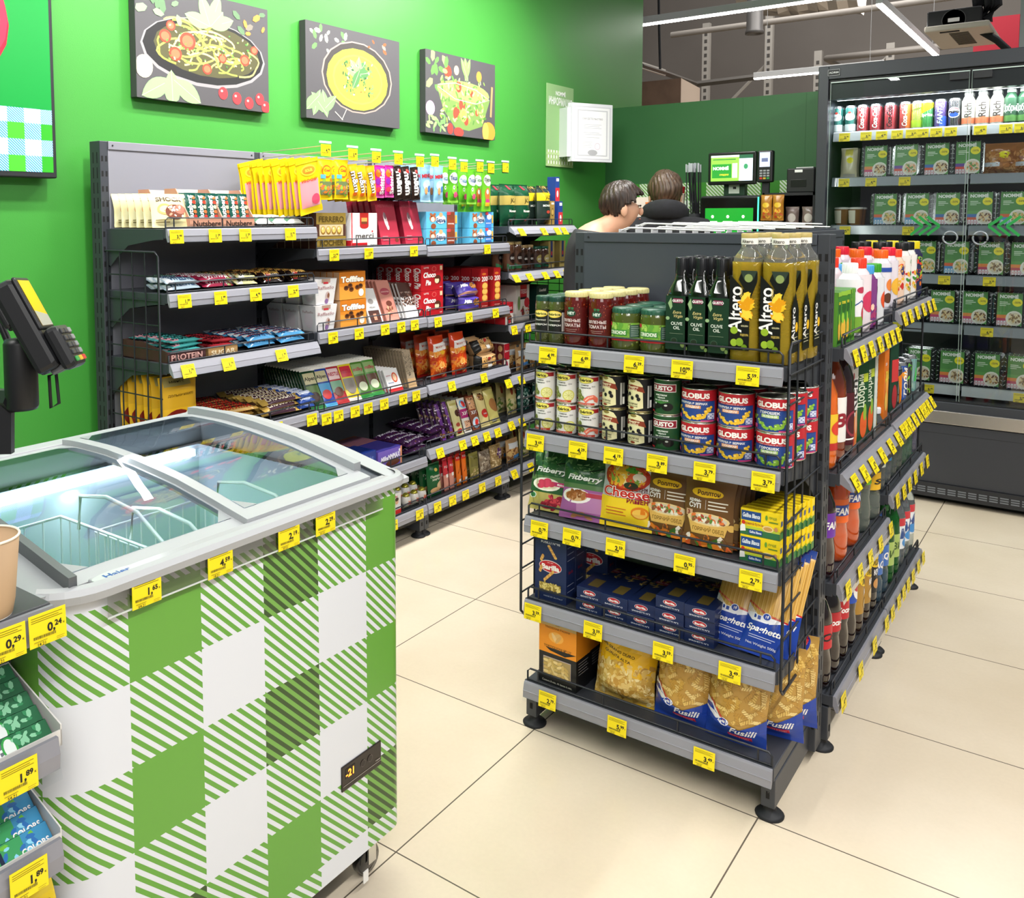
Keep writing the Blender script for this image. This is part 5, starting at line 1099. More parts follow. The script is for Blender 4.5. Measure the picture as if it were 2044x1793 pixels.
# bay one, top
k = bag('marshmallow_pouch', .125, .115, .03, '#d9cf9c', [T('SHOCK', .5, .8, .13, '#4c3a28', b=.05, w=.7), ('e', .36, .5, .2, .16, '#e0a060'), ('e', .36, .5, .14, .1, '#f0cf9c'), ('e', .62, .42, .26, .22, '#6d3c2c'), ('e', .76, .5, .16, .14, '#a86a5a'), ('n', 14, .45, .3, .85, .6, .012, ['#8c4c38', '#c98a70', '#f0e0d0'], 3)]+lines(.1, .5, [.2, .14], '#8a7a50', .012), 21, .25)
for j in range(6): put(k, RS[0][0], RS[0][0].A(338, .04)+.003*j, .03+j*.045, .003, 'cream pouch with brown print '+rowname(j, 6)+', '+B1, 'pouch', 'cream pouches', tilt=.34-.02*j, rz=-.25)
def dbox(name, w, d, h, hl, c, txt, tc, inner='#d9d4cc', th=.003):
    """open display carton: tall back, sloping sides, low front lip"""
    m = MB(); m.rough = .5; m.box(-w/2, 0, 0, w/2, th, hl, c); m.box(-w/2, d-th, 0, w/2, d, h, inner); m.box(-w/2, 0, 0, w/2, d, th, c)
    for x in (-w/2, w/2-th): m.prism([(0, 0), (d, 0), (d, h), (d*.55, h), (th, hl)], c, 'x', x, x+th)
    S = flat(w, hl); art(m, S, [T(txt, .5, .45, .55, tc, w=.82, b=.03)]); return m.build(name)
kb = bag('nut_bar', .042, .105, .012, '#0f4a3e', [T('Nutsberg', .3, .5, .16, WH, r=PI/2, w=.82, b=.04)]+[('e', .72, y, .2, .06, c) for y, c in ((.85, '#b8683a'), (.7, '#c8402c'), (.55, '#d8c8a0'), (.4, '#b8683a'), (.25, '#c8342c'))], 22, .2, .06)
kd = dbox('nut_bar_display', .138, .13, .13, .036, '#c08c74', 'Nutsberg', '#33221c')
for i, u in enumerate((415, 479)):
    a = RS[0][0].A(u, .0)
    for j in range(2 if i == 0 else 1): put(kd, RS[0][0], a-.006*j, .004+j*.135, 0, ['left', 'right'][i]+' tan display carton of nut bars, '+rowname(j, 2)+', '+B1, 'carton', 'nut bar display cartons')
    for q in range(3):
        for r in range(3): put(kb, RS[0][0], a+(q-1)*.042, .022+r*.03, .012, 'green nut bar '+['left', 'middle', 'right'][q]+' '+ORD[r]+' back in the '+['left', 'right'][i]+' display carton', 'bar', 'green nut bars', tilt=.16, rz=.1*math.sin(q*3+r))
k = bag('small_white_sachet', .075, .075, .022, '#e3e8e6', [('p', [(0, .2), (1, .5), (1, .8), (0, .5)], '#4c7a64'), ('e', .5, .5, .26, .16, '#f6f8f6'), ('r', .2, .4, .7, .46, '#4c7a64')], 23, .2)
for i, u in enumerate((530, 563, 593)):
    for j in range(3): put(k, RS[0][0], RS[0][0].A(u, .03), .03+j*.07, .012, 'small white green sachet '+nth(i, 3)+' '+rowname(j, 3)+', '+B1, 'sachet', 'small white sachets', tilt=1.15, rz=.2*math.sin(i*3+j))
def barset(sh, kinds, us, rows, pitch, layers, hh, names, where, d0=.012, seed=1, tilt=0.0, cat='bar', rzj=.07, h0=.002, grp=None):
    rd = random.Random(seed)
    for i, u in enumerate(us):
        kd = kinds[i]; a = sh.A(u, d0)
        for j in range(rows if isinstance(rows, int) else rows[i]):
            for k_ in range(layers if isinstance(layers, int) else layers[i]):
                nl = layers if isinstance(layers, int) else layers[i]
                lb = names[i]+((' '+['lower', 'upper', 'third', 'fourth'][k_]+' layer') if nl > 1 else '')+' '+ORD[j]+' back'+(', '+nth(i, len(us)) if len(us) > 1 and names.count(names[i]) > 1 else '')+', '+where
                put(kd, sh, a+rd.uniform(-.004, .004), d0+j*pitch+rd.uniform(0, .003), h0+k_*hh+j*.0, lb, cat, grp or names[i]+'s', rz=rd.uniform(-rzj, rzj), tilt=tilt, roll=rd.uniform(-.03, .03))
def wrap(name, L, w, t, c, txt, tc, extra=(), seed=1, hh=.5, rough=.22): return bar(name, L, w, t, c, list(extra)+[T(txt, .5, .5, hh*w/L if False else hh*.5*w/L*1.0, tc, r=PI/2, w=.7, b=.04)] if False else list(extra)+[('t', txt, .5, .5, hh*w/L, tc, {'r': PI/2, 'w': .72, 'b': .04})], seed, rough)
kk = [wrap('protein_bar', .135, .036, .018, '#1c3c36', 'PROTEIN', '#8fb8a8', [('r', .1, .1, .9, .3, '#3c5a50')], 30), wrap('protein_bar', .135, .036, .018, '#a9bcc8', 'VITELITE', '#2c4c70', [('r', 0, .05, 1, .2, '#d8dfe4')], 31), wrap('fruit_bar', .13, .036, .018, '#9c2444', 'ФРУТИЛАД', '#f0e0e4', [('r', 0, .8, 1, .93, '#7a8a3c')], 32), wrap('nut_bar', .09, .036, .018, '#d8d49a', 'Bombbar', '#26241c', [('r', .0, .06, .35, .94, '#c98a50'), ('r', .6, .06, 1, .3, '#e8e4d8')], 33), wrap('protein_bar', .10, .036, .018, '#1f1412', 'PROTEIN', '#c9a050', [('r', .1, .2, .9, .4, '#8c2420')], 34)]
barset(RS[0][1], kk[1:]+[kk[4]], [366, 434, 494, 545, 597], [3, 6, 6, 6, 6], .04, 2, .019, ['pale blue wrapped bar', 'crimson wrapped bar', 'cream and brown wrapped bar', 'black wrapped bar', 'black wrapped bar'], B1, .015, 4, tilt=-.42)
barset(Shelf('x', RX-.014-.15, RZ[0][1], '') and RS[0][1], [kk[0]], [366], 3, .04, 2, .019, ['dark green wrapped bar behind the pale blue ones'], B1, .15, 5, tilt=-.3)
kb1 = dbox('brown_display_carton', .15, .24, .06, .035, '#4a2a2c', 'PROTEIN', '#d8a8a0', '#5c3a34'); kb2 = dbox('kraft_display_carton', .125, .2, .05, .028, '#b08a58', 'SUGAR', '#f0e0c0', '#b8986a')
put(kb1, RS[0][2], RS[0][2].A(375, .0), .003, 0, 'brown display carton heaped with turquoise bars, third level, '+B1, 'carton'); put(kb2, RS[0][2], RS[0][2].A(447, 0), .003, 0, 'kraft display carton with red bars, third level, '+B1, 'carton')
kt = wrap('turquoise_bar', .13, .036, .016, '#4fb0ae', 'PROTEIN', '#12302e', [('r', .1, .1, .9, .28, '#d89aa8')], 35); kr = wrap('red_bar', .11, .036, .016, '#b8343e', 'PROTEIN', '#3c1014', [], 36); kbl = wrap('blue_bar', .125, .04, .02, '#4c96c8', 'ЛЕГКАЯ МЕЧТА', '#14305c', [('r', 0, .0, .4, 1, '#e4eef4'), ('r', .4, .1, .52, .8, '#b03a40')], 37)
barset(RS[0][2], [kt], [374], 6, .037, 4, .016, ['turquoise wrapped bar'], B1, .018, 5, rzj=.12, h0=.006); barset(RS[0][2], [kr], [448], 5, .037, 3, .017, ['red wrapped bar'], B1, .016, 6, rzj=.1, h0=.005)
barset(RS[0][2], [kbl, kbl], [522, 583], 6, .041, 2, .021, ['blue and white wrapped bar']*2, B1, .015, 7, tilt=-.4)
km = bag('mango_pouch', .15, .21, .04, '#d9a82a', [('r', 0, 0, 1, .5, '#e6b428'), ('r', .1, .84, .8, .98, '#a99a60'), T('манго', .45, .91, .04, '#3c3420', w=.4), T('ДОЛЬКИ МАНГО', .5, .7, .035, '#5c4410', w=.66), ('e', .4, .28, .36, .2, '#7a1f1a'), ('e', .72, .3, .2, .16, '#efe6d8'), ('e', .72, .28, .12, .07, '#f0a030'), ('e', .76, .37, .08, .05, '#8c2a1c'), T('iKa', .3, .24, .09, WH, b=.05)], 38, .22, cb='#b8941e')
for j in range(6): put(km, RS[0][3], RS[0][3].A(366, .03), .045+j*.043, 0, 'yellow dried mango pouch '+rowname(j, 6)+', '+B1, 'pouch', 'mango pouches', tilt=.06)
kx = wrap('chocolate_bar', .19, .036, .02, '#c49a50', 'TWIX XTRA', '#b02420', [('r', .0, 0, .55, 1, '#4a2c20'), ('r', .0, .0, 1, .1, '#a82a20')], 39); kx2 = wrap('chocolate_bar', .19, .036, .02, '#c8a452', 'CHOCOLATE', '#e8dcc4', [('r', .3, .15, 1, .85, '#4a2638'), ('r', 0, 0, .3, 1, '#d8b45c')], 40); ky = wrap('blue_bar', .085, .036, .02, '#2c4c9c', 'Balaton', '#e8ecf6', [('e', .5, .5, .4, .3, '#8a9cd0')], 41)
barset(RS[0][3], [kx, kx2, ky], [470, 563, 612], 7, .036, 3, .021, ['brown and gold chocolate bar', 'gold and plum chocolate bar', 'small blue chocolate bar'], B1, .02, 9, rzj=.14, tilt=-.4)
# bay two
WB = Shelf('x', RX-.014, RZ[1][0], '')
k = carton('gold_chocolate_box', .163, .04, .135, '#4a2c20', [('r', 0, .68, 1, 1, '#8c7430'), ('r', 0, 0, 1, .34, '#8c7430'), ('r', .1, .36, .9, .67, '#c9b48c')]+[q for x in (.22, .4, .58, .76) for q in (('e', x, .51, .085, .12, '#8a6420'), ('e', x, .53, .065, .09, '#d8b460'), ('e', x-.02, .56, .025, .03, '#f0e0b0'))]+[T('FERRERO', .5, .83, .16, '#4c3c10', w=.84), T('ROCHER', .5, .17, .16, '#4c3c10', w=.8)], [('r', 0, 0, .04, 1, '#d8cbb8')])
a = WB.A(664, 0)
for j in range(7): put(k, WB, a, .006+.043*j, 0, 'gold and brown chocolate gift box '+rowname(j, 7)+', '+B2, 'box', 'gold chocolate gift boxes')
k = carton('white_chocolate_box', .155, .03, .135, '#efedec', [('r', 0, 0, .04, 1, '#c8242c'), ('r', .32, .62, .66, 1, '#b02420'), ('e', .49, .62, .17, .08, '#b02420'), ('r', .38, .68, .6, .86, '#c99a50'), ('r', .38, .68, .6, .75, '#6d3c20'), T('merci', .5, .34, .17, '#4a4440', w=.7), ('e', .8, .46, .03, .03, '#c8242c'), ('r', 0, 0, .6, .13, '#c8242c'), T('merci', .84, .06, .06, '#4a4440', w=.24)], [('r', 0, 0, 1, .2, '#c8242c')])
a = WB.A(730, 0)
for j in range(6): put(k, WB, a+.002*j, .006+.034*j, 0, 'white chocolate box with red stripe '+rowname(j, 6)+', '+B2, 'box', 'white chocolate boxes')
k = carton('crimson_chocolate_box', .122, .022, .19, '#a8243c', [T('ЖЕЛАННАЯ', .5, .88, .06, '#c8606c', w=.8), ('e', .42, .55, .09, .18, '#e8d8d8', .2), ('e', .4, .66, .07, .08, '#7a5a60', .2), ('e', .48, .4, .07, .06, '#d8c8c8'), ('e', .84, .12, .1, .05, '#6d2c1c')]+lines(.1, .4, [.2, .16, .12], '#d88a94', .006), [('r', 0, .1, 1, .9, '#8c1c30')])
for i, u in enumerate((786, 833)):
    for j in range(5): put(k, WB, WB.A(u, 0)-.004*j, .012+.03*j, .002, 'crimson chocolate box with a bird '+['left', 'right'][i]+' pile '+rowname(j, 5)+', '+B2, 'box', 'crimson chocolate boxes', tilt=.22)
# back-row red boxes seen over the top
# hanging packs on hooks
def holder(u, v, price, i, n):
    p = at(u, v, 'x', RX+.03); t = empty('display_hook', (RX+.03, p.y, p.z), PI/2, 'wire display hook with clear ticket holder, '+nth(i, n)+', over the wall bays', 'hook', 'display hooks')
    m = MB(); 
    for dz, e in ((-.008, 0), (-.03, .02)):
        m.tube([(0, .004, dz), (0, .34, dz-.01+e*0)], .0018, mat('#c9c4a8', .3, .6), 5)
    m.build('hook_wire', t); m = MB(); m.box(-.028, 0, -.052, .028, .002, .004, CLEAR); m.box(-.03, -.001, 0, .03, .004, .008, mat('#cfe0e6', .3)); m.build('clear_holder', t)
    put(ticket(price), Shelf('x', p.x, p.z, ''), p.y, -.001, -.047, 'yellow price ticket hanging on the hook, '+nth(i, n)+', over the wall bays', 'price tag', 'yellow price tickets')
hk = [(650, 286, '4,79'), (704, 295, '3,49'), (751, 301, '2,49'), (795, 305, '1,79'), (838, 311, '2,39'), (868, 311, '1,39'), (903, 317, '1,09'), (926, 322, '2,29'), (958, 322, '2,29'), (980, 325, '1,29'), (1009, 324, '1,99')]
for i, (u, v, p) in enumerate(hk): holder(u, v, p, i, len(hk))
def hang(kind, u, v, h, rows, pitch, desc, cat='pouch', tilt=0.0, rz=0.0, x=RX-.0, da=0.0, roll=0.0):
    for j in range(rows):
        p = at(u, v, 'x', x); sh = Shelf('x', x, p.z, '')
        put(kind, sh, p.y+da*j, .004+j*pitch, -h, desc+' '+rowname(j, rows) if rows > 1 else desc, cat, desc+'s', tilt=tilt+.05*math.sin(j*2), rz=rz+.06*math.sin(j*3), roll=roll)
kg = bag('gummy_pouch', .115, .20, .012, '#efcf18', [('r', .08, .12, .92, .62, '#e8a0a8'), ('e', .5, .8, .34, .1, '#f0d838'), ('e', .5, .8, .28, .07, '#e88a2c'), T('SOUR', .5, .8, .05, '#f6e04c', b=.05), T('ИНЖИР', .5, .62, .05, '#e0602c', w=.7, b=.05), ('e', .72, .25, .2, .1, '#d8506c'), ('r', 0, 0, 1, .12, '#f0d020'), ('r', 0, .93, 1, 1, '#f0d820')], 50, .2)
hang(kg, 622, 316, .2, 12, .024, 'long yellow and pink gummy pack', tilt=-.1, roll=-.22, da=-.004)
kc = bag('gummy_pouch', .075, .15, .018, '#edc818', [('e', .52, .7, .34, .16, '#e8741c'), ('e', .52, .7, .29, .12, '#f2d018'), T('Cool', .52, .73, .07, '#d83a2c', b=.05), ('r', .06, .12, .94, .45, '#6d7a50'), ('n', 22, .08, .12, .92, .5, .017, ['#e87a2c', '#d8506c', '#8ab03c', '#f0b82c', '#5a8a80'], 4, 1.4), ('r', .1, .52, .4, .62, '#5fb0c8')], 51, .2)
hang(kc, 650, 318, .15, 6, .035, 'yellow jelly pack, left hook,'); hang(kc, 682, 319, .15, 6, .035, 'yellow jelly pack, right hook,')
km1 = bag('sweets_pouch', .055, .14, .022, '#eab018', [T('m&m', .5, .52, .2, '#26201c', r=-PI/2+.15, w=.6, b=.1), T('m&m', .5, .52, .2, WH, r=-PI/2+.15, w=.58, b=.03), ('r', 0, 0, 1, .1, '#f0c420'), ('e', .4, .18, .2, .05, '#d8641c')], 52, .2)
for q, (u, v) in enumerate(((709, 325), (723, 327), (744, 328))): hang(km1, u, v, .145, 4, .04, 'amber sweets pack, '+['left', 'middle', 'right'][q]+' of three,', roll=-.1)
ks = bag('sweets_pouch', .055, .13, .02, '#d0248c', [T('Skittles', .6, .5, .2, WH, r=PI/2, w=.8, b=.05), ('e', .25, .75, .2, .12, '#e8741c'), ('e', .22, .5, .18, .1, '#8c2aa0'), ('e', .25, .25, .2, .08, '#e83a4c'), ('r', 0, 0, 1, .07, '#e060b0')], 53, .18)
for q, u in enumerate((758, 778)): hang(ks, u, 330, .13, 4, .04, 'magenta sweets pack, '+['left', 'right'][q]+' one,')
kq = bag('sweets_pouch', .055, .14, .022, '#2a1c18', [T('m&m', .5, .5, .22, WH, r=-PI/2, w=.7, b=.06), ('e', .6, .85, .2, .06, '#b0302c')], 54, .2)
for q, u in enumerate((798, 814, 832)): hang(kq, u, 331+q, .14, 5, .04, 'dark brown sweets pack, '+['left', 'middle', 'right'][q]+' of three,', roll=-.12)
kw = bag('blue_sweets_pouch', .07, .16, .02, '#8cbfe0', [T('MINKI', .5, .7, .1, '#c8343c', w=.8, b=.06, r=.1), ('e', .5, .45, .36, .14, '#b8dcf0'), ('e', .4, .3, .14, .1, '#e0905a'), ('e', .7, .36, .16, .08, '#4c7cb8'), ('r', 0, 0, 1, .06, '#a8d0e8')], 55, .2)
for q, u in enumerate((850, 876)): hang(kw, u, 333+2*q, .15, 4, .04, 'pale blue sweets pack, '+['left', 'right'][q]+' one,')
kz = bag('green_sweets_pouch', .075, .16, .02, '#5ab028', [('e', .5, .68, .42, .16, '#eef2ea'), T('Тедди', .5, .68, .1, '#2c5c9c', w=.7, b=.04), ('e', .5, .36, .26, .14, '#7ac83c'), ('e', .44, .42, .09, .06, WH), ('e', .44, .42, .03, .025, BK), ('e', .6, .22, .2, .08, '#d8507c'), ('r', 0, 0, 1, .07, '#8cd048')], 56, .2)
kz2 = bag('green_sweets_pouch', .075, .19, .02, '#6ab82c', [('e', .5, .76, .4, .14, '#eef2ea'), T('Пари', .5, .78, .08, '#2c5c3c', w=.66, b=.04), ('e', .45, .42, .26, .16, '#c8703c'), ('e', .42, .48, .1, .06, WH), ('r', .25, .22, .65, .3, '#d83a7c'), ('r', .22, .13, .68, .22, '#f0c030')], 57, .2)
for q, (kd_, u, v, h) in enumerate(((kz, 905, 337, .15), (kz, 942, 340, .155), (kz2, 972, 341, .19))): hang(kd_, u, v, h, 4, .045, 'bright green sweets pack, '+['left', 'middle', 'right'][q]+' of three,')
# second bay, middle levels
S2 = RS[1][1]
def trap():
    m = MB(); m.rough = .45; w, d, h = .12, .085, .098
    m.loft([[(-w*.40, d*.1, 0), (w*.40, d*.1, 0), (w*.40, d*.9, 0), (-w*.40, d*.9, 0)], [(-w/2, 0, h), (w/2, 0, h), (w/2, d, h), (-w/2, d, h)]], '#e9e6e6', cap=True)
    S = Surf([[(-w*.4, d*.1, 0), (w*.4, d*.1, 0)], [(-w/2, 0, h), (w/2, 0, h)]], w*.9, h)
    art(m, S, [('r', .3, .84, .7, 1, '#b09484'), ('r', .38, .8, .62, .88, '#c8303c'), T('Raffaello', .5, .66, .13, '#b08a8c', w=.8), ('e', .62, .3, .12, .2, '#c8b0ac'), ('e', .66, .34, .06, .1, '#8a5a44'), ('e', .58, .12, .1, .1, '#8c6a9c'), ('n', 10, .05, .05, .95, .95, .004, ['#c0b8c8'], 3)])
    art(m, Surf([[(-w*.4, d*.9, 0), (-w*.4, d*.1, 0)], [(-w/2, d, h), (-w/2, 0, h)]], d, h), [('e', .5, .4, .3, .3, '#ece0e4'), T('Raffaello', .5, .75, .1, '#c0a8a8', w=.7)])
    return m.build('white_praline_box')
kra = trap()
for j in range(3):
    for q in range(2): put(kra, S2, S2.A(655, .0), .008+.092*j, .1*q, 'white flared praline box '+['lower', 'upper'][q]+' '+rowname(j, 3)+', '+B2, 'box', 'white praline boxes')
k = carton('toffee_box', .152, .03, .108, '#d8862a', [('r', 0, .6, 1, 1, '#c8741c'), T('Toffifee', .5, .74, .2, '#5c2c10', w=.9, b=.12), T('Toffifee', .5, .74, .2, '#fbf3e4', w=.88, b=.07), ('p', [(0, .5), (.5, .36), (1, .5), (1, 0), (0, 0)], '#e89a3c')]+[q for x, y in ((.25, .42), (.45, .36), (.68, .42), (.4, .5), (.8, .46)) for q in (('e', x, y, .09, .09, '#6d3c1c'), ('e', x, y+.02, .06, .05, '#3c2010'))]+[('e', .82, .22, .1, .14, '#f3ecdc')], [('r', 0, 0, 1, 1, '#b8906c')], [('r', 0, 0, 1, 1, '#c8741c')])
for j in range(6):
    for q in range(2): put(k, S2, S2.A(708, .0)-.004*q, .006+.034*j, .11*q, 'orange caramel box '+['lower', 'upper'][q]+' '+rowname(j, 6)+', '+B2, 'box', 'orange caramel boxes')
def slab(name, w, h, c, sp, t=.009, seed=1): return carton(name, w, t, h, c, sp, [('r', 0, 0, 1, 1, c)], rough=.3)
k1 = slab('white_chocolate_slab', .075, .15, '#e4e2e0', [('e', .5, .62, .2, .08, '#9a9490'), T('VEGAN', .5, .45, .05, '#6d6864'), ('r', .1, 0, .9, .36, '#4a2a24'), ('r', .4, .08, .62, .26, '#c98a70')])
k2 = slab('pink_chocolate_slab', .075, .18, '#c98474', [('e', .5, .72, .36, .09, '#a8404c'), T('шоколад', .5, .72, .04, '#e8b8b0', w=.6), ('e', .55, .42, .22, .07, '#6d3424'), ('n', 10, .25, .15, .8, .32, .018, ['#a85a3c', '#e0b088', '#8c4a34'], 3)])
k3 = slab('truffle_slab', .075, .16, '#efecea', [('r', 0, .6, 1, 1, '#4a2c22'), ('n', 70, .02, .36, .98, .72, .012, ['#5c3a2c', '#3c241c', '#8a6a5a'], 5, 1.4), T('TRUFFLES', .5, .72, .05, '#d8c8b8', w=.8)])
for kd_, u, nm in ((k1, 757, 'white and brown chocolate slab'), (k2, 790, 'tall pink chocolate slab'), (k3, 829, 'brown speckled truffle slab')):
    for j in range(8): put(kd_, S2, S2.A(u, 0)-.004*j, .012+.016*j, .001, nm+' '+ORD[j]+' back, '+B2, 'chocolate', nm+'s', tilt=.42, rz=-.1)
S3 = RS[1][2]
ch = [('#123a22', 'Alpen', '#c8c098', '#5c7c40', 648, 14, 'dark green chocolate bar'), ('#1f3c94', 'Alpen', '#c8c098', '#4c9cd0', 671, 12, 'blue chocolate bar'), ('#a8242c', 'NESTLE', '#e8c8c8', '#7aa88a', 695, 12, 'red and green chocolate bar'), ('#d8c420', 'NESTLE', '#c8303c', '#8a8478', 720, 12, 'yellow chocolate bar with a cat'), ('#4c7a2c', 'milky', '#8aa86c', '#5c3a24', 743, 9, 'green and brown chocolate bar, left'), ('#4c8a34', 'milky', '#8aa86c', '#5c3a24', 766, 9, 'green and brown chocolate bar, right')]
for i, (c, tx, tb, c2, u, n, nm) in enumerate(ch):
    kd_ = bag('chocolate_bar', .074, .165, .010, c, [('r', .12, .62, .88, .9, tb), T(tx, .5, .76, .09, '#33301c' if i < 2 else '#a8203a', w=.7, b=.04), ('r', .1, .3, .9, .58, c2), ('e', .5, .3, .3, .12, ['#3c2418', '#c83a3c', '#6d3c28', '#8a8078', '#d8e0c0', '#d8e0c0'][i]), ('r', 0, 0, 1, .08, ['#3c8a4c', '#5ab0e0', '#c83a3c', '#e8e6e0', '#3c9a4c', '#3c9a4c'][i]), ('r', 0, .95, 1, 1, '#e8e4d8')], 60+i, .22, .04, .06)
    for j in range(n): put(kd_, S3, S3.A(u, 0)-.001*j, .03+.0165*j, .001, nm+' '+ORD[j]+' back, '+B2, 'chocolate', nm+'s', tilt=.5-.012*j, rz=-.12)
kd_ = slab('white_portrait_chocolate', .09, .10, '#eceae8', [T('малыш', .25, .72, .06, '#c8707c'), ('e', .66, .6, .2, .22, '#d8502c'), ('e', .66, .6, .13, .16, '#f0c8a4'), ('r', 0, 0, 1, .14, '#d83034'), T('Шоколад', .3, .4, .06, '#4c6ca0', w=.4)])
for j in range(14): put(kd_, S3, S3.A(800, 0)-.002*j, .022+.016*j, .001, 'white chocolate bar with a red haired child '+ORD[j]+' back, '+B2, 'chocolate', 'white child chocolate bars', tilt=.42)
kd_ = carton('kraft_chocolate_box', .05, .012, .165, '#a8957c', [('n', 60, .05, .3, .95, .97, .010, ['#4c4438', '#6d6454', '#8a7c68'], 6, 3), ('r', 0, 0, 1, .24, '#c8a478')])
for j in range(14): put(kd_, S3, S3.A(832, 0)+.0*j, .02+.0165*j, .001, 'kraft paper chocolate box '+ORD[j]+' back, '+B2, 'chocolate', 'kraft chocolate boxes', tilt=.28, rz=-.1)
S4 = RS[1][3]
ko = carton('blue_cookie_carton', .16, .12, .09, '#1c3484', [T('Milkinis', .5, .72, .2, '#5c70b8', w=.8), ('e', .5, .3, .3, .2, '#1a1a2c'), ('e', .5, .3, .2, .12, '#3c2a24')], rough=.35)
put(ko, S4, S4.A(694, .05), .1, 0, 'dark blue cookie carton standing behind the freezer corner, '+B2, 'box'); put(ko, S4, S4.A(720, .02), .006, -.05+.05, 'blue cookie carton beside the violet chocolate display, '+B2, 'box')
kd_ = carton('violet_chocolate_display', .155, .27, .075, '#6a54b0', [T('MilkaMMMAX', .5, .55, .3, '#f0ecf6', w=.84, b=.05, s=.3, r=.06), ('e', .62, .2, .3, .18, '#5c3020'), ('e', .9, .8, .04, .08, '#e8e0f0'), ('r', .93, 0, 1, 1, '#d08a68')], None, [('r', 0, .5, 1, 1, '#b87458'), ('r', 0, .0, 1, .5, '#3c3490')]+[('r', .03, .04+.05*q, .97, .055+.05*q, '#5c54a8') for q in range(18)])
put(kd_, S4, S4.A(781, 0), .006, 0, 'violet chocolate display carton full of large bars, '+B2, 'carton')
kp = wrap('purple_wrapped_cake', .17, .05, .035, '#3c1c44', 'Княжеский', '#e8dff0', [('n', 30, .02, .05, .98, .95, .008, ['#8a5a9c', '#c8a8d0', '#5c3a20'], 3)], 43, .36)
barset(RS[2][3], [kp], [880], 5, .052, 2, .036, ['purple wrapped cake'], B3, .02, 8)
barset(RS[1][3], [kp], [838], 4, .052, 2, .036, ['purple wrapped cake'], B2, .02, 8)
SB = RS[1][4]
kd_ = carton('red_white_chocolate_carton', .07, .05, .09, '#ecebe9', [T('kinder', .4, .85, .1, '#c8303c', w=.6), ('e', .6, .6, .16, .14, '#e8b894'), ('e', .6, .7, .17, .09, '#4a3024'), ('r', 0, 0, 1, .2, '#d83430'), ('e', .3, .4, .12, .1, '#c8a088')])
for j in range(3): put(kd_, SB, SB.A(793, 0), .008+.055*j, 0, 'white and red chocolate carton beside the foil eggs '+rowname(j, 3)+', '+B2, 'box', 'white and red chocolate cartons')
def egg():
    m = MB(); m.rough = .2; m.ell((0, 0, .03), (.0225, .0225, .030), '#e8e4e0', 14, 9); o = m.build('foil_egg'); t = MB(); t.rough = .2; t.ell((0, 0, .048), (.0175, .0175, .016), mat('#a8a03c', .2, .5), 12, 6)
    t.build('gold_top', o); l = MB(); l.rough = .3; S = cyl(.0229, .018, .038, -1.1, 1.1, 10); art(l, S, [T('Joy', .5, .55, .5, '#d86a20', b=.06), ('e', .5, .1, .3, .12, '#c8303c')], .0002); l.build('print', o); return o
ke = egg()
for i in range(3):
    for j in range(3): put(ke, SB, SB.A([812, 828, 843][i], .03), .035+.05*j, .018*(j > 0), 'foil wrapped chocolate egg '+['left', 'middle', 'right'][i]+' '+rowname(j, 3)+', '+B2, 'egg', 'foil chocolate eggs')
kt_ = MB(); kt_.box(-.08, 0, 0, .08, .16, .002, CLEAR); kt_.box(-.08, 0, 0, .08, .001, .022, CLEAR); o = kt_.build('clear_egg_tray'); put(o, SB, SB.A(828, 0), .004, 0, 'clear plastic tray holding the foil chocolate eggs', 'tray')
# bay three
A1 = RS[2][0]
def barni(c2, tx2, w_=.235):
    s = [('e', .2, .62, .1, .24, '#b0643c'), ('e', .2, .55, .06, .15, '#f0d8c0'), ('e', .17, .72, .02, .04, BK), ('e', .14, .86, .035, .07, '#b0643c'), ('e', .26, .86, .035, .07, '#b0643c'), ('e', .22, .15, .08, .16, '#8a4a2c'), ('e', .45, .55, .16, .26, '#f3f6f8'), ('e', .45, .82, .06, .14, '#e0a878'), T('Барни', .45, .5, .22, '#26406c', w=.28, b=.07), ('r', .64, .0, .9, 1, c2), T(tx2, .77, .3, .09, WH, w=.2), ('e', .8, .7, .1, .18, '#7a3c20' if c2 != '#3c7cc8' else '#eef2f6'), ('r', .91, .3, .97, .8, '#e8a83c'), ('r', .64, .82, .76, 1, '#d8404c')]
    return carton('sponge_cake_box', w_, .045, .074, '#5ab2d8', s)
kb1_, kb2_ = barni('#8c3c24', 'шоколад'), barni('#3c7cc8', 'молоко', .2)
for i, (kd_, u0, u1) in enumerate(((kb1_, 853, 937), (kb2_, 939, 1006))):
    a0, a1 = A1.A(u0, 0), A1.A(u1, 0)
    for q in range(2):
        for j in range(5): put(kd_, A1, a0+(.104 if i else .118), .006+.05*j, .0755*q, 'light blue sponge cake box '+['left', 'right'][i]+' '+['lower', 'upper'][q]+' '+ORD[j]+' back, '+B3, 'box', 'light blue sponge cake boxes', sc=min(1, 1.0))
A2 = RS[2][1]
kd_ = carton('red_cake_box', .16, .048, .112, '#b81c26', [T('LOTTE', .22, .9, .06, '#f0dcd8', w=.22, b=.04), ('e', .58, .84, .1, .1, '#e06a60'), ('e', .58, .84, .08, .08, '#b81c26'), T('Choco', .36, .62, .2, WH, w=.56, b=.06, s=.2), T('Pie', .3, .32, .2, WH, b=.06, s=.2), ('e', .74, .42, .15, .17, '#5a2a1c'), ('e', .7, .38, .1, .12, '#f0e0b8'), ('e', .72, .5, .14, .06, '#5a2a1c'), ('r', .84, .78, .95, .95, '#e8c8a0'), T('6 шт', .88, .12, .05, WH)], None, rough=.3, left=[T('Choco Pie', .6, .5, .3, WH, r=-PI/2, w=.8, b=.04, s=.2), T('LOTTE', .25, .7, .12, '#f0dcd8', r=-PI/2, w=.3)])
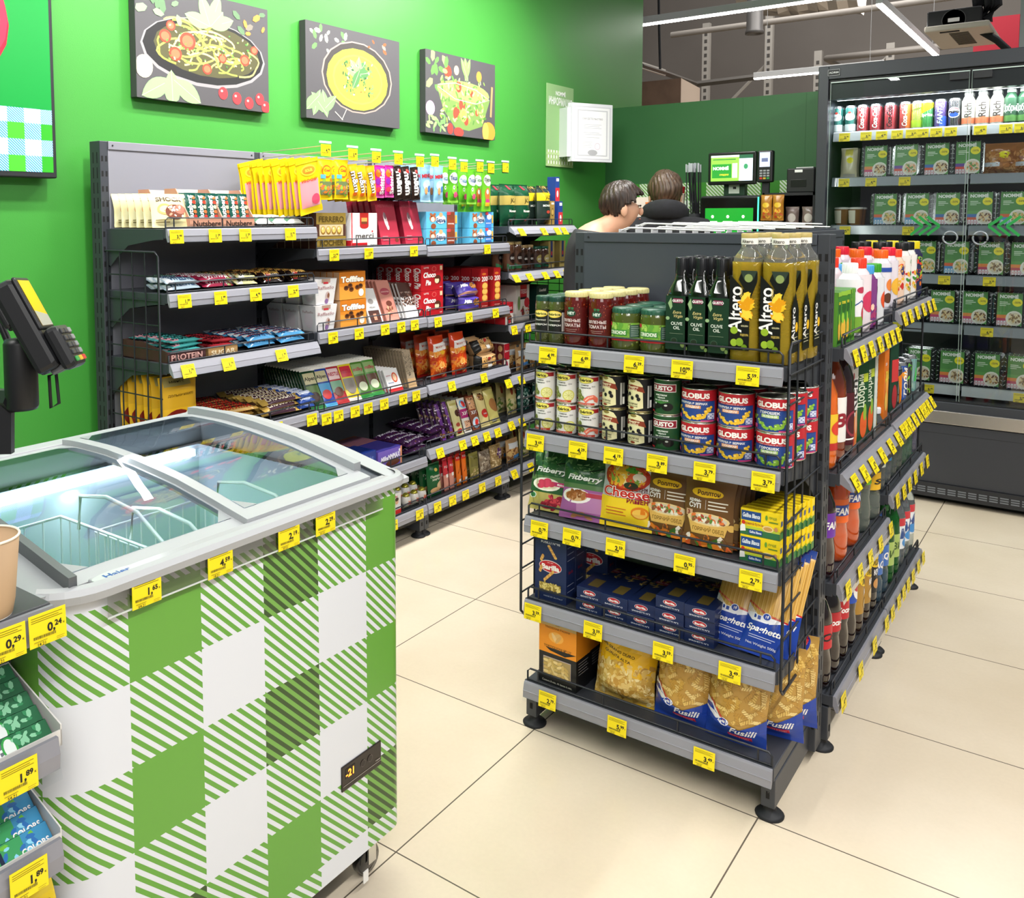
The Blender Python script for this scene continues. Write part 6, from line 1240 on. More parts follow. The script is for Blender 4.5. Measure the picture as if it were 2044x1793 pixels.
for q in range(2):
    for j in range(5): put(kd_, A2, A2.A(866, 0), .008+.052*j, .113*q, 'red chocolate cake box '+['lower', 'upper'][q]+' '+ORD[j]+' back, '+B3, 'box', 'red chocolate cake boxes')
kd_ = bag('violet_cookie_pack', .15, .062, .07, '#4c3c98', [T('Milka', .25, .7, .26, '#f0ecf6', w=.34, b=.05, s=.3), ('e', .62, .6, .12, .26, '#b07840'), ('e', .82, .5, .1, .22, '#c08848'), ('n', 14, .5, .3, .92, .85, .007, ['#3c2014'], 3, 1.3), ('r', 0, 0, 1, .14, '#d8a088')], 62, .2, .02, .08, gus=1)
for q in range(2):
    for j in range(3): put(kd_, A2, A2.A(936, .03), .04+.075*j, .064*q, 'violet cookie pack '+['lower', 'upper'][q]+' '+rowname(j, 3)+', '+B3, 'pack', 'violet cookie packs', tilt=.5*q*(j == 0))
kd_ = carton('tall_biscuit_carton', .058, .058, .19, '#a81c20', [T('200', .5, .74, .12, '#f4ece4', w=.86, b=.03), ('e', .4, .86, .3, .03, '#d8702c'), ('r', 0, 0, 1, .12, '#8c1418'), T('печенье', .5, .06, .03, '#e8c8b8', w=.8)]+[q for y in (.26, .42, .56) for q in (('e', .5, y, .42, .09, '#c88a34'), ('e', .5, y+.01, .36, .07, '#e6b458'))], [T('200', .5, .74, .1, '#f4ece4', w=.8)])
for i, u in enumerate((970, 995)):
    for j in range(4): put(kd_, A2, A2.A(u, 0), .008+.062*j, 0, 'tall red biscuit carton '+['left', 'right'][i]+' column '+rowname(j, 4)+', '+B3, 'box', 'tall red biscuit cartons')
A3 = RS[2][2]
kd_ = bag('orange_sweets_bag', .115, .195, .07, '#c8401c', [('n', 60, .03, .08, .97, .62, .035, ['#e88a34', '#d8641c', '#f0b060', '#c83a18', '#e8a048'], 4, 1.5), ('p', [(.1, .62), (.9, .68), (.86, .86), (.14, .8)], '#e9e4e0'), T('МАРМЕЛАД', .5, .74, .05, '#b0402c', w=.6, r=.06), ('e', .5, .6, .12, .05, '#e8b030'), ('r', 0, 0, 1, .07, '#a81c18')], 63, .16, .05, .2)
for u, d, nm in ((876, .05, 'left'), (917, .045, 'right')):
    for j in range(3): put(kd_, A3, A3.A(u, d), d+.08*j, 0, 'orange red bag of marmalade sweets '+nm+' '+rowname(j, 3)+', '+B3, 'bag', 'orange sweets bags', tilt=.12)
kd_ = bag('cookie_pack', .165, .07, .09, '#d0a878', [('r', 0, 0, .14, 1, '#1c1a18'), ('e', .24, .5, .11, .34, '#c89a5c'), ('e', .72, .55, .13, .36, '#c89a5c'), ('e', .86, .4, .1, .3, '#b8884c'), ('n', 26, .15, .2, .95, .85, .007, ['#2c1c14'], 3, 1.3), ('e', .44, .72, .07, .12, '#b83a34'), ('r', .38, .1, .6, .36, '#e8e6e0')], 64, .22, .02, .1, gus=1)
for q in range(2):
    for j in range(3): put(kd_, A3, A3.A(966, .04), .05+.092*j, .071*q, 'beige chocolate chip cookie pack '+['lower', 'upper'][q]+' '+rowname(j, 3)+', '+B3, 'pack', 'beige cookie packs', tilt=.5*q*(j == 0), rz=.1*q)
A4 = RS[2][3]
kd_ = bag('tall_purple_wafer', .042, .17, .02, '#3a2030', [('r', .3, 0, .9, 1, '#6a3a8a'), ('n', 30, .05, .05, .95, .95, .009, ['#c8a0d8', '#8a6a3c', '#e8d0e8'], 3), ('e', .5, .12, .3, .06, '#8a5a34')], 65, .2)
kd2 = bag('wafer_pack', .06, .165, .024, '#d8cf94', [('e', .6, .62, .26, .1, '#4a2a1c'), ('e', .4, .3, .2, .06, '#a84c3c'), ('e', .5, .12, .3, .07, '#c83a34'), ('r', .1, .86, .9, .92, '#c8bc70')], 66, .24)
kd3 = bag('cracker_pack', .055, .165, .024, '#ece6da', [('e', .5, .82, .4, .12, '#7ab0d8'), ('e', .5, .82, .22, .09, '#d83a34'), ('r', 0, .42, 1, .68, '#a8246c'), T('ХИТ', .5, .55, .1, WH, w=.7), ('r', .15, .08, .85, .34, '#d8a888'), ('n', 14, .2, .1, .8, .32, .005, ['#4a2a1c'], 3, 1.2)], 67, .24)
kd4 = bag('cracker_pack', .06, .165, .024, '#8c4c34', [('r', .1, .6, .9, .94, '#d8a478'), ('n', 20, .12, .62, .88, .92, .006, ['#4a2a1c'], 3, 1.2), T('ХИТ', .5, .5, .1, WH, w=.7), ('e', .5, .2, .42, .16, '#c8dcec'), ('e', .5, .2, .22, .1, '#d83a34')], 68, .24)
kd5 = bag('biscuit_pack', .07, .18, .03, '#e0d090', [('e', .5, .8, .34, .1, '#a87a48'), ('n', 14, .25, .7, .75, .9, .008, ['#4a2a1c'], 3, 1.2), ('e', .5, .35, .3, .12, '#c8342c'), T('mini', .5, .35, .05, WH)], 69, .24)
kd6 = bag('biscuit_pack', .08, .18, .03, '#d8cc78', [('e', .55, .5, .34, .2, '#b07a48', .5), ('r', .2, .06, .6, .14, '#e8e4d0')], 70, .24)
for kk_, u, n, nm in ((kd_, 893, 4, 'tall plum wafer, left one,'), (kd_, 908, 4, 'tall plum wafer, right one,'), (kd2, 925, 6, 'cream wafer pack with chocolate'), (kd3, 942, 6, 'white and crimson cracker pack'), (kd4, 959, 6, 'brown and cream cracker pack'), (kd5, 977, 5, 'yellow biscuit pack with red oval'), (kd6, 996, 5, 'yellow biscuit pack with brown oval')):
    for j in range(n): put(kk_, A4, A4.A(u, 0)-.003*j, .02+.03*j, .001, nm+' '+ORD[j]+' back, '+B3, 'pack', nm+' packs', tilt=.34, rz=-.08)
A5 = RS[2][4]
kd_ = bag('green_crispbread_bag', .10, .15, .04, '#14582e', [T('Полоцкие', .5, .62, .07, '#e8ecd8', w=.7, b=.03), T('хлебцы', .5, .53, .07, '#e8ecd8', w=.56, b=.03), ('e', .5, .8, .12, .05, '#d8c060'), ('e', .7, .32, .24, .12, '#d8b88c'), ('e', .4, .2, .3, .09, '#c8a070')], 71, .25)
kd2 = bag('pink_snack_bar', .034, .15, .02, '#c8303c', [('r', 0, 0, 1, .5, '#d89484'), T('FUSE', .5, .75, .07, '#f0d8d8', w=.7), ('r', .3, .42, .7, .52, WH)], 72, .25); kd3 = bag('orange_snack_bar', .034, .15, .02, '#e8741c', [('r', 0, .8, 1, 1, '#d8342c'), T('FUSE', .5, .88, .05, WH, w=.7), ('s', [(.2, .4), (.8, .7)], .003, '#8a3c10'), ('r', .3, .08, .7, .22, WH)], 73, .25)
kd4 = bag('olive_snack_bag', .075, .13, .03, '#8a8444', [('r', .1, .5, .9, .9, '#76703a'), T('снеки', .5, .8, .06, '#3c3a1c'), ('n', 30, .1, .05, .9, .4, .014, ['#c8b078', '#a89058', '#e0cc98'], 4)], 74, .25)
kd5 = bag('clear_nut_bag', .09, .12, .045, '#8a7c6c', [('n', 110, .03, .06, .97, .94, .014, ['#a89884', '#c8bca8', '#6d5c4c', '#8a7864'], 5, 1.4)], 75, .18); kd6 = bag('clear_nut_bag', .10, .13, .045, '#a08658', [('n', 130, .03, .06, .97, .94, .010, ['#c8ac7c', '#e0cca0', '#7a5c34', '#a88a58'], 6, 1.4), ('e', .6, .66, .26, .2, '#5c3470'), T('СЕМЕ', .6, .7, .07, '#e0d8ec'), T('ЧКИ', .6, .6, .07, '#e0d8ec')], 76, .18)
for kk_, u, n, p_, nm in ((kd_, 871, 6, .043, 'green crispbread bag'), (kd2, 895, 3, .03, 'red and pink snack bar pack, left one,'), (kd2, 906, 3, .03, 'red and pink snack bar pack, right one,'), (kd3, 920, 3, .03, 'orange snack bar pack, left one,'), (kd3, 932, 3, .03, 'orange snack bar pack, right one,'), (kd4, 951, 3, .04, 'olive green snack bag'), (kd5, 972, 3, .05, 'clear bag of grey nuts'), (kd6, 994, 3, .05, 'clear bag of seeds with violet oval')):
    for j in range(n): put(kk_, A5, A5.A(u, .02), .03+p_*j, 0, nm+' '+rowname(j, n)+', '+B3, 'bag', nm+' bags', tilt=.1)
# last bay
C1 = RS[3][0]
kj = bag('coffee_bag', .135, .21, .07, '#12452c', [('r', 0, .5, 1, .72, '#b09c50'), T('JACOBS', .62, .61, .1, '#3c3410', w=.5, b=.04), T('Monarch', .55, .36, .06, '#e8ece0', w=.5, b=.04), ('e', .5, .14, .1, .03, '#b04030'), ('r', .38, .86, .5, .96, '#c83040')], 80, .25, .04, .14); kj2 = bag('coffee_bag', .12, .21, .07, '#22302a', [('r', 0, .62, 1, .82, '#d8b81c'), T('JACOBS', .6, .71, .1, '#3c3410', w=.6, b=.04), T('MONARCH', .5, .5, .05, '#e8ece0', w=.6, b=.04), ('e', .5, .34, .1, .04, '#a84030'), ('n', 12, .1, .82, .9, .98, .02, ['#5c4c2c', '#8a7a3c'], 3)], 81, .25, .04, .14)
for kk_, u, d, n, nm in ((kj, 1012, .05, 2, 'green coffee bag with gold band, left one,'), (kj, 1040, .04, 2, 'green coffee bag with gold band, right one,'), (kj2, 1083, .04, 3, 'charcoal coffee bag with yellow band')):
    for j in range(n): put(kk_, C1, C1.A(u, d), d+.075*j, 0, nm+' '+rowname(j, n)+', '+B4_, 'bag', 'coffee bags', tilt=.03)
kg_ = carton('gold_coffee_box', .045, .05, .13, '#9a7c3c', [('e', .5, .55, .3, .16, '#4c3a18'), ('e', .5, .55, .24, .12, '#b89850'), ('r', .2, .86, .8, .94, '#e8e0d0')]); kh = carton('blue_red_box', .045, .05, .13, '#1f3c84', [('r', 0, 0, 1, .55, '#c82c38'), ('e', .5, .3, .2, .14, '#f0e0e0'), ('r', .2, .82, .8, .94, WH)])
for q, (kk_, u) in enumerate(((kg_, 1106), (kh, 1122))):
    for z in range(2):
        if z == 0 or kk_ is kh: put(kk_, C1, C1.A(u, 0), .01+.02*z, .131*z, ('gold coffee box' if q == 0 else 'blue and red drink box')+' '+['lower', 'upper'][z]+', end of top level, '+B4_, 'box')
C2_ = RS[3][1]
def cjar(r, h, lid, gl, lab, lc, tx): return jar('coffee_jar', r, h, mat(gl, .1, coat=1), None, lid, [('e', .5, .6, .34, .3, lab), T(tx, .5, .6, .13, '#f0ece4', w=.5, b=.04), ('p', [(0, 0), (1, 0), (1, .3), (.5, .14), (0, .3)], lc)], .1, .7, gl, a=1.2)
n1, n2, n3 = cjar(.03, .15, '#b09864', '#5a3a28', '#26140e', '#2f6e44', 'GOLD'), cjar(.024, .13, '#a88c60', '#3c2418', '#1c0f0a', '#5a3a28', 'GOLD'), cjar(.031, .12, '#12523c', '#4a3024', '#b8a864', '#12523c', 'JACOBS')
for i, (kk_, u) in enumerate(((n1, 1016), (n1, 1031), (n2, 1045), (n2, 1057), (n3, 1070), (n3, 1085))):
    for j in range(2): put(kk_, C2_, C2_.A(u, .035), .04+.066*j, 0, ['tall gold lidded coffee jar', 'tall gold lidded coffee jar', 'slim bronze lidded coffee jar', 'slim bronze lidded coffee jar', 'green lidded coffee jar', 'green lidded coffee jar'][i]+' '+['left', 'right'][i % 2]+' one '+rowname(j, 2)+', '+B4_, 'jar', 'coffee jars')
kdl = carton('gold_coffee_carton', .062, .055, .145, '#a08c50', [('r', .32, .4, .68, 1, '#1c2c6c'), ('e', .5, .55, .1, .08, '#c83030'), T('Dallmayr', .5, .2, .07, '#3c3410', w=.8)])
for i, u in enumerate((1104, 1126)):
    for j in range(2): put(kdl, C2_, C2_.A(u, 0), .01+.06*j, 0, 'gold coffee carton '+['left', 'right'][i]+' one '+rowname(j, 2)+', '+B4_, 'box', 'gold coffee cartons')
C3 = RS[3][2]
kt1 = carton('red_tea_box', .075, .06, .11, '#c02430', [T('TESS', .5, .72, .14, '#f0dcdc', w=.7), ('r', .1, .6, .9, .66, BK), ('r', .0, 0, 1, .5, '#e6ded6'), ('e', .5, .3, .3, .14, '#7a3c24'), ('e', .5, .12, .2, .08, '#c02430')]); kt2 = carton('red_tea_box', .13, .06, .185, '#e2dad2', [('r', .3, .6, .8, 1, '#b8202c'), T('TESS', .55, .82, .12, '#f0dcdc', w=.44), ('r', .3, .6, .8, .66, BK), ('e', .5, .25, .1, .12, '#5a2c24'), ('e', .8, .5, .2, .14, '#c8303c'), ('e', .2, .5, .1, .2, '#7a9a5c'), ('n', 14, .35, .15, .95, .4, .014, ['#c8303c', '#5c7a3c', '#d8a05c'], 4)]); kt3 = carton('dark_tea_box', .12, .06, .17, '#12302a', [T('Greenfield', .5, .86, .09, '#e8e6dc', w=.6, s=.2), ('e', .45, .35, .24, .16, '#d8c8b8'), ('e', .5, .1, .3, .1, '#3c2418'), T('tea', .5, .6, .04, '#c9c4b4')])
for kk_, u, d, n, nm in ((kt1, 1019, 0, 3, 'small red and white tea box'), (kt2, 1046, .03, 3, 'large red and white tea box'), (kt3, 1085, .03, 3, 'dark green tea box')):
    for j in range(n): put(kk_, C3, C3.A(u, d), .008+d+.062*j, 0, nm+' '+rowname(j, n)+', '+B4_, 'box', nm+'es')
C4 = RS[3][3]
kk_ = carton('red_biscuit_carton', .05, .045, .16, '#e8e0d4', [('r', 0, .5, 1, 1, '#b01c2c'), T('Sport', .5, .78, .07, '#f0dcd8', w=.8, s=.3), ('e', .5, .3, .24, .16, '#a0304c')], [('r', 0, 0, 1, 1, '#5a1c1c')]+[('e', .5, y, .3, .1, '#b08a5c') for y in (.3, .6, .85)], left=[('r', 0, 0, 1, 1, '#5a1c1c')]+[('e', .5, y, .3, .1, '#b08a5c') for y in (.3, .6, .85)])
for j in range(6): put(kk_, C4, C4.A(1014, 0), .008+.047*j, 0, 'narrow red and cream biscuit carton '+ORD[j]+' back, '+B4_, 'box', 'narrow biscuit cartons')
kk1 = bag('biscuit_bag', .11, .12, .05, '#c8a070', [('n', 40, .05, .05, .95, .6, .024, ['#c8904c', '#e0b878', '#8a5a34'], 3, 1.5), ('r', .1, .62, .9, .85, '#e0e4e8'), ('r', .3, .2, .9, .34, '#3c84c8')], 82, .25); kk2 = bag('dark_sweets_bag', .11, .14, .05, '#1c4c44', [('n', 50, .05, .05, .95, .95, .022, ['#e4eae6', '#5a8a7c', '#12302c', '#8ab0a4'], 4)], 83, .22); kk3 = bag('wafer_bag', .09, .16, .04, '#c8bc80', [('e', .3, .75, .1, .12, '#8a3c24'), ('e', .7, .75, .1, .12, '#8a3c24'), ('n', 20, .1, .1, .9, .5, .024, ['#5c7a34', '#d8cfa0'], 4)], 84, .25)
for u, sh, kd_, nm in ((1045, RS[3][3], kk1, 'biscuit bag, left,'), (1072, RS[3][3], kk1, 'biscuit bag, right,'), (1025, RS[3][4], kk3, 'cream wafer bag, left,'), (1048, RS[3][4], kk2, 'dark green sweets bag, left,'), (1078, RS[3][4], kk2, 'dark green sweets bag, right,'), (1026, RS[3][5], kk1, 'biscuit bag on the lowest level, left,'), (1050, RS[3][5], kk3, 'cream wafer bag on the lowest level,')):
    for j in range(3): put(kd_, sh, sh.A(u, .03), .04+.06*j, 0, nm+' '+rowname(j, 3)+', '+B4_, 'bag', nm+' bags', tilt=.08)
# price tickets on the wall rails
def rt(b, l, us, ps):
    sh = Shelf('x', RX, RZ[b][l], ''); bn = ['first', 'second', 'third', 'last'][b]
    for i, (u, p) in enumerate(zip(us, ps)): tick(sh, u, p, 'yellow ticket '+(nth(i, len(us))+', ' if len(us) > 1 else '')+ORD[l]+' rail from the top, '+bn+' wall bay', RT[b][l])
rt(0, 0, [353, 430, 490, 580], ['3,99', '1,29', '1,29', '0,79']); rt(0, 1, [369, 441, 511, 586], ['1,39', '1,99', '4,99', '2,49']); rt(0, 2, [379, 459, 565], ['1,79', '1,79', '1,79']); rt(0, 3, [554, 623], ['1,29', '1,29'])
rt(1, 0, [667, 736, 826], ['21,99', '15,99', '8,49']); rt(1, 1, [665, 717, 769, 801, 828], ['16,79', '6,99', '6,99', '4,99', '4,99']); rt(1, 2, [652, 676, 709, 735, 767, 805, 831], ['3,99', '3,99', '3,99', '3,49', '5,99', '2,79', '2,79']); rt(1, 3, [785], ['10,79']); rt(1, 4, [786, 838], ['4,79', '5,99'])
rt(2, 0, [973], ['3,79']); rt(2, 1, [875, 937, 990], ['5,79', '4,79', '6,79']); rt(2, 2, [904, 968], ['5,79', '3,79']); rt(2, 3, [881, 926, 950, 974, 996], ['1,79', '3,79', '2,79', '2,79', '2,79']); rt(2, 4, [874, 904, 930, 963, 995], ['3,79', '1,79', '1,79', '3,79', '3,79'])
rt(3, 0, [1046, 1090, 1117, 1131], ['15,99', '20,99', '9,99', '9,99']); rt(3, 1, [1035, 1062, 1093, 1116, 1136], ['13,99', '9,99', '9,79', '15,99', '15,99']); rt(3, 2, [1028, 1055], ['3,79', '8,79']); rt(3, 3, [1018, 1044], ['5,79', '2,79']); rt(3, 4, [1024, 1045], ['3,79', '2,99']); rt(3, 5, [1030, 1063], ['3,79', '4,79'])
# ---------------------------------------------------------------- glass door fridge
QY, QX0, QX1, QH = 3.5, -.035, 2.05, 2.168
SL = mat('#34373d', .35, name='slate_fridge_metal'); SLD = mat('#232428', .5)
fr = empty('glass_door_fridge', (1.0, QY, 0), 0, 'wide slate grey fridge with glass doors full of ready meals and drinks', 'fridge')
G = lambda x, y, z: (x-1.0, y-QY, z)
def gb(m, x0, y0, z0, x1, y1, z1, mt, bev=0.0): m.box(x0-1, y0-QY, z0, x1-1, y1-QY, z1, mt, bev)
m = MB(); gb(m, QX0, QY, 0.09, QX0+.05, 4.17, QH, SL, .004); gb(m, QX1-.05, QY, .09, QX1, 4.17, QH, SL, .004); gb(m, QX0+.05, QY+.0, 2.10, QX1-.05, 4.17, QH, SL, .003); gb(m, QX0+.05, 4.1, .4, QX1-.05, 4.17, 2.1, mat('#7d8288', .4)); gb(m, QX0+.05, QY, .09, QX1-.05, 4.1, .50, SL, .003); m.build('cabinet', fr)
m = MB(); gb(m, QX0+.05, QY+.02, 2.0, QX1-.05, QY+.1, 2.10, mat('#17181a', .3)); m.build('canopy', fr)
m = MB(); gb(m, QX0+.07, QY+.105, 2.0, QX1-.06, QY+.118, 2.008, mat('#f4fbff', .3, emit=7)); m.build('light_strip', fr)
area('fridge_strip_glow', (1.0, QY+.10, 1.99), (1.0, QY+.3, 0.6), 1.9, .03, 11, (.93, .98, 1))
m = MB(); S = Surf([[G(QX0+.06, QY+.0195, 2.055), G(1.2, QY+.0195, 2.055)], [G(QX0+.06, QY+.0195, 2.095), G(1.2, QY+.0195, 2.095)]], 1.15, .04)
m = MB(); gb(m, QX0, QY-.014, .395, QX1, QY, .458, mat('#b9b4ae', .25, .8), .003); m.build('steel_bumper', fr)
m = MB(); gb(m, QX0+.02, QY-.006, .10, QX1-.02, QY, .39, mat('#34363c', .35)); 
for z in (.345,): gb(m, QX0+.02, QY-.0065, z, QX1-.02, QY-.0055, z+.002, SLD)
m.build('lower_panel', fr)
m = MB(); gb(m, QX0+.02, QY-.02, .03, QX1-.02, QY+.01, .098, SLD)
for k in range(46): x = QX0+.05+k*.043; [gb(m, x, QY-.021, .05+.011*q, x+.034, QY-.0195, .056+.011*q, '#6a6e74') for q in range(3)]
m.build('kick_vent', fr)
m = MB(); gb(m, QX0+.03, QY+.05, 0, QX1-.03, 4.1, .09, mat('#101113', .7)); m.build('plinth', fr)
m = MB(); gb(m, QX0+.05, QY+.01, .458, QX1-.05, QY+.09, .505, SLD)
for k in range(90): x = QX0+.07+k*.0215; gb(m, x, QY+.008, .468, x+.013, QY+.0095, .496, '#0c0c0d')
for k in range(90): x = QX0+.065+k*.0215; gb(m, x, QY+.008, .466, x+.003, QY+.0094, .498, '#8a8f96')
m.build('air_grille', fr)
FZ_ = [1.834, 1.60, 1.353, 1.112, .868, .566]
RL2 = mat('#848a93', .3, coat=.4)
for i, z in enumerate(FZ_):
    m = MB(); gb(m, QX0+.055, QY+.11, z-.02, QX1-.055, 4.08, z-.002, mat('#5c6066', .4)); s = m.build('shelf', fr)
    for k, (x0, x1) in enumerate(((QX0+.058, .635), (.645, 1.32), (1.33, QX1-.058))):
        m = MB(); m.prism([(QY+.108-QY, z+.004), (QY+.100-QY, z), (QY+.092-QY, z-.044), (QY+.10-QY, z-.046), (.108, z-.02)], mat('#c4c8cd', .3) if i in (0, 5) else RL2, 'x', x0-1, x1-1); m.build('price_rail', s)
for k in range(4):
    x = QX0+.045+k*.675
    if k in (0,): continue
DG = pane('door_glass', (.90, .96, .96), .035, .01, 1.45)
for k, (x0, x1) in enumerate(((QX0+.06, .637), (.645, 1.325), (1.333, QX1-.055))):
    d = MB(); d.add([G(x0, QY+.004, .51), G(x1, QY+.004, .51), G(x1, QY+.004, 2.085), G(x0, QY+.004, 2.085)], [(0, 1, 2, 3)], DG); o = d.build('glass_door', fr)
    e = MB(); 
    for x in (x0, x1-.003): gb(e, x, QY+.002, .51, x+.0018, QY+.008, 2.085, mat('#8fa09a', .2))
    gb(e, x0, QY+.002, 2.0805, x1, QY+.008, 2.085, mat('#c9dad4', .2)); e.build('glass_edge', o)
    h = MB(); hx = x1-.055 if k % 2 == 0 else x0+.06
    h.tube([(hx-1+.030*math.cos(t*PI/10), .003, 1.297+.030*math.sin(t*PI/10)) for t in range(20)], .0045, mat('#8b9096', .3, .3), 6, closed=True); h.build('ring_handle', o)
    a = MB(); cx = x1-.20 if k % 2 == 0 else x0+.19; sg = 1 if k % 2 == 0 else -1; gm = mat('#12873a', .5)
    for q in range(3):
        xx = cx+q*.036*sg; S = Surf([[G(xx-.06, QY+.0025, 1.305), G(xx+.06, QY+.0025, 1.305)], [G(xx-.06, QY+.0025, 1.405), G(xx+.06, QY+.0025, 1.405)]], .12, .1)
        pts = [(.5-.22*sg, .95), (.5, .7), (.5+.2*sg, .52), (.5+.2*sg, .46), (.5, .26), (.5-.2*sg, .04)]; art(a, S, [('s', pts, .013, gm)])
    a.build('arrow_sticker', o)
    c = MB()
    if k: gb(c, x0-.09, QY-.006, 2.045, x0-.012, QY+.012, 2.078, SLD); gb(c, x0+.008, QY-.006, 2.045, x0+.08, QY+.012, 2.078, SLD); c.build('door_hinge', o)
m = MB(); gb(m, QX0+.045, QY-.003, 2.115, QX0+.105, QY, 2.15, '#0d0d0f'); S = Surf([[G(QX0+.047, QY-.003, 2.117), G(QX0+.103, QY-.003, 2.117)], [G(QX0+.047, QY-.003, 2.148), G(QX0+.103, QY-.003, 2.148)]], .056, .031)
art(m, S, [('r', 0, 0, 1, 1, '#c9cbd0'), ('r', .02, .04, .98, .96, '#0d0d0f'), ('t', 'ADRM', .5, .5, .3, '#d9d9dc', {'w': .8})]); m.build('maker_plate', fr)
# goods in the fridge
FS = [Shelf('y', QY+.13, z, '') for z in FZ_]
FW = 'fridge'
def can(c, c2, tx, tc, extra=(), top='#c9ccd0', metal=.4):
    m = MB(); m.rough = .25; r, h = .0265, .142; body = mat(c, .25, metal); n = 22
    m.lathe([(r*.8, 0), (r*.86, .003), (r, .012), (r, h-.016), (r*.86, h-.003), (r*.88, h), (r*.8, h), (r*.78, h-.004)], mat('#c9ccd0', .25, .9), n)
    S = cyl(r*1.004, .010, h-.013, -PI, PI, n); S.base(m, body); art(m, cyl(r*1.006, .010, h-.013, -1.35, 1.35, 12), list(extra)+([('t', tx, .5, .5, .2, tc, {'r': PI/2, 'w': .86, 's': .25, 'b': .03})] if tx else [])); return m.build('drink_can')
kc = {'teal': can('#0f7a70', 0, '', WH, [('r', 0, 0, 1, .3, '#d9e4e4'), ('e', .5, .62, .38, .16, '#e9eef0'), ('t', 'ЛАТТЕ', .5, .62, .07, '#26504c', {'w': .5}), ('e', .5, .8, .1, .05, '#b83a34')]), 'red': can('#b81c28', 0, 'Coca-Cola', WH), 'zero': can('#a81a24', 0, 'Coca-Cola', '#1a1214'), 'van': can('#b02a20', 0, 'Coca-Cola', '#e8dcc8', [('r', .6, 0, 1, 1, '#c8642c')]),
      'lime': can('#a8b83c', 0, '', BK, [('t', 'SCHWEPPES', .5, .75, .1, '#3c4a14', {'w': .8, 'r': .2}), ('r', 0, 0, 1, .3, '#8aa82c')]), 'spr': can('#2c9a3c', 0, '', WH, [('p', [(0, .5), (1, .8), (1, 1), (0, 1)], '#e0cc1c'), ('t', 'Sprite', .5, .5, .13, WH, {'w': .8, 'b': .04})]), 'fan': can('#5a3c8c', 0, 'FANTA', '#b8c4f0', [('r', .5, 0, 1, .4, '#3c5cc8')]), 'pep': can('#26282c', 0, '', WH, [('e', .5, .52, .42, .22, '#e8e8ec'), ('p', [(.14, .6), (.5, .7), (.86, .6), (.8, .66), (.5, .73), (.2, .66)], '#c8303c'), ('e', .5, .44, .3, .1, '#2c4cb0'), ('t', 'PEPSI', .5, .54, .09, BK, {'w': .7, 'b': .08})])}
names = [('teal', 1671, 'teal and white coffee can, leftmost'), ('teal', 1697, 'teal and white coffee can, second from left'), ('red', 1721, 'red cola can, third from left'), ('red', 1747, 'red cola can, fourth from left'), ('zero', 1776, 'red cola can with black script'), ('van', 1806, 'red and orange cola can'), ('lime', 1830, 'lime yellow tonic can'), ('spr', 1850, 'green and yellow lemonade can'), ('fan', 1876, 'violet soda can'), ('pep', 1904, 'black cola can with round emblem')]
for k, u, nm in names:
    for j in range(3): put(kc[k], FS[0], FS[0].A(u, .03), .03+.056*j, 0, nm+' '+rowname(j, 3)+', top level of the fridge', 'can', 'drink cans')
def fbot(c, capc, tx, tc, low):
    P = [(.001, 0), (.026, 0), (.029, .004), (.029, .06), (.0275, .085), (.0285, .11), (.026, .13), (.018, .148), (.016, .155), (.001, .155)]
    return bottle('juice_bottle', P, mat(c, .25, coat=.3), capc, (.0175, .152, .170), [(.014, .125, .0292, c, [('r', 0, 0, 1, .25, low), ('t', tx, .5, .58, .3, tc, {'r': PI/2, 'w': .62} if tx == 'Rich' else {'w': .9}), ('e', .6, .2, .16, .08, low)]+([('s', [(.05, .3-.04*q), (.9, .05-.04*q)], .0006, '#5c5c58') for q in range(4)] if tx == 'Rich' else []), 1.3)])
kj1, kj2 = fbot('#dcd6c8', '#f0efea', 'Rich', '#3c3430', '#c8704c'), fbot('#2a4a34', '#eeeeea', 'Добрый', '#e0e8e0', '#4c7a3c')
for i, u in enumerate((1932, 1960, 1989)):
    for j in range(2): put(kj1, FS[0], FS[0].A(u, .04), .035+.062*j, 0, 'milky white juice bottle '+nth(i, 3)+' '+rowname(j, 2)+', fridge', 'bottle', 'white juice bottles')
for i, u in enumerate((2017, 2043)):
    for j in range(2): put(kj2, FS[0], FS[0].A(u, .04), .035+.062*j, 0, 'dark green juice bottle '+['left', 'right'][i]+' one '+rowname(j, 2)+', fridge', 'bottle', 'green juice bottles')
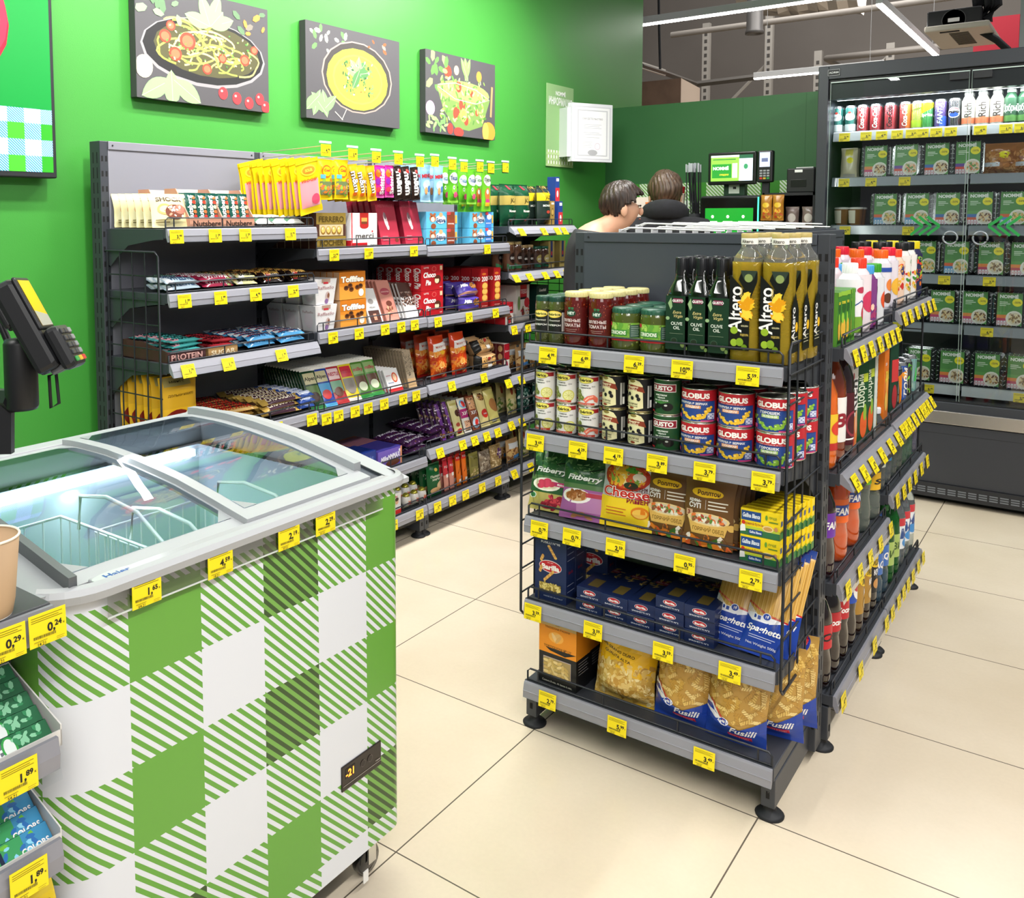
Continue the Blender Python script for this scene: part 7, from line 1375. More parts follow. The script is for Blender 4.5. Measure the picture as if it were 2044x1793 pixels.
def tray(bands, food, plate='#e8e4da', sx=.74):
    w, h, d = .138, .168, .045; t = MB(); bl = mat('#141516', .18, coat=.6)
    def R(e, y): return [(x, y, z) for x, z in rrect(-w/2+e, e, w/2-e, h-e, (.02, .02, .02, .02), 4)]
    t.loft([R(.008, d), R(.001, .006), R(0, .004), R(0, .001), R(.006, 0)], bl, cap=True)
    for q in range(26):
        a = q/26*2*PI; t.tube([(.5*w*.84*max(-1, min(1, 1.35*math.cos(a))), -.001, h/2+.5*h*.86*max(-1, min(1, 1.3*math.sin(a)))), (.5*w*.95*max(-1, min(1, 1.35*math.cos(a))), .0005, h/2+.5*h*.97*max(-1, min(1, 1.3*math.sin(a))))], .0014, mat('#d8dde0', .2), 4)  # pale tubes imitate white glints on the wrinkled film of the black tray
    o = t.build('meal_tray'); s = MB(); s.rough = .35; S = flat(w*sx, h*.93, -.0025, h*.035); 
    sp = [('r', 0, 0, 1, 1, '#4f8a44'), ('r', 0, 0, 1, .42, '#5c9a4c')]+[('r', 0, .12+.1*i, .62, .12+.1*(i+1), c) for i, c in enumerate(bands)]+[('r', 0, 0, .62, .14, '#e8e4ea')]+[('r', .0+.12*i, 0, .06+.12*i, .14, '#c8a0ac' if bands[0] != '#4c8ac8' else '#7aa8d0') for i in range(5)]+[('r', 0, .05, .62, .09, '#d8b4bc' if bands[0] != '#4c8ac8' else '#9cc0dc')]
    sp += [('t', 'NOMMÉ', .46, .89, .1, '#f3f6f0', {'w': .74, 'b': .06}), ('r', .1, .70, .42, .725, '#cfe0c8'), ('r', .1, .65, .52, .675, '#cfe0c8'), ('r', .1, .6, .36, .62, '#cfe0c8'), ('e', .7, .22, .34, .235, plate), ('e', .72, .22, .27, .185, '#d8cdb8'), ('n', 46, .5, .1, .94, .34, .014, food, len(bands)+3)]
    art(s, S, sp); s.build('card_sleeve', o)
    k = MB(); S2 = flat(w, h, -.0034, 0); art(k, S2, [('e', .72, .70, .15, .115, '#f0e41c'), ('t', '-50%', .72, .70, .055, '#4c4810', {'w': .2})], .0004); k.build('yellow_sticker', o)
    return o
foods = [['#8a5a34', '#c89a5c', '#e0c898', '#5c3a20'], ['#e0905a', '#c8704c', '#5c8a3c', '#f0c898'], ['#6d4c34', '#c8a878', '#8a7050', '#e8d8b0'], ['#d8a850', '#b8803c', '#e8c880', '#7a9a4c']]
kt = [tray(['#d0402c', '#5c3c94'], foods[1]), tray(['#d0542c', '#3c6cb0'], foods[0]), tray(['#4c8ac8', '#d8602c'], foods[3]), tray(['#b83a5c', '#e0803c'], foods[2]), tray(['#c8446c', '#e08a44'], foods[0])]
def mealrow(l, us, ks, where, h=0, tilt=.12):
    for i, (u, k) in enumerate(zip(us, ks)):
        for j in range(2): put(kt[k], FS[l], FS[l].A(u, .02), .025+.06*j, .002, 'green labelled ready meal tray '+nth(i, len(us))+' '+rowname(j, 2)+', '+where, 'ready meal', 'ready meals in the fridge', tilt=tilt, rz=.05*math.sin(i*4+l))
mealrow(1, [1746, 1806, 1868, 1930], [4, 0, 1, 0], 'second fridge level'); mealrow(2, [1765, 1828, 1889, 1954, 2020], [2, 2, 1, 1, 2], 'third fridge level'); mealrow(3, [1776, 1842, 1907, 1976, 2042], [3, 2, 2, 3, 3], 'fourth fridge level'); mealrow(4, [1812, 1879, 1944, 2013], [3, 4, 4, 3], 'fifth fridge level'); mealrow(5, [1832, 1898, 1968, 2034], [4, 3, 4, 3], 'lowest fridge level')
k = bag('sandwich_pouch', .08, .16, .04, '#d8d0b0', [('e', .6, .58, .2, .1, '#f0e41c'), ('r', .3, .72, .75, .95, '#d8cc60'), ('r', .2, .02, .9, .14, '#c9c4b8')], 91, .2)
for j in range(2): put(k, FS[1], FS[1].A(1693, .04), .04+.06*j, 0, 'pale wrapped sandwich '+rowname(j, 2)+' at the left of the second fridge level', 'sandwich', 'wrapped sandwiches', tilt=.1)
k = bag('bread_bag', .15, .15, .09, '#a06838', [('n', 60, .06, .06, .94, .7, .03, ['#b87840', '#8a5428', '#c89058', '#d0a068'], 6, 1.5), ('e', .62, .62, .16, .11, '#f0e41c'), ('r', .05, .25, .5, .38, '#c8ccd8')], 92, .14, .05, .2)
for i, u in enumerate((1996, 2058)): put(k, FS[1], FS[1].A(u, .05), .055, 0, 'clear bag of golden brown pastry '+['left', 'right'][i]+' one, second fridge level', 'pastry', 'pastry bags')
def cup(c, lab):
    m = MB(); m.lathe([(.027, 0), (.029, .003), (.036, .085), (.038, .088), (.001, .088)], mat(c, .15, coat=.8), 20); o = m.build('dessert_cup'); l = MB(); l.lathe([(.038, .086), (.039, .09), (.036, .096), (.001, .097)], mat('#d8d6d0', .15, coat=.5), 20); l.build('lid', o)
    p = MB(); S = cyl(.0345, .012, .08, -1.1, .1, 6, r1=.0385); S.base(p, lab); p.build('paper_label', o); return o
k = cup('#8a5c34', '#e4dcc8'); k2 = cup('#c8b070', '#d8d490')
for i, u in enumerate((1680, 1708)):
    for j in range(2): put(k, FS[2], FS[2].A(u, .05), .05+.08*j, 0, 'brown dessert cup with cream label '+['left', 'right'][i]+' '+rowname(j, 2)+', third fridge level', 'cup', 'dessert cups')
for i, u in enumerate((1700, 1722, 1742)): put(k2, FS[3], FS[3].A(u, .06), .06, 0, 'pale green dessert cup '+nth(i, 3)+', fourth fridge level', 'cup', 'pale dessert cups')
for l, us, ps in ((0, [1686, 1729, 1760, 1791, 1820, 1842, 1869, 1898, 1957, 2008, 2038], 0), (1, [1685, 1739, 1806], 0), (2, [1687, 1813], 0), (3, [1885, 1975], 0), (4, [1792, 1970], 0), (5, [1853, 2036], 0)):
    sh = Shelf('y', QY+.097, FZ_[l], ''); pr = ['2,99', '3,79', '4,99', '1,79', '3,29', '6,49']
    for i, u in enumerate(us): put(ticket(pr[(i+l) % 6]), sh, sh.A(u, 0, -.02), -.008, -.046, 'yellow ticket '+nth(i, len(us))+', '+ORD[l]+' level from the top of the fridge', 'price tag', 'yellow price tickets', tilt=.15)

# ---------------------------------------------------------------- drinks shelving goods
DSH = [[Shelf('x', DX-.012, z, '') for z in zz] for zz in DZ]
WD = 'drinks shelf'
def soda(c, capc, lab, tx, tc, extra=(), h=.27, trans=None, r=.036, z0=.42, z1=.66, nm='soda_bottle', waist=True, sz=.3):
    P = [(.001, 0), (r*.72, 0), (r*.92, .01), (r, .03), (r, h*.28), (r*(.9 if waist else 1), h*.40), (r*1.0, h*z0), (r, h*z1), (r*.93, h*.74), (r*.6, h*.86), (.0125, h*.92), (.0125, h*.95), (.001, h*.95)]
    mt = mat(c, .06, coat=1) if trans is None else mat(c, .03, trans=trans, ior=1.33)
    return bottle(nm, P, mt, capc, (.0145, h*.93, h), [(h*z0, h*z1, r*1.01, lab, list(extra)+([('t', tx, .5, .5, sz, tc, {'w': .9, 'b': .05, 's': .15})] if tx else []), 1.25)], n=18)
COLA = '#1c0d09'
kd = {'coke': soda(COLA, '#b81c28', '#c01f2b', 'Coca-Cola', WH, z0=.46, z1=.66), 'zero': soda(COLA, '#1a1a1c', '#c8202c', 'Cola', BK), 'pepsi': soda(COLA, '#1c3c9c', '#1f4cb0', '', WH, [('e', .5, .5, .3, .4, WH), ('e', .5, .6, .26, .2, '#c8303c')], z0=.5, z1=.78), 'grape': soda('#241014', '#17181a', '#6a2ca0', 'FANTA', WH, waist=True), 'orange': soda('#c8501c', '#2454b0', '#e8641c', 'FANTA', WH, [('r', .1, .3, .9, .75, '#24449c')]), 'seven': soda('#cfe0d4', '#2c9a3c', '#7cc030', '7', WH, [('e', .5, .4, .3, .4, '#4c9a24'), ('e', .7, .3, .1, .18, '#d8303c')], trans=.85, z0=.55, z1=.85, sz=.5),
      'schw': soda('#d8e8dc', '#d8c020', '#e8b41c', 'Sch', BK, trans=.85, z0=.36, z1=.56), 'kvass': soda('#2c1a10', '#c8a040', '#b08434', '', WH, [('e', .55, .74, .4, .13, '#f0c820'), ('t', 'ЛИДСКИЙ', .55, .74, .12, BK, {'w': .6, 'b': .05}), ('t', 'КВАС', .6, .5, .13, WH, {'w': .5, 'b': .05}), ('e', .5, .22, .16, .12, '#d8c090')], z0=.25, z1=.74, sz=.1), 'kvassd': soda('#1a100c', '#1a1a1c', '#1c1c1e', '', WH, [('e', .55, .74, .4, .13, '#f0c820'), ('t', 'ЛИДСКИЙ', .55, .74, .12, BK, {'w': .6, 'b': .05}), ('t', 'КВАС', .6, .5, .13, WH, {'w': .5, 'b': .05}), ('e', .5, .22, .16, .12, '#c89050'), ('r', 0, .92, 1, .94, '#b08434')], z0=.25, z1=.74),
      'blue': soda('#8ab8d8', '#2c5cb0', '#3c6cb8', 'AQUA', WH, trans=.85, z0=.36, z1=.62), 'green': soda('#2c8a3c', '#2c7a3c', '#a8c064', '', WH, [('t', 'ВИТА', .5, .5, .3, '#2c4c24')], trans=.7, z0=.25, z1=.55), 'clear': soda('#dce8ec', '#c8303c', '#e8ecf0', 'МТ', '#2c4c8c', [('r', 0, .75, 1, 1, '#c8303c'), ('e', .5, .2, .3, .16, '#3c8cd0')], trans=.88, z0=.25, z1=.66),
      'wat': soda('#e0ecec', '#e8e8ec', '#dfe8e0', 'О8', '#3c8a4c', trans=.9, z0=.3, z1=.5, r=.034), 'watb': soda('#dce8f0', '#3c94d8', '#3c94d8', 'gg', WH, trans=.9, z0=.3, z1=.5, r=.034), 'watp': soda('#dce8e4', '#d83a6c', '#d84470', 'gg', WH, trans=.9, z0=.45, z1=.66, r=.034), 'waty': soda('#dce8dc', '#c8c420', '#c8cc30', 'gg', WH, trans=.9, z0=.45, z1=.66, r=.034), 'watg': soda('#a8d8b8', '#2c8a4c', '#3c9a5c', 'ACTIVE', WH, [('r', 0, .7, 1, 1, WH)], trans=.85, z0=.4, z1=.75, r=.034), 'watv': soda('#d0ccec', '#8070c0', '#7058b8', 'ACTIVE', WH, [('r', 0, .6, 1, 1, '#e8e8f0')], trans=.85, z0=.35, z1=.7, r=.034)}
def dr(b, l, items, d0=.04, rows=2, pitch=.08, cat='bottle', where=WD, span=(0, 1)):
    sh = DSH[b][l]; AA = [DY[b]+.042+.582*(span[0]+(span[1]-span[0])*i/max(len(items)-1, 1)) for i in range(len(items))]
    for i, (k, u, nm) in enumerate(items):
        a = AA[i]; kk_ = kd[k] if isinstance(k, str) else k
        for j in range(rows): put(kk_, sh, a, d0+pitch*j, 0, nm+' '+rowname(j, rows)+', '+['near ', 'far '][b]+where, cat, 'drinks on the island', rz=.25*math.sin(i*5+j*2))
dr(0, 3, [('zero', 1674, 'cola bottle with black script, lowest level,'), ('coke', 1684, 'red labelled cola bottle, third, lowest level,'), ('coke', 1698, 'red labelled cola bottle, fourth, lowest level,'), ('pepsi', 1711, 'blue labelled cola bottle, lowest level,'), ('kvass', 1723, 'brown bottle with gold label, left,'), ('kvass', 1737, 'brown bottle with gold label, right,'), ('kvassd', 1750, 'dark bottle with black and yellow label,')])
dr(1, 3, [('blue', 1762, 'blue water bottle, left, lowest level,'), ('blue', 1771, 'blue water bottle, right, lowest level,'), ('green', 1781, 'green mineral water bottle, left,'), ('green', 1791, 'green mineral water bottle, right,'), ('clear', 1802, 'clear bottle with red and blue label, left,'), ('clear', 1812, 'clear bottle with red and blue label, middle,'), ('clear', 1820, 'clear bottle with red and blue label, right,')])
dr(0, 2, [('grape', 1682, 'purple labelled soda bottle,'), ('orange', 1699, 'orange soda bottle, left,'), ('orange', 1714, 'orange soda bottle, right,'), ('seven', 1730, 'clear bottle with lime green label,'), ('schw', 1747, 'clear bottle with yellow label,')])
dr(1, 2, [('wat', 1763, 'clear water bottle with green print,'), ('watb', 1777, 'water bottle with blue sleeve,'), ('watp', 1789, 'water bottle with pink sleeve,'), ('waty', 1799, 'water bottle with lime sleeve,'), ('watg', 1810, 'pale green water bottle, left,'), ('watg', 1819, 'pale green water bottle, right,'), ('watv', 1829, 'violet water bottle at the far end,')])
def tetra(nm, w, d, h, c, sp, capc=None, top=.03, side=()):
    m = MB(); m.rough = .3; m.box(-w/2, 0, 0, w/2, d, h-top, c, .001); m.loft([[(-w/2, 0, h-top), (w/2, 0, h-top), (w/2, d, h-top), (-w/2, d, h-top)], [(-w/2, d*.48, h-.004), (w/2, d*.48, h-.004), (w/2, d*.52, h-.004), (-w/2, d*.52, h-.004)], [(-w/2, d*.49, h), (w/2, d*.49, h), (w/2, d*.51, h), (-w/2, d*.51, h)]], c, cap=True)
    art(m, flat(w, h-top), sp); art(m, Surf([[(-w/2, d, 0), (-w/2, 0, 0)], [(-w/2, d, h-top), (-w/2, 0, h-top)]], d, h-top), side or sp); o = m.build(nm)
    if capc: q = cap_ribs(.014, h-top*.9, h-.002, capc, 14); q.build('cap', o); bpy.context.view_layer.update(); o.children[0].location = (0, d*.2, 0) if o.children else None
    return o
def flatcarton(nm, w, d, h, c, sp, side=None): return carton(nm, w, d, h, c, sp, side, rough=.3)
k1 = soda('#d8641c', '#2c7a3c', '#e8c030', '', WH, [('r', 0, 0, 1, .2, '#b82a24'), ('e', .5, .6, .3, .2, '#d8402c')], h=.27, r=.034, z0=.2, z1=.55, nm='juice_bottle', waist=False); k2 = soda('#7a3014', '#8c2420', '#e8e6e4', '80', '#8c2030', h=.30, r=.036, z0=.2, z1=.6, nm='juice_bottle', waist=False); k3 = soda('#2c1218', '#2a0f16', '#4a1420', '', WH, [('e', .5, .4, .3, .25, '#8c2a3c'), ('e', .5, .4, .24, .2, '#4a1420'), ('r', .2, .1, .8, .13, WH)], h=.30, r=.038, z0=.12, z1=.6, nm='juice_bottle', waist=False)
P0 = [(k1, 1668, 'orange juice bottle with yellow label'), (k2, 1685, 'brown juice bottle with white label'), (k3, 1700, 'dark pomegranate juice bottle')]
dr(0, 1, P0, .04, 2, .08, span=(0, .28))
kk1 = flatcarton('juice_carton', .07, .065, .245, '#e9e8e6', [('t', 'Rich', .35, .6, .3, '#2c2a28', {'r': PI/2, 'w': .4, 's': .2}), ('e', .2, .86, .1, .04, '#b83040'), ('e', .6, .18, .44, .2, '#e8843c'), ('e', .75, .3, .2, .14, '#f0b088'), ('e', .3, .14, .24, .12, '#c83a3c')]); kk2 = flatcarton('juice_carton', .07, .065, .25, '#1f4a2c', [('t', 'Добрый', .3, .6, .18, '#d8e0c8', {'r': PI/2, 'w': .4}), ('e', .6, .2, .3, .16, '#e0602c'), ('e', .7, .34, .14, .1, '#8ab03c'), ('r', .5, .7, .9, .8, '#b8c83c')]); kk3 = flatcarton('juice_carton', .07, .065, .26, '#e8ece6', [('t', 'Добрый', .4, .6, .24, '#1c2c20', {'r': PI/2, 'w': .5}), ('e', .6, .2, .3, .14, '#7a9a4c'), ('r', 0, .0, 1, .1, '#c8b02c')]); kk4 = flatcarton('juice_carton', .07, .065, .225, '#e0761c', [('e', .6, .5, .3, .14, '#f0a83c'), ('t', 'ДА', .6, .62, .12, '#f4dc3c', {'b': .05}), ('e', .5, .25, .34, .14, '#f0c050'), ('t', 'сок', .3, .8, .05, WH)]); kk5 = flatcarton('juice_carton', .06, .06, .25, '#1c3c2c', [('r', .2, .4, 1, .7, '#c83a3c'), ('e', .6, .2, .3, .16, '#a82c34')])
dr(0, 1, [(kk1, 1719, 'white juice carton with fruit picture'), (kk2, 1735, 'dark green juice carton, left'), (kk2, 1746, 'dark green juice carton, right'), (kk3, 1759, 'white and green juice carton')], .02, 3, .072, 'carton', span=(.45, .98))
ke1 = can('#1c1c20', 0, '', WH, [('p', [(.3, 0), (.7, .3), (.5, .6), (.8, 1), (.2, .8), (.3, .4)], '#d8781c')]); ke2 = can('#2c5cc0', 0, 'ГОРИ', WH, [('p', [(.3, .6), (.8, .7), (.7, .9), (.2, .8)], '#e89a2c')]); ke3 = can('#17181a', 0, '', WH, [('n', 26, .1, .05, .9, .95, .016, ['#8ae03c', '#5cb02c'], 3, 3)]); ke4 = can('#8ac8c0', 0, '', WH, [('p', [(.2, .3), (.8, .4), (.6, .8), (.3, .7)], '#4caf5c')])
dr(1, 1, [(kk4, 1777, 'orange juice carton'), (kk5, 1793, 'dark green and red juice carton')], .02, 3, .072, 'carton', span=(.08, .3)); dr(1, 1, [(ke1, 1803, 'black and orange energy drink can'), (ke2, 1809, 'blue energy drink can'), (ke3, 1817, 'black and lime energy drink can'), (ke4, 1826, 'turquoise energy drink can')], .04, 3, .06, 'can', span=(.48, .98))
kjb = carton('small_juice_box', .036, .05, .14, '#3c7a2c', [('e', .6, .7, .3, .1, '#2c5c24'), ('t', 'сок', .5, .8, .06, '#e8d83c', {'b': .04}), ('e', .5, .3, .34, .2, '#e0b03c'), ('e', .4, .5, .2, .1, '#8ac03c'), ('r', 0, .92, 1, 1, '#8ab83c')], [('r', 0, 0, 1, 1, '#5c9a34')])
dr(0, 0, [(kjb, u, 'small green juice box '+n_) for u, n_ in ((1679, 'leftmost'), (1689, 'second'), (1699, 'third'), (1708, 'fourth'), (1717, 'fifth'))], .01, 3, .055, 'box', span=(0, .3))
def squeeze(c1, capc, sp, h=.19, r=.03): return bottle('kids_drink_bottle', [(.001, 0), (r*.9, 0), (r, .005), (r*1.0, h*.2), (r*.86, h*.42), (r, h*.62), (r*.85, h*.8), (.017, h*.88), (.017, h*.9), (.001, h*.9)], mat(c1, .2, coat=.5), capc, (.02, h*.86, h), [(h*.06, h*.78, r*1.03, c1, sp, 1.3)])
s1 = squeeze('#e8e4e8', '#efefef', [('r', 0, 0, 1, .3, '#7aa83c'), ('e', .4, .8, .2, .06, '#b83a54'), ('s', [(.1, .5), (.4, .6), (.7, .5), (.9, .6)], .003, '#2c4c8c'), ('e', .6, .36, .2, .14, '#c8404c')], .205, .034); s2 = squeeze('#7a3c7c', '#4ca0dc', [('p', [(.5, 0), (1, 0), (1, 1), (.6, .8), (.8, .5)], '#5c8a2c'), ('n', 12, .1, .0, .9, .4, .02, ['#e88a5c', '#f0c8b0', '#a83c6c'], 3)]); s3 = squeeze('#dcd8e0', '#e8641c', [('e', .4, .5, .2, .14, '#e0803c'), ('e', .7, .3, .2, .12, '#3c6cb8'), ('e', .3, .2, .2, .12, '#5c3a2c'), ('r', 0, .8, 1, .9, '#2c4c9c')]); s4 = squeeze('#e8c8b0', '#e8502c', [('n', 20, .1, .1, .9, .9, .024, ['#c8302c', '#e8b03c', '#3c3c6c', '#d8502c'], 5)], .185); s5 = squeeze('#2c2c4c', '#d8c41c', [('n', 20, .1, .1, .9, .9, .024, ['#e8c83c', '#e0742c', '#d8402c', '#8ab83c'], 6)], .205); s6 = squeeze('#e0dcd8', '#17181a', [('n', 18, .1, .1, .9, .9, .024, ['#c8303c', '#3c8a3c', '#e8b03c'], 7)], .205); s7 = squeeze('#d8d8dc', '#3c9a2c', [('e', .5, .5, .3, .2, '#d8502c')], .19); s8 = squeeze('#e0d4d8', '#e0402c', [('e', .5, .5, .3, .2, '#c83a5c')], .215, .034); s9 = squeeze('#d8d0d8', '#d8243c', [('e', .5, .4, .3, .2, '#e8b03c')], .195)
dr(0, 0, [(s1, 1730, 'white drink bottle with broad white cap'), (s8, 1744, 'white drink bottle with tall orange cap'), (s2, 1757, 'kids drink bottle with blue cap'), (s7, 1768, 'kids drink bottle with green cap')], .04, 2, .075, span=(.42, .97)); dr(1, 0, [(s3, 1785, 'kids drink bottle with orange cap'), (s9, 1796, 'kids drink bottle with red cap'), (s4, 1806, 'kids drink bottle with coral cap'), (s6, 1816, 'kids drink bottle with black cap, left'), (s6, 1825, 'kids drink bottle with black cap, right'), (s5, 1833, 'kids drink bottle with yellow cap')], .04, 3, .07)
DT_ = [.012, .024, .006, .004]
for b in range(2):
    for l in range(4):
        sh = Shelf('x', DX, DZ[b][l], ''); us = {(0, 0): [1700, 1718, 1732, 1740, 1754, 1768, 1777], (1, 0): [1802, 1812, 1821, 1830, 1838, 1846], (0, 1): [1693, 1709, 1724, 1736, 1756, 1770], (1, 1): [1779, 1793, 1802, 1812, 1820, 1828, 1836, 1842, 1848], (0, 2): [1682, 1700, 1719, 1737, 1752], (1, 2): [1780, 1788, 1798, 1808, 1820, 1833], (0, 3): [1674, 1692, 1715, 1738], (1, 3): [1757, 1768, 1780, 1792, 1804, 1818, 1830]}[(b, l)]
        AA = [DY[b]+.04+.58*i/(len(us)-1)+.012*math.sin(i*5+l) for i in range(len(us))]
        for i, u in enumerate(us): put(ticket(['1,99', '2,49', '3,19', '0,99'][(i+l) % 4]), sh, AA[i], -.0165-DT_[l], -.046, 'yellow ticket '+nth(i, len(us))+', '+ORD[l]+' rail of the '+['near', 'far'][b]+' drinks bay', 'price tag', 'yellow price tickets', tilt=math.atan(DT_[l]/.044))
# ---------------------------------------------------------------- chewing gum, cup
GS = [Shelf('x', .085, z, '') for z in (.886, .676, .53, .36)]
def gumbox(name, w, d, h, c): 
    m = MB(); m.rough = .4; m.box(-w/2, 0, 0, w/2, d, .003, c); m.box(-w/2, 0, 0, w/2, .002, h*.3, c); m.box(-w/2, d-.002, 0, w/2, d, h, c)
    for x in (-w/2, w/2-.002): m.prism([(0, 0), (d, 0), (d, h), (0, h*.4)], c, 'x', x, x+.002)
    return m.build(name)
kbx = gumbox('gum_carton', .16, .14, .075, '#d9d6d2')
def gum(c, tx, tc, sp): return carton('gum_pack', .150, .0125, .034, c, [q for q in sp]+[('t', tx, .33, .5, .5, tc, {'w': .44, 'b': .05})], None, [q for q in sp]+[('t', tx, .33, .5, .5, tc, {'w': .44, 'b': .05})], rough=.22)
ko = gum('#b8bcc2', 'Orbit', '#f2f5f8', [('r', 0, 0, .56, 1, '#6c727a'), ('r', .56, 0, 1, 1, '#2f6a48'), ('e', .62, .5, .07, .48, '#3ca04c'), ('e', .62, .5, .05, .4, '#dfe6e2'), ('n', 14, .66, .1, .98, .9, .012, ['#1f4a34', '#3c8a5c', '#8ac8a0'], 3), ('e', .18, .45, .05, .3, '#2c6cb8')])
kdr = gum('#9cc8dc', 'Dirol', '#16243c', [('r', .5, 0, 1, 1, '#3c8cb8'), ('r', .5, 0, .75, 1, '#3c9a5c'), ('n', 14, .5, .1, .85, .9, .012, ['#2c6cb0', '#6ab83c', '#8ad0e8'], 4), ('t', 'COLORS', .84, .3, .26, WH, {'w': .26, 'b': .04})])
def gumstack(kd, sh, us, desc, n=5):
    for i, u in enumerate(us):
        a = sh.A(126, .0)-.08
        put(kbx if i == 0 or True else kbx, sh, a, .002, .002, 'white open carton holding '+desc+'s, '+['nearest the freezer', 'cut by the picture edge'][i], 'carton', 'gum cartons')
        for c_ in range(1):
            for j in range(n): put(kd, sh, a, .010+.0235*j, .008+.0125*j, desc+' '+ORD[j]+' row up, '+['right', 'left'][i]+' carton', 'gum', desc+'s', tilt=.9)
gumstack(ko, GS[1], (55,), 'silver and green gum pack', 5); gumstack(kdr, GS[2], (62,), 'turquoise gum pack', 5)
k = bag('yellow_sweets_bag', .10, .11, .03, '#e8c81c', [T('m&m', .5, .5, .3, '#5c2c14', w=.8, b=.1), T('m&m', .5, .5, .3, '#c8302c', w=.78, b=.04), ('e', .3, .85, .1, .06, '#5c7a2c')], 95, .2)
for i, u in enumerate((62,)): put(k, GS[3], GS[3].A(u, .03), .03, .02, 'yellow sweets bag peeking up under the lowest gum ticket', 'bag', tilt=.3)
m = MB(); m.rough = .6; m.lathe([(.029, 0), (.0305, .002), (.034, .02), (.0415, .104), (.0405, .104), (.033, .02), (.029, .012), (.001, .012)], mat('#b99a78', .65), 32); cp_ = at(4, 1222, 'z', .886); cp = m.build('paper_cup', loc=(cp_.x-.006, cp_.y-.016, .886)); tag(cp, 'brown paper cup with cream rim on the counter rack at the left edge', 'cup')
m = MB(); m.tube([(.0412*math.cos(t*PI/16), .0412*math.sin(t*PI/16), .1045) for t in range(32)], .0018, mat('#e8ddcc', .5), 6, closed=True); m.build('rolled_rim', cp); m = MB(); m.lathe([(.0296, 0), (.0316, .012), (.0312, .012)], mat('#e9e6e2', .5), 32); m.build('base_band', cp)

# ---------------------------------------------------------------- card terminal on its arm
o0 = dep(92, 655, 1.33); Rv, Dv, Fv = Vector(_R), Vector(_D), Vector(_F)
Lx = (Rv*.47+Dv*.88+Fv*.05).normalized(); Nn = (Rv*.9-Dv*.42+Fv*.12); Nn = (Nn-Lx*Nn.dot(Lx)).normalized(); Wd = Lx.cross(Nn).normalized()
Mt = Matrix((( Wd.x, Lx.x, Nn.x, o0.x), (Wd.y, Lx.y, Nn.y, o0.y), (Wd.z, Lx.z, Nn.z, o0.z), (0, 0, 0, 1)))
term = empty('card_terminal', o0, 0, 'black card payment terminal on a swivel stand at the left edge', 'card terminal')
MtL = Matrix.Translation(-o0) @ Mt
bk = mat('#1a1b1e', .42, name='matte_black_plastic')
def tb(name, boxes, parent=term, extra=None):
    m = MB()
    for b in boxes: m.box(*b[:6], b[6] if len(b) > 6 else bk, b[7] if len(b) > 7 else .004)
    if extra: extra(m)
    return m.build(name, parent, M=MtL)
tb('housing', [(-.036, -.085, -.035, .036, .06, 0, bk, .008), (-.030, -.095, -.045, .030, -.02, -.03, bk, .006)])
def scr(m): art(m, Surf([[(-.026, -.005, .0045), (.026, -.005, .0045)], [(-.026, -.076, .0045), (.026, -.076, .0045)]], .052, .071), [('r', .0, 0, 1, 1, mat('#d8a818', .15, emit=.5)), ('p', [(0, .1), (1, .3), (1, 0), (0, 0)], mat('#c8ccd0', .2, emit=.3)), ('s', [(.1, .9), (.6, .2)], .003, mat('#fff0a0', .2, emit=.6))])
m = MB(); m.box(-.034, -.084, -.002, .034, .002, .004, bk, .003); m.add([(-.027, -.003, .0046), (-.027, -.078, .0046), (.027, -.078, .0046), (.027, -.003, .0046)], [(0, 1, 2, 3)], mat('#d8b02a', .12, emit=.45)); m.add([(-.027, -.003, .0048), (-.027, -.02, .0048), (.027, -.028, .0048), (.027, -.003, .0048)], [(0, 1, 2, 3)], mat('#9aa8a0', .12, emit=.3)); m.build('screen', term, M=MtL)
m = MB(); m.box(-.034, .004, 0, .034, .072, .022, bk, .007)
for i in range(3):
    for j in range(5): m.box(-.026+.019*i, .012+.0115*j, .0215, -.026+.019*i+.014, .012+.0115*j+.008, .0245, mat('#8d9094' if j < 4 else ['#c83a34', '#d8b030', '#3c9a4c'][i], .4) if i == 0 or j == 4 else mat('#3a3c40', .4), .001)
m.build('keypad', term, M=MtL)
m = MB(); m.box(-.042, -.055, -.05, .0, -.02, -.012, bk, .004); m.box(-.042, .035, -.04, -.0, .06, -.006, bk, .004); m.build('cradle', term, M=MtL)
m = MB(); S = Surf([[(-.0365, -.055, -.034), (-.0365, -.055, -.012)], [(-.0365, -.075, -.034), (-.0365, -.075, -.012)]], .022, .02); art(m, Surf([[(-.0363, -.05, -.030), (-.0363, -.05, -.008)], [(-.0363, -.07, -.030), (-.0363, -.07, -.008)]], .022, .02), [('e', .5, .5, .42, .46, '#d8d8da')]); 
Sx = Surf([[(-.0363, .0, -.028), (-.0363, .0, -.018)], [(-.0363, -.0001, -.028), (-.0363, -.0001, -.018)]], .01, .01)
art(m, Surf([[(-.0363, .0, -.012), (-.0363, .03, -.012)], [(-.0363, .0, -.022), (-.0363, .03, -.022)]], .03, .01), [('t', 'DEVICE', .5, .5, .5, '#c9c9cc')]); m.build('printed_mark', term, M=MtL)
m = MB(); m.box(-.02, .058, -.02, .02, .068, .006, mat('#5c5f64', .2), .003); m.build('card_slot', term, M=MtL)
base = dep(42, 745, 1.36)-o0
m = MB(); m.lathe([(.001, -.055), (.022, -.055), (.024, -.05), (.024, .045), (.021, .052), (.001, .055)], bk, 24, tuple(base)); m.build('swivel_post', term)
m = MB(); q = dep(112, 745, 1.34)-o0; q2 = dep(118, 805, 1.34)-o0; q3 = dep(102, 815, 1.34)-o0; q4 = dep(98, 750, 1.34)-o0; m.tube([q, q2, q3, q4], .0028, bk, 6, closed=True); m.build('wire_loop', term)
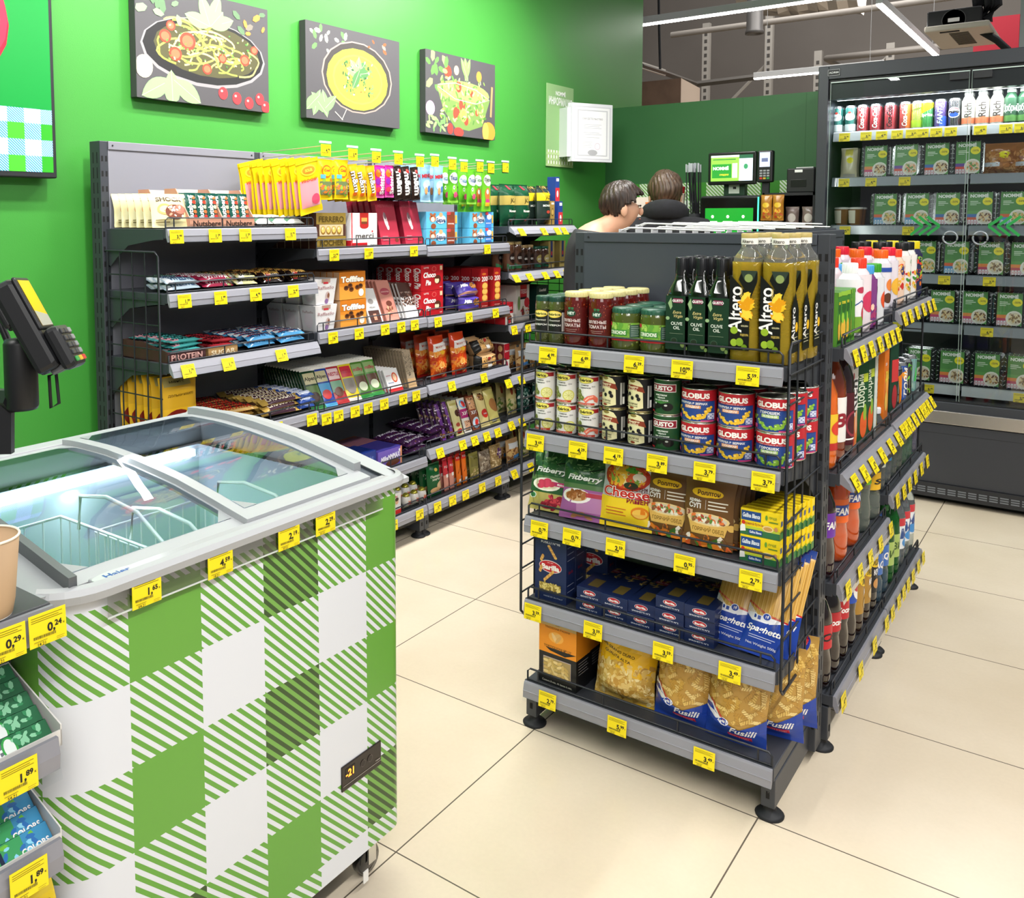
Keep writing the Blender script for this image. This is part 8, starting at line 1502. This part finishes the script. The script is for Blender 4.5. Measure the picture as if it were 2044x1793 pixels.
m = MB(); a0 = dep(30, 800, 1.36)-o0; a1 = dep(-60, 800, 1.42)-o0; a2 = dep(14, 905, 1.36)-o0; m.tube([a0, a1], .02, bk, 6, False); m.tube([dep(14, 800, 1.36)-o0, a2], .012, bk, 4, False); g = dep(-60, 800, 1.42)-o0; 
m.tube([g, (g.x, g.y, .89-o0.z)], .02, bk, 8); m.tube([dep(20, 690, 1.37)-o0, dep(-20, 600, 1.38)-o0], .006, bk, 6); m.build('support_arm', term)

# ---------------------------------------------------------------- coffee corner at the back
cc = empty('coffee_counter', (-.75, 3.6, 0), 0, 'dark counter with wooden top along the back wall behind the island', 'counter')
m = MB(); m.box(-.62, .0, 0, .405, .56, .86, mat('#26302a', .5)); m.build('carcass', cc); m = MB(); m.box(-.64, -.02, .86, .405, .57, .9, mat('#c8a06c', .5)); m.build('worktop', cc)
def onpt(name, x, y, z, label, cat): return empty(name, (x, y, z), 0, label, cat)
cm = onpt('coffee_machine', -.52, 3.62, .9, 'black coffee machine with a green touch screen', 'coffee machine')
m = MB(); m.box(-.17, .02, 0, .17, .42, .62, DARK, .008); m.build('casing', cm)
m = MB(); m.box(-.162, 0, .20, .162, .02, .61, mat('#0c0d0e', .2), .004); S = flat(.27, .30, -.001, .25)
icons = [('r', 0, 0, 1, 1, mat('#1f8a2c', .2, emit=.8))]
for i in range(3):
    for j in range(3): x, y = .16+.32*i, .84-.3*j; icons += [('e', x, y, .03, .03, mat('#dff0df', .2, emit=.8)), ('r', x-.1, y-.11, x+.1, y-.085, mat('#dff0df', .2, emit=.8)), ('r', x-.08, y-.155, x+.06, y-.13, mat('#b8e0b8', .2, emit=.8))]
art(m, S, icons); m.box(.158, -.002, .18, .164, .004, .61, mat('#3cf09a', .3, emit=3)); m.build('touch_screen', cm)
mo = onpt('order_monitor', -.52, 3.70, 1.52, 'tilted order monitor showing a green and white menu', 'monitor')
m = MB(); m.box(-.06, 0, 0, .06, .05, .075, mat('#1c3a28', .4), .004); art(m, flat(.12, .07, -.001, .003), [('r', .25, .15, .75, .85, '#cfd8cc'), ('r', .45, .5, .6, .7, BK)]); m.build('stand', mo)
m = MB(); m.box(-.135, -.05, .062, .135, -.02, .245, mat('#101113', .3), .006); S = flat(.235, .145, -.051, .083); E2 = lambda c: mat(c, .2, emit=.8)
art(m, S, [('r', 0, 0, 1, 1, E2('#8ad04c')), ('r', .68, .0, 1, 1, E2('#d0dcf0')), ('r', .68, .86, 1, 1, E2('#2c5c44')), ('r', 0, .92, .68, 1, E2('#d8e8e0')), ('r', .03, .12, .5, .66, E2('#2c8a34')), ('t', 'NOMMÉ', .24, .5, .12, E2('#f0f6f0'), {'w': .38, 'b': .06}), ('t', 'скидка', .32, .26, .08, E2('#e8d83c'), {'w': .22, 's': .2}), ('r', .52, .12, .64, .68, E2('#e8f0e8')), ('r', .05, .82, .6, .86, E2('#3c7a3c')), ('e', .84, .55, .05, .1, E2('#3c8a5c'))]); m.build('screen', mo)
pt = onpt('card_reader', -.335, 3.66, 1.53, 'upright card reader beside the order monitor', 'card reader')
m = MB(); m.box(-.043, -.02, .06, .043, .02, .235, mat('#131416', .4), .008); S = flat(.056, .08, -.0215, .145); art(m, S, [('r', 0, 0, 1, 1, E2('#b8c4e0')), ('r', .2, .35, .8, .6, E2('#5c6484'))]); 
for i in range(3):
    for j in range(4): m.box(-.026+.019*i, -.0225, .078+.014*j, -.026+.019*i+.014, -.02, .078+.014*j+.009, mat('#9a9ca0' if j else ['#c83a2c', '#d8b02c', '#2c9a4c'][i], .4))
m.build('body', pt); m = MB(); m.box(-.02, 0, -.63, .02, .02, .07, DARK, .003); m.build('stand', pt)
bc = onpt('black_cabinet', -.19, 3.6, 0, 'black shelving cabinet with small goods beside the fridge', 'cabinet')
m = MB(); m.box(-.14, 0, 0, -.13, .5, 1.53, DARK); m.box(.12, 0, 0, .13, .5, 1.53, DARK); m.box(-.14, .4, 0, .13, .41, 1.53, DARK)
for z in (.4, .8, 1.1, 1.32, 1.515): m.box(-.14, 0, z, .13, .5, z+.015, DARK)
m.build('carcass', bc)
for i, (x, c) in enumerate(((-.26, '#d8c8b8'), (-.22, '#c8a83c'))): pass
k = bag('snack_bag', .07, .12, .03, '#7a6a64', [('e', .5, .5, .3, .2, '#c8c0b8')], 96, .25)
for i in range(3): put(k, Shelf('y', 3.62, 1.335, ''), -.27+.085*i, .03, 0, 'small grey brown snack bag '+nth(i, 3)+' in the black cabinet', 'bag', 'snack bags in the cabinet')
k = bag('hanging_snack_bag', .06, .14, .03, '#b0782c', [('e', .5, .6, .3, .1, '#e8c03c'), ('n', 10, .2, .1, .8, .4, .02, ['#c8402c', '#e8b03c'], 3)], 97, .25)
for i in range(2): put(k, Shelf('y', 3.59, 1.40, ''), -.305+.062*i, 0, -.02, 'amber snack bag hanging beside the card reader, '+['left', 'right'][i]+' one', 'bag', 'amber snack bags')
pr = onpt('receipt_printer', -.14, 3.62, 1.53, 'black receipt printer on top of the cabinet beside the fridge', 'printer')
m = MB(); m.box(-.072, 0, 0, .072, .14, .13, mat('#17181a', .45), .006); m.build('casing', pr); m = MB(); m.box(-.05, -.002, .03, .03, 0, .07, mat('#050506', .3), .001); m.box(-.03, -.003, .108, .01, 0, .122, WHITE, .0005); m.build('paper_slot', pr); m = MB(); m.box(-.03, .02, .13, .06, .1, .137, mat('#c9c9c9', .5), .002); m.build('paper_roll_cover', pr)
st = onpt('straw_bundle', -.735, 3.66, 1.30, 'bundle of black straws with clear tips beside the order monitor', 'straws')
rd = random.Random(2)
for k_ in range(16):
    m = MB(); x, y = rd.uniform(-.03, .03), rd.uniform(-.03, .03); tx_ = rd.uniform(-.05, .03); m.tube([(x, y, 0), (x+tx_, y, .36+rd.uniform(0, .03))], .0035, DARK, 5); m.tube([(x+tx_, y, .36), (x+tx_*1.1, y, .40+rd.uniform(0, .015))], .005, mat('#b8bcc0', .2), 5); m.build('straw', st)
m = MB(); m.lathe([(.045, -.4), (.045, .12), (.042, .12), (.042, 0), (.001, 0)], DARK, 16); m.build('holder', st)
def rcup(name, x, y, z, label, c='#b82430'):
    m = MB(); m.lathe([(.030, 0), (.038, .085), (.04, .088), (.037, .086), (.03, .01), (.001, .01)], c, 20, ); o = m.build(name, loc=(x, y, z)); return tag(o, label, 'cup', 'red paper cups')
rs = onpt('cup_dispenser', -.835, 3.62, .9, 'dark cup stand holding upturned paper cups', 'cup stand'); m = MB(); m.box(-.05, 0, 0, .05, .1, .55, DARK, .003); m.build('body', rs)
rcup('paper_cup', -.835, 3.67, 1.49, 'red paper cup on the stand, upper'); rcup('paper_cup', -.825, 3.65, 1.45, 'cream lidded paper cup below the red one', '#d8cbb8').location.z = 1.45
mc = onpt('menu_card', -1.0, 3.62, .9, 'pale menu card picturing a bowl of cereal between the two people', 'menu card'); m = MB(); m.box(-.1, 0, .3, .1, .006, .62, '#e8d4cc'); art(m, flat(.2, .32, -.001, .3), [('e', .7, .6, .2, .12, '#5a4a44'), ('n', 24, .54, .5, .86, .7, .02, ['#d8702c', '#f0b83c', '#7a4a2c'], 3), ('p', [(.4, .9), (1, .95), (1, .8), (.5, .76)], '#e0763c'), ('r', .6, 0, 1, .4, '#b83a3c'), ('r', .1, .5, .4, .56, '#b89a90')]); m.build('card', mc); m = MB(); m.box(-.01, .006, 0, .01, .02, .4, CHROME); m.build('stand', mc)

# ---------------------------------------------------------------- people
SKIN = mat('#d3a184', .5, name='skin')
def skinmesh(name, V, E, parent, mt, lv=2, root=0):
    me = bpy.data.meshes.new(name); me.from_pydata([v[:3] for v in V], E, []); o = bpy.data.objects.new(name, me); col.objects.link(o)
    if parent: o.parent = parent; _KIDS.setdefault(parent.name, []).append(o)
    s = o.modifiers.new('skin', 'SKIN'); s.use_smooth_shade = True
    for i, v in enumerate(V): me.skin_vertices[0].data[i].radius = (v[3], v[4] if len(v) > 4 else v[3])
    me.skin_vertices[0].data[root].use_root = True
    b = o.modifiers.new('sub', 'SUBSURF'); b.levels = b.render_levels = lv; me.materials.append(mt); return o
def hair(parent, c, r, mt, look, seed, back=.9):
    """cap of hair: an ellipsoid shell with combed ridges, open over the face. c centre, r radii, look = face direction (unit)"""
    rd = random.Random(seed); n, k = 96, 40; v = []; f = []; fx, fy, fz = look
    for i in range(k+1):
        t = PI*i/k
        for j in range(n):
            p = 2*PI*j/n; d = (math.sin(t)*math.cos(p), math.sin(t)*math.sin(p), math.cos(t))
            g = 1+.035*math.sin(23*p+4*math.sin(3*t)+seed)*math.sin(t)+.02*math.sin(41*p+6*t)*math.sin(t)+.03*math.sin(5*t+3*p)
            v.append((c[0]+r[0]*g*d[0], c[1]+r[1]*g*d[1], c[2]+r[2]*g*d[2]))
    def keep(i, j):
        t = PI*(i+.5)/k; p = 2*PI*(j+.5)/n; d = (math.sin(t)*math.cos(p), math.sin(t)*math.sin(p), math.cos(t)); fr_ = d[0]*fx+d[1]*fy+d[2]*fz
        low = -.62+.10*math.sin(p*9)+.05*math.sin(p*23)
        side = abs(d[0]*fy-d[1]*fx)
        if d[2] < low: return False
        if fr_ > .42+.1*math.sin(p*14) and d[2] < .38+.1*math.sin(p*17): return False
        if d[2] < -.12 and fr_ > .12: return False
        return True
    for i in range(k):
        for j in range(n):
            if keep(i, j): f.append((i*n+j, (i+1)*n+j, (i+1)*n+(j+1) % n, i*n+(j+1) % n))
    m = MB(); m.add(v, f, mt, True); o = m.build('hair', parent); s = o.modifiers.new('solid', 'SOLIDIFY'); s.thickness = .012; s.offset = -1
    return o
def hairmat(c0, c1):
    m, nt, b = nodes('hair_strands', .42); N = nt.nodes.new; L = nt.links.new; tc = N('ShaderNodeTexCoord'); mp = N('ShaderNodeMapping'); mp.inputs['Scale'].default_value = (60, 60, 8); L(tc.outputs['Object'], mp.inputs[0]); no = N('ShaderNodeTexNoise'); no.inputs['Scale'].default_value = 1.6; L(mp.outputs[0], no.inputs['Vector']); cr = N('ShaderNodeValToRGB'); cr.color_ramp.elements[0].position = .35; cr.color_ramp.elements[0].color = lin(c0); cr.color_ramp.elements[1].position = .7; cr.color_ramp.elements[1].color = lin(c1); L(no.outputs[0], cr.inputs[0]); L(cr.outputs[0], b.inputs['Base Color']); bp = N('ShaderNodeBump'); bp.inputs['Strength'].default_value = .5; bp.inputs['Distance'].default_value = .01; L(no.outputs[0], bp.inputs['Height']); L(bp.outputs[0], b.inputs['Normal']); return m
def person(loc, rz, H, bow, label, hc, top, hood, seed):
    """faces local -y; H = standing height; bow = how far the head comes forward and down"""
    t = empty('person', loc, rz, label, 'person'); s = H/1.75; hy, hz = -.05-bow*.16, 1.62-bow*.07
    V = [(0, 0, .95, .14, .11), (0, .01, 1.1, .13, .10), (0, .0, 1.27, .155, .11), (0, -.005, 1.40, .12, .085), (0, (hy*.45), 1.47, .055, .055), (0, hy*.8, hz-.07, .062, .07), (0, hy, hz, .078, .098), (0, hy-.005, hz+.06, .072, .088),
         (-.19, 0, 1.39, .055), (-.26, -.02, 1.14, .042), (-.17, -.24, 1.10, .032), (-.10, -.30, 1.13, .022, .035), (.19, 0, 1.39, .055), (.26, -.02, 1.14, .042), (.17, -.24, 1.10, .032), (.10, -.30, 1.13, .022, .035),
         (-.09, 0, .86, .095), (-.10, -.01, .49, .06), (-.105, .01, .09, .042), (-.11, -.12, .035, .04, .03), (.09, 0, .86, .095), (.10, -.01, .49, .06), (.105, .01, .09, .042), (.11, -.12, .035, .04, .03)]
    E = [(0, 1), (1, 2), (2, 3), (3, 4), (4, 5), (5, 6), (6, 7), (3, 8), (8, 9), (9, 10), (10, 11), (3, 12), (12, 13), (13, 14), (14, 15), (0, 16), (16, 17), (17, 18), (18, 19), (0, 20), (20, 21), (21, 22), (22, 23)]
    for sx, w_ in ((-1, 11), (1, 15)):
        for q in range(4): V.append((sx*(.075-.018*q)-0, -.345+.004*q, 1.135-.012*q, .0085)); E.append((w_, len(V)-1)); V.append((sx*(.055-.02*q), -.37, 1.125-.014*q, .0075)); E.append((len(V)-2, len(V)-1))
        V.append((sx*.075, -.31, 1.17, .009)); E.append((w_, len(V)-1)); V.append((sx*.06, -.335, 1.185, .008)); E.append((len(V)-2, len(V)-1))
    V = [tuple(a*s for a in v) for v in V]; skinmesh('body', V, E, t, SKIN)
    c = (0, hy*s, (hz+.03)*s); hair(t, (0, (hy+.012)*s, (hz+.048)*s), (.094*s, .116*s, .110*s), hc, (0, -.95, -.3), seed)
    m = MB()
    for sx in (-1, 1): m.ell((sx*.083*s, (hy+.01)*s, (hz+.0)*s), (.009, .018, .030), SKIN, 10, 8)
    m.ell((0, (hy-.088)*s, (hz-.005)*s), (.010, .013, .020), SKIN, 8, 6)
    for sx in (-1, 1): m.ell((sx*.032*s, (hy-.08)*s, (hz+.025)*s), (.012, .005, .005), '#2a1c16', 8, 6)
    m.ell((0, (hy-.082)*s, (hz-.045)*s), (.020, .005, .004), '#a8605a', 8, 6); m.build('face_features', t)
    g = 1.0; tv = [(0, 0, .93, .155, .125), (0, .01, 1.1, .15, .12), (0, 0, 1.27, .175, .13), (0, -.003, 1.40, .145, .105), (0, -.012, 1.45, .08, .075)]+[(-.19, 0, 1.39, .075), (-.245, -.01, 1.2, .062), (.19, 0, 1.39, .075), (.245, -.01, 1.2, .062)]
    te = [(0, 1), (1, 2), (2, 3), (3, 4), (3, 5), (5, 6), (3, 7), (7, 8)]
    if hood: tv += [(-.25, -.05, 1.13, .055), (-.17, -.22, 1.10, .045), (.25, -.05, 1.13, .055), (.17, -.22, 1.10, .045)]; te += [(6, 9), (9, 10), (8, 11), (11, 12)]
    skinmesh('hoodie' if hood else 'shirt', [tuple(a*s for a in v) for v in tv], te, t, top)
    if hood:
        m = MB(); R_ = []
        for i in range(15):
            a = PI*(-.1+1.2*i/14); cx, cy = .105*math.cos(a), .03+.10*math.sin(a); rr = .042+.012*math.sin(a); R_.append([((cx+rr*.6*math.cos(q*PI/6)*math.cos(a))*s, (cy+rr*.6*math.cos(q*PI/6)*math.sin(a)+hy*.3)*s, (1.468+rr*math.sin(q*PI/6)+.03*math.sin(a))*s) for q in range(12)])
        m.loft(R_, top, cap=True, smooth=True); m.build('hood', t)
    skinmesh('trousers', [tuple(a*s for a in v) for v in [(0, 0, .97, .15, .12), (-.09, 0, .86, .108), (-.10, -.01, .49, .078), (-.105, .01, .11, .066), (.09, 0, .86, .108), (.10, -.01, .49, .078), (.105, .01, .11, .066)]], [(0, 1), (1, 2), (2, 3), (0, 4), (4, 5), (5, 6)], t, mat('#24262c', .8))
    sh_ = MB()
    for sx in (-1, 1): sh_.ell((sx*.108*s, -.045*s, .04), (.05, .135, .042), mat('#e6e6e6', .6), 12, 8)
    sh_.build('shoes', t); return t
BLKC = noisy('black_cloth', '#131316', '#1b1b20', 40, .9)
p1 = at(1245, 405, 'y', 2.55); person((p1.x-.17, 2.5, 0), 2.15, 1.61, .9, 'person with brown hair in a dark T-shirt looking down to the right', hairmat('#1c120d', '#3c2b20'), mat('#2c2d31', .9), False, 3)
p2 = at(1328, 395, 'y', 3.15); person((p2.x+.02, 3.1, 0), -2.75, 1.685, .8, 'person with brown hair in a black hooded top seen from behind', hairmat('#38281c', '#5f4a38'), BLKC, True, 8)
# drop any goods that were prepared but never placed
def _kill(o):
    for c in list(_KIDS.get(o.name, [])): _kill(c)
    bpy.data.objects.remove(o)
for o in [q for q in scene.objects if q.parent is None and q.type in ('MESH', 'EMPTY') and 'label' not in q.keys() and q.get('kind') is None]: _kill(o)
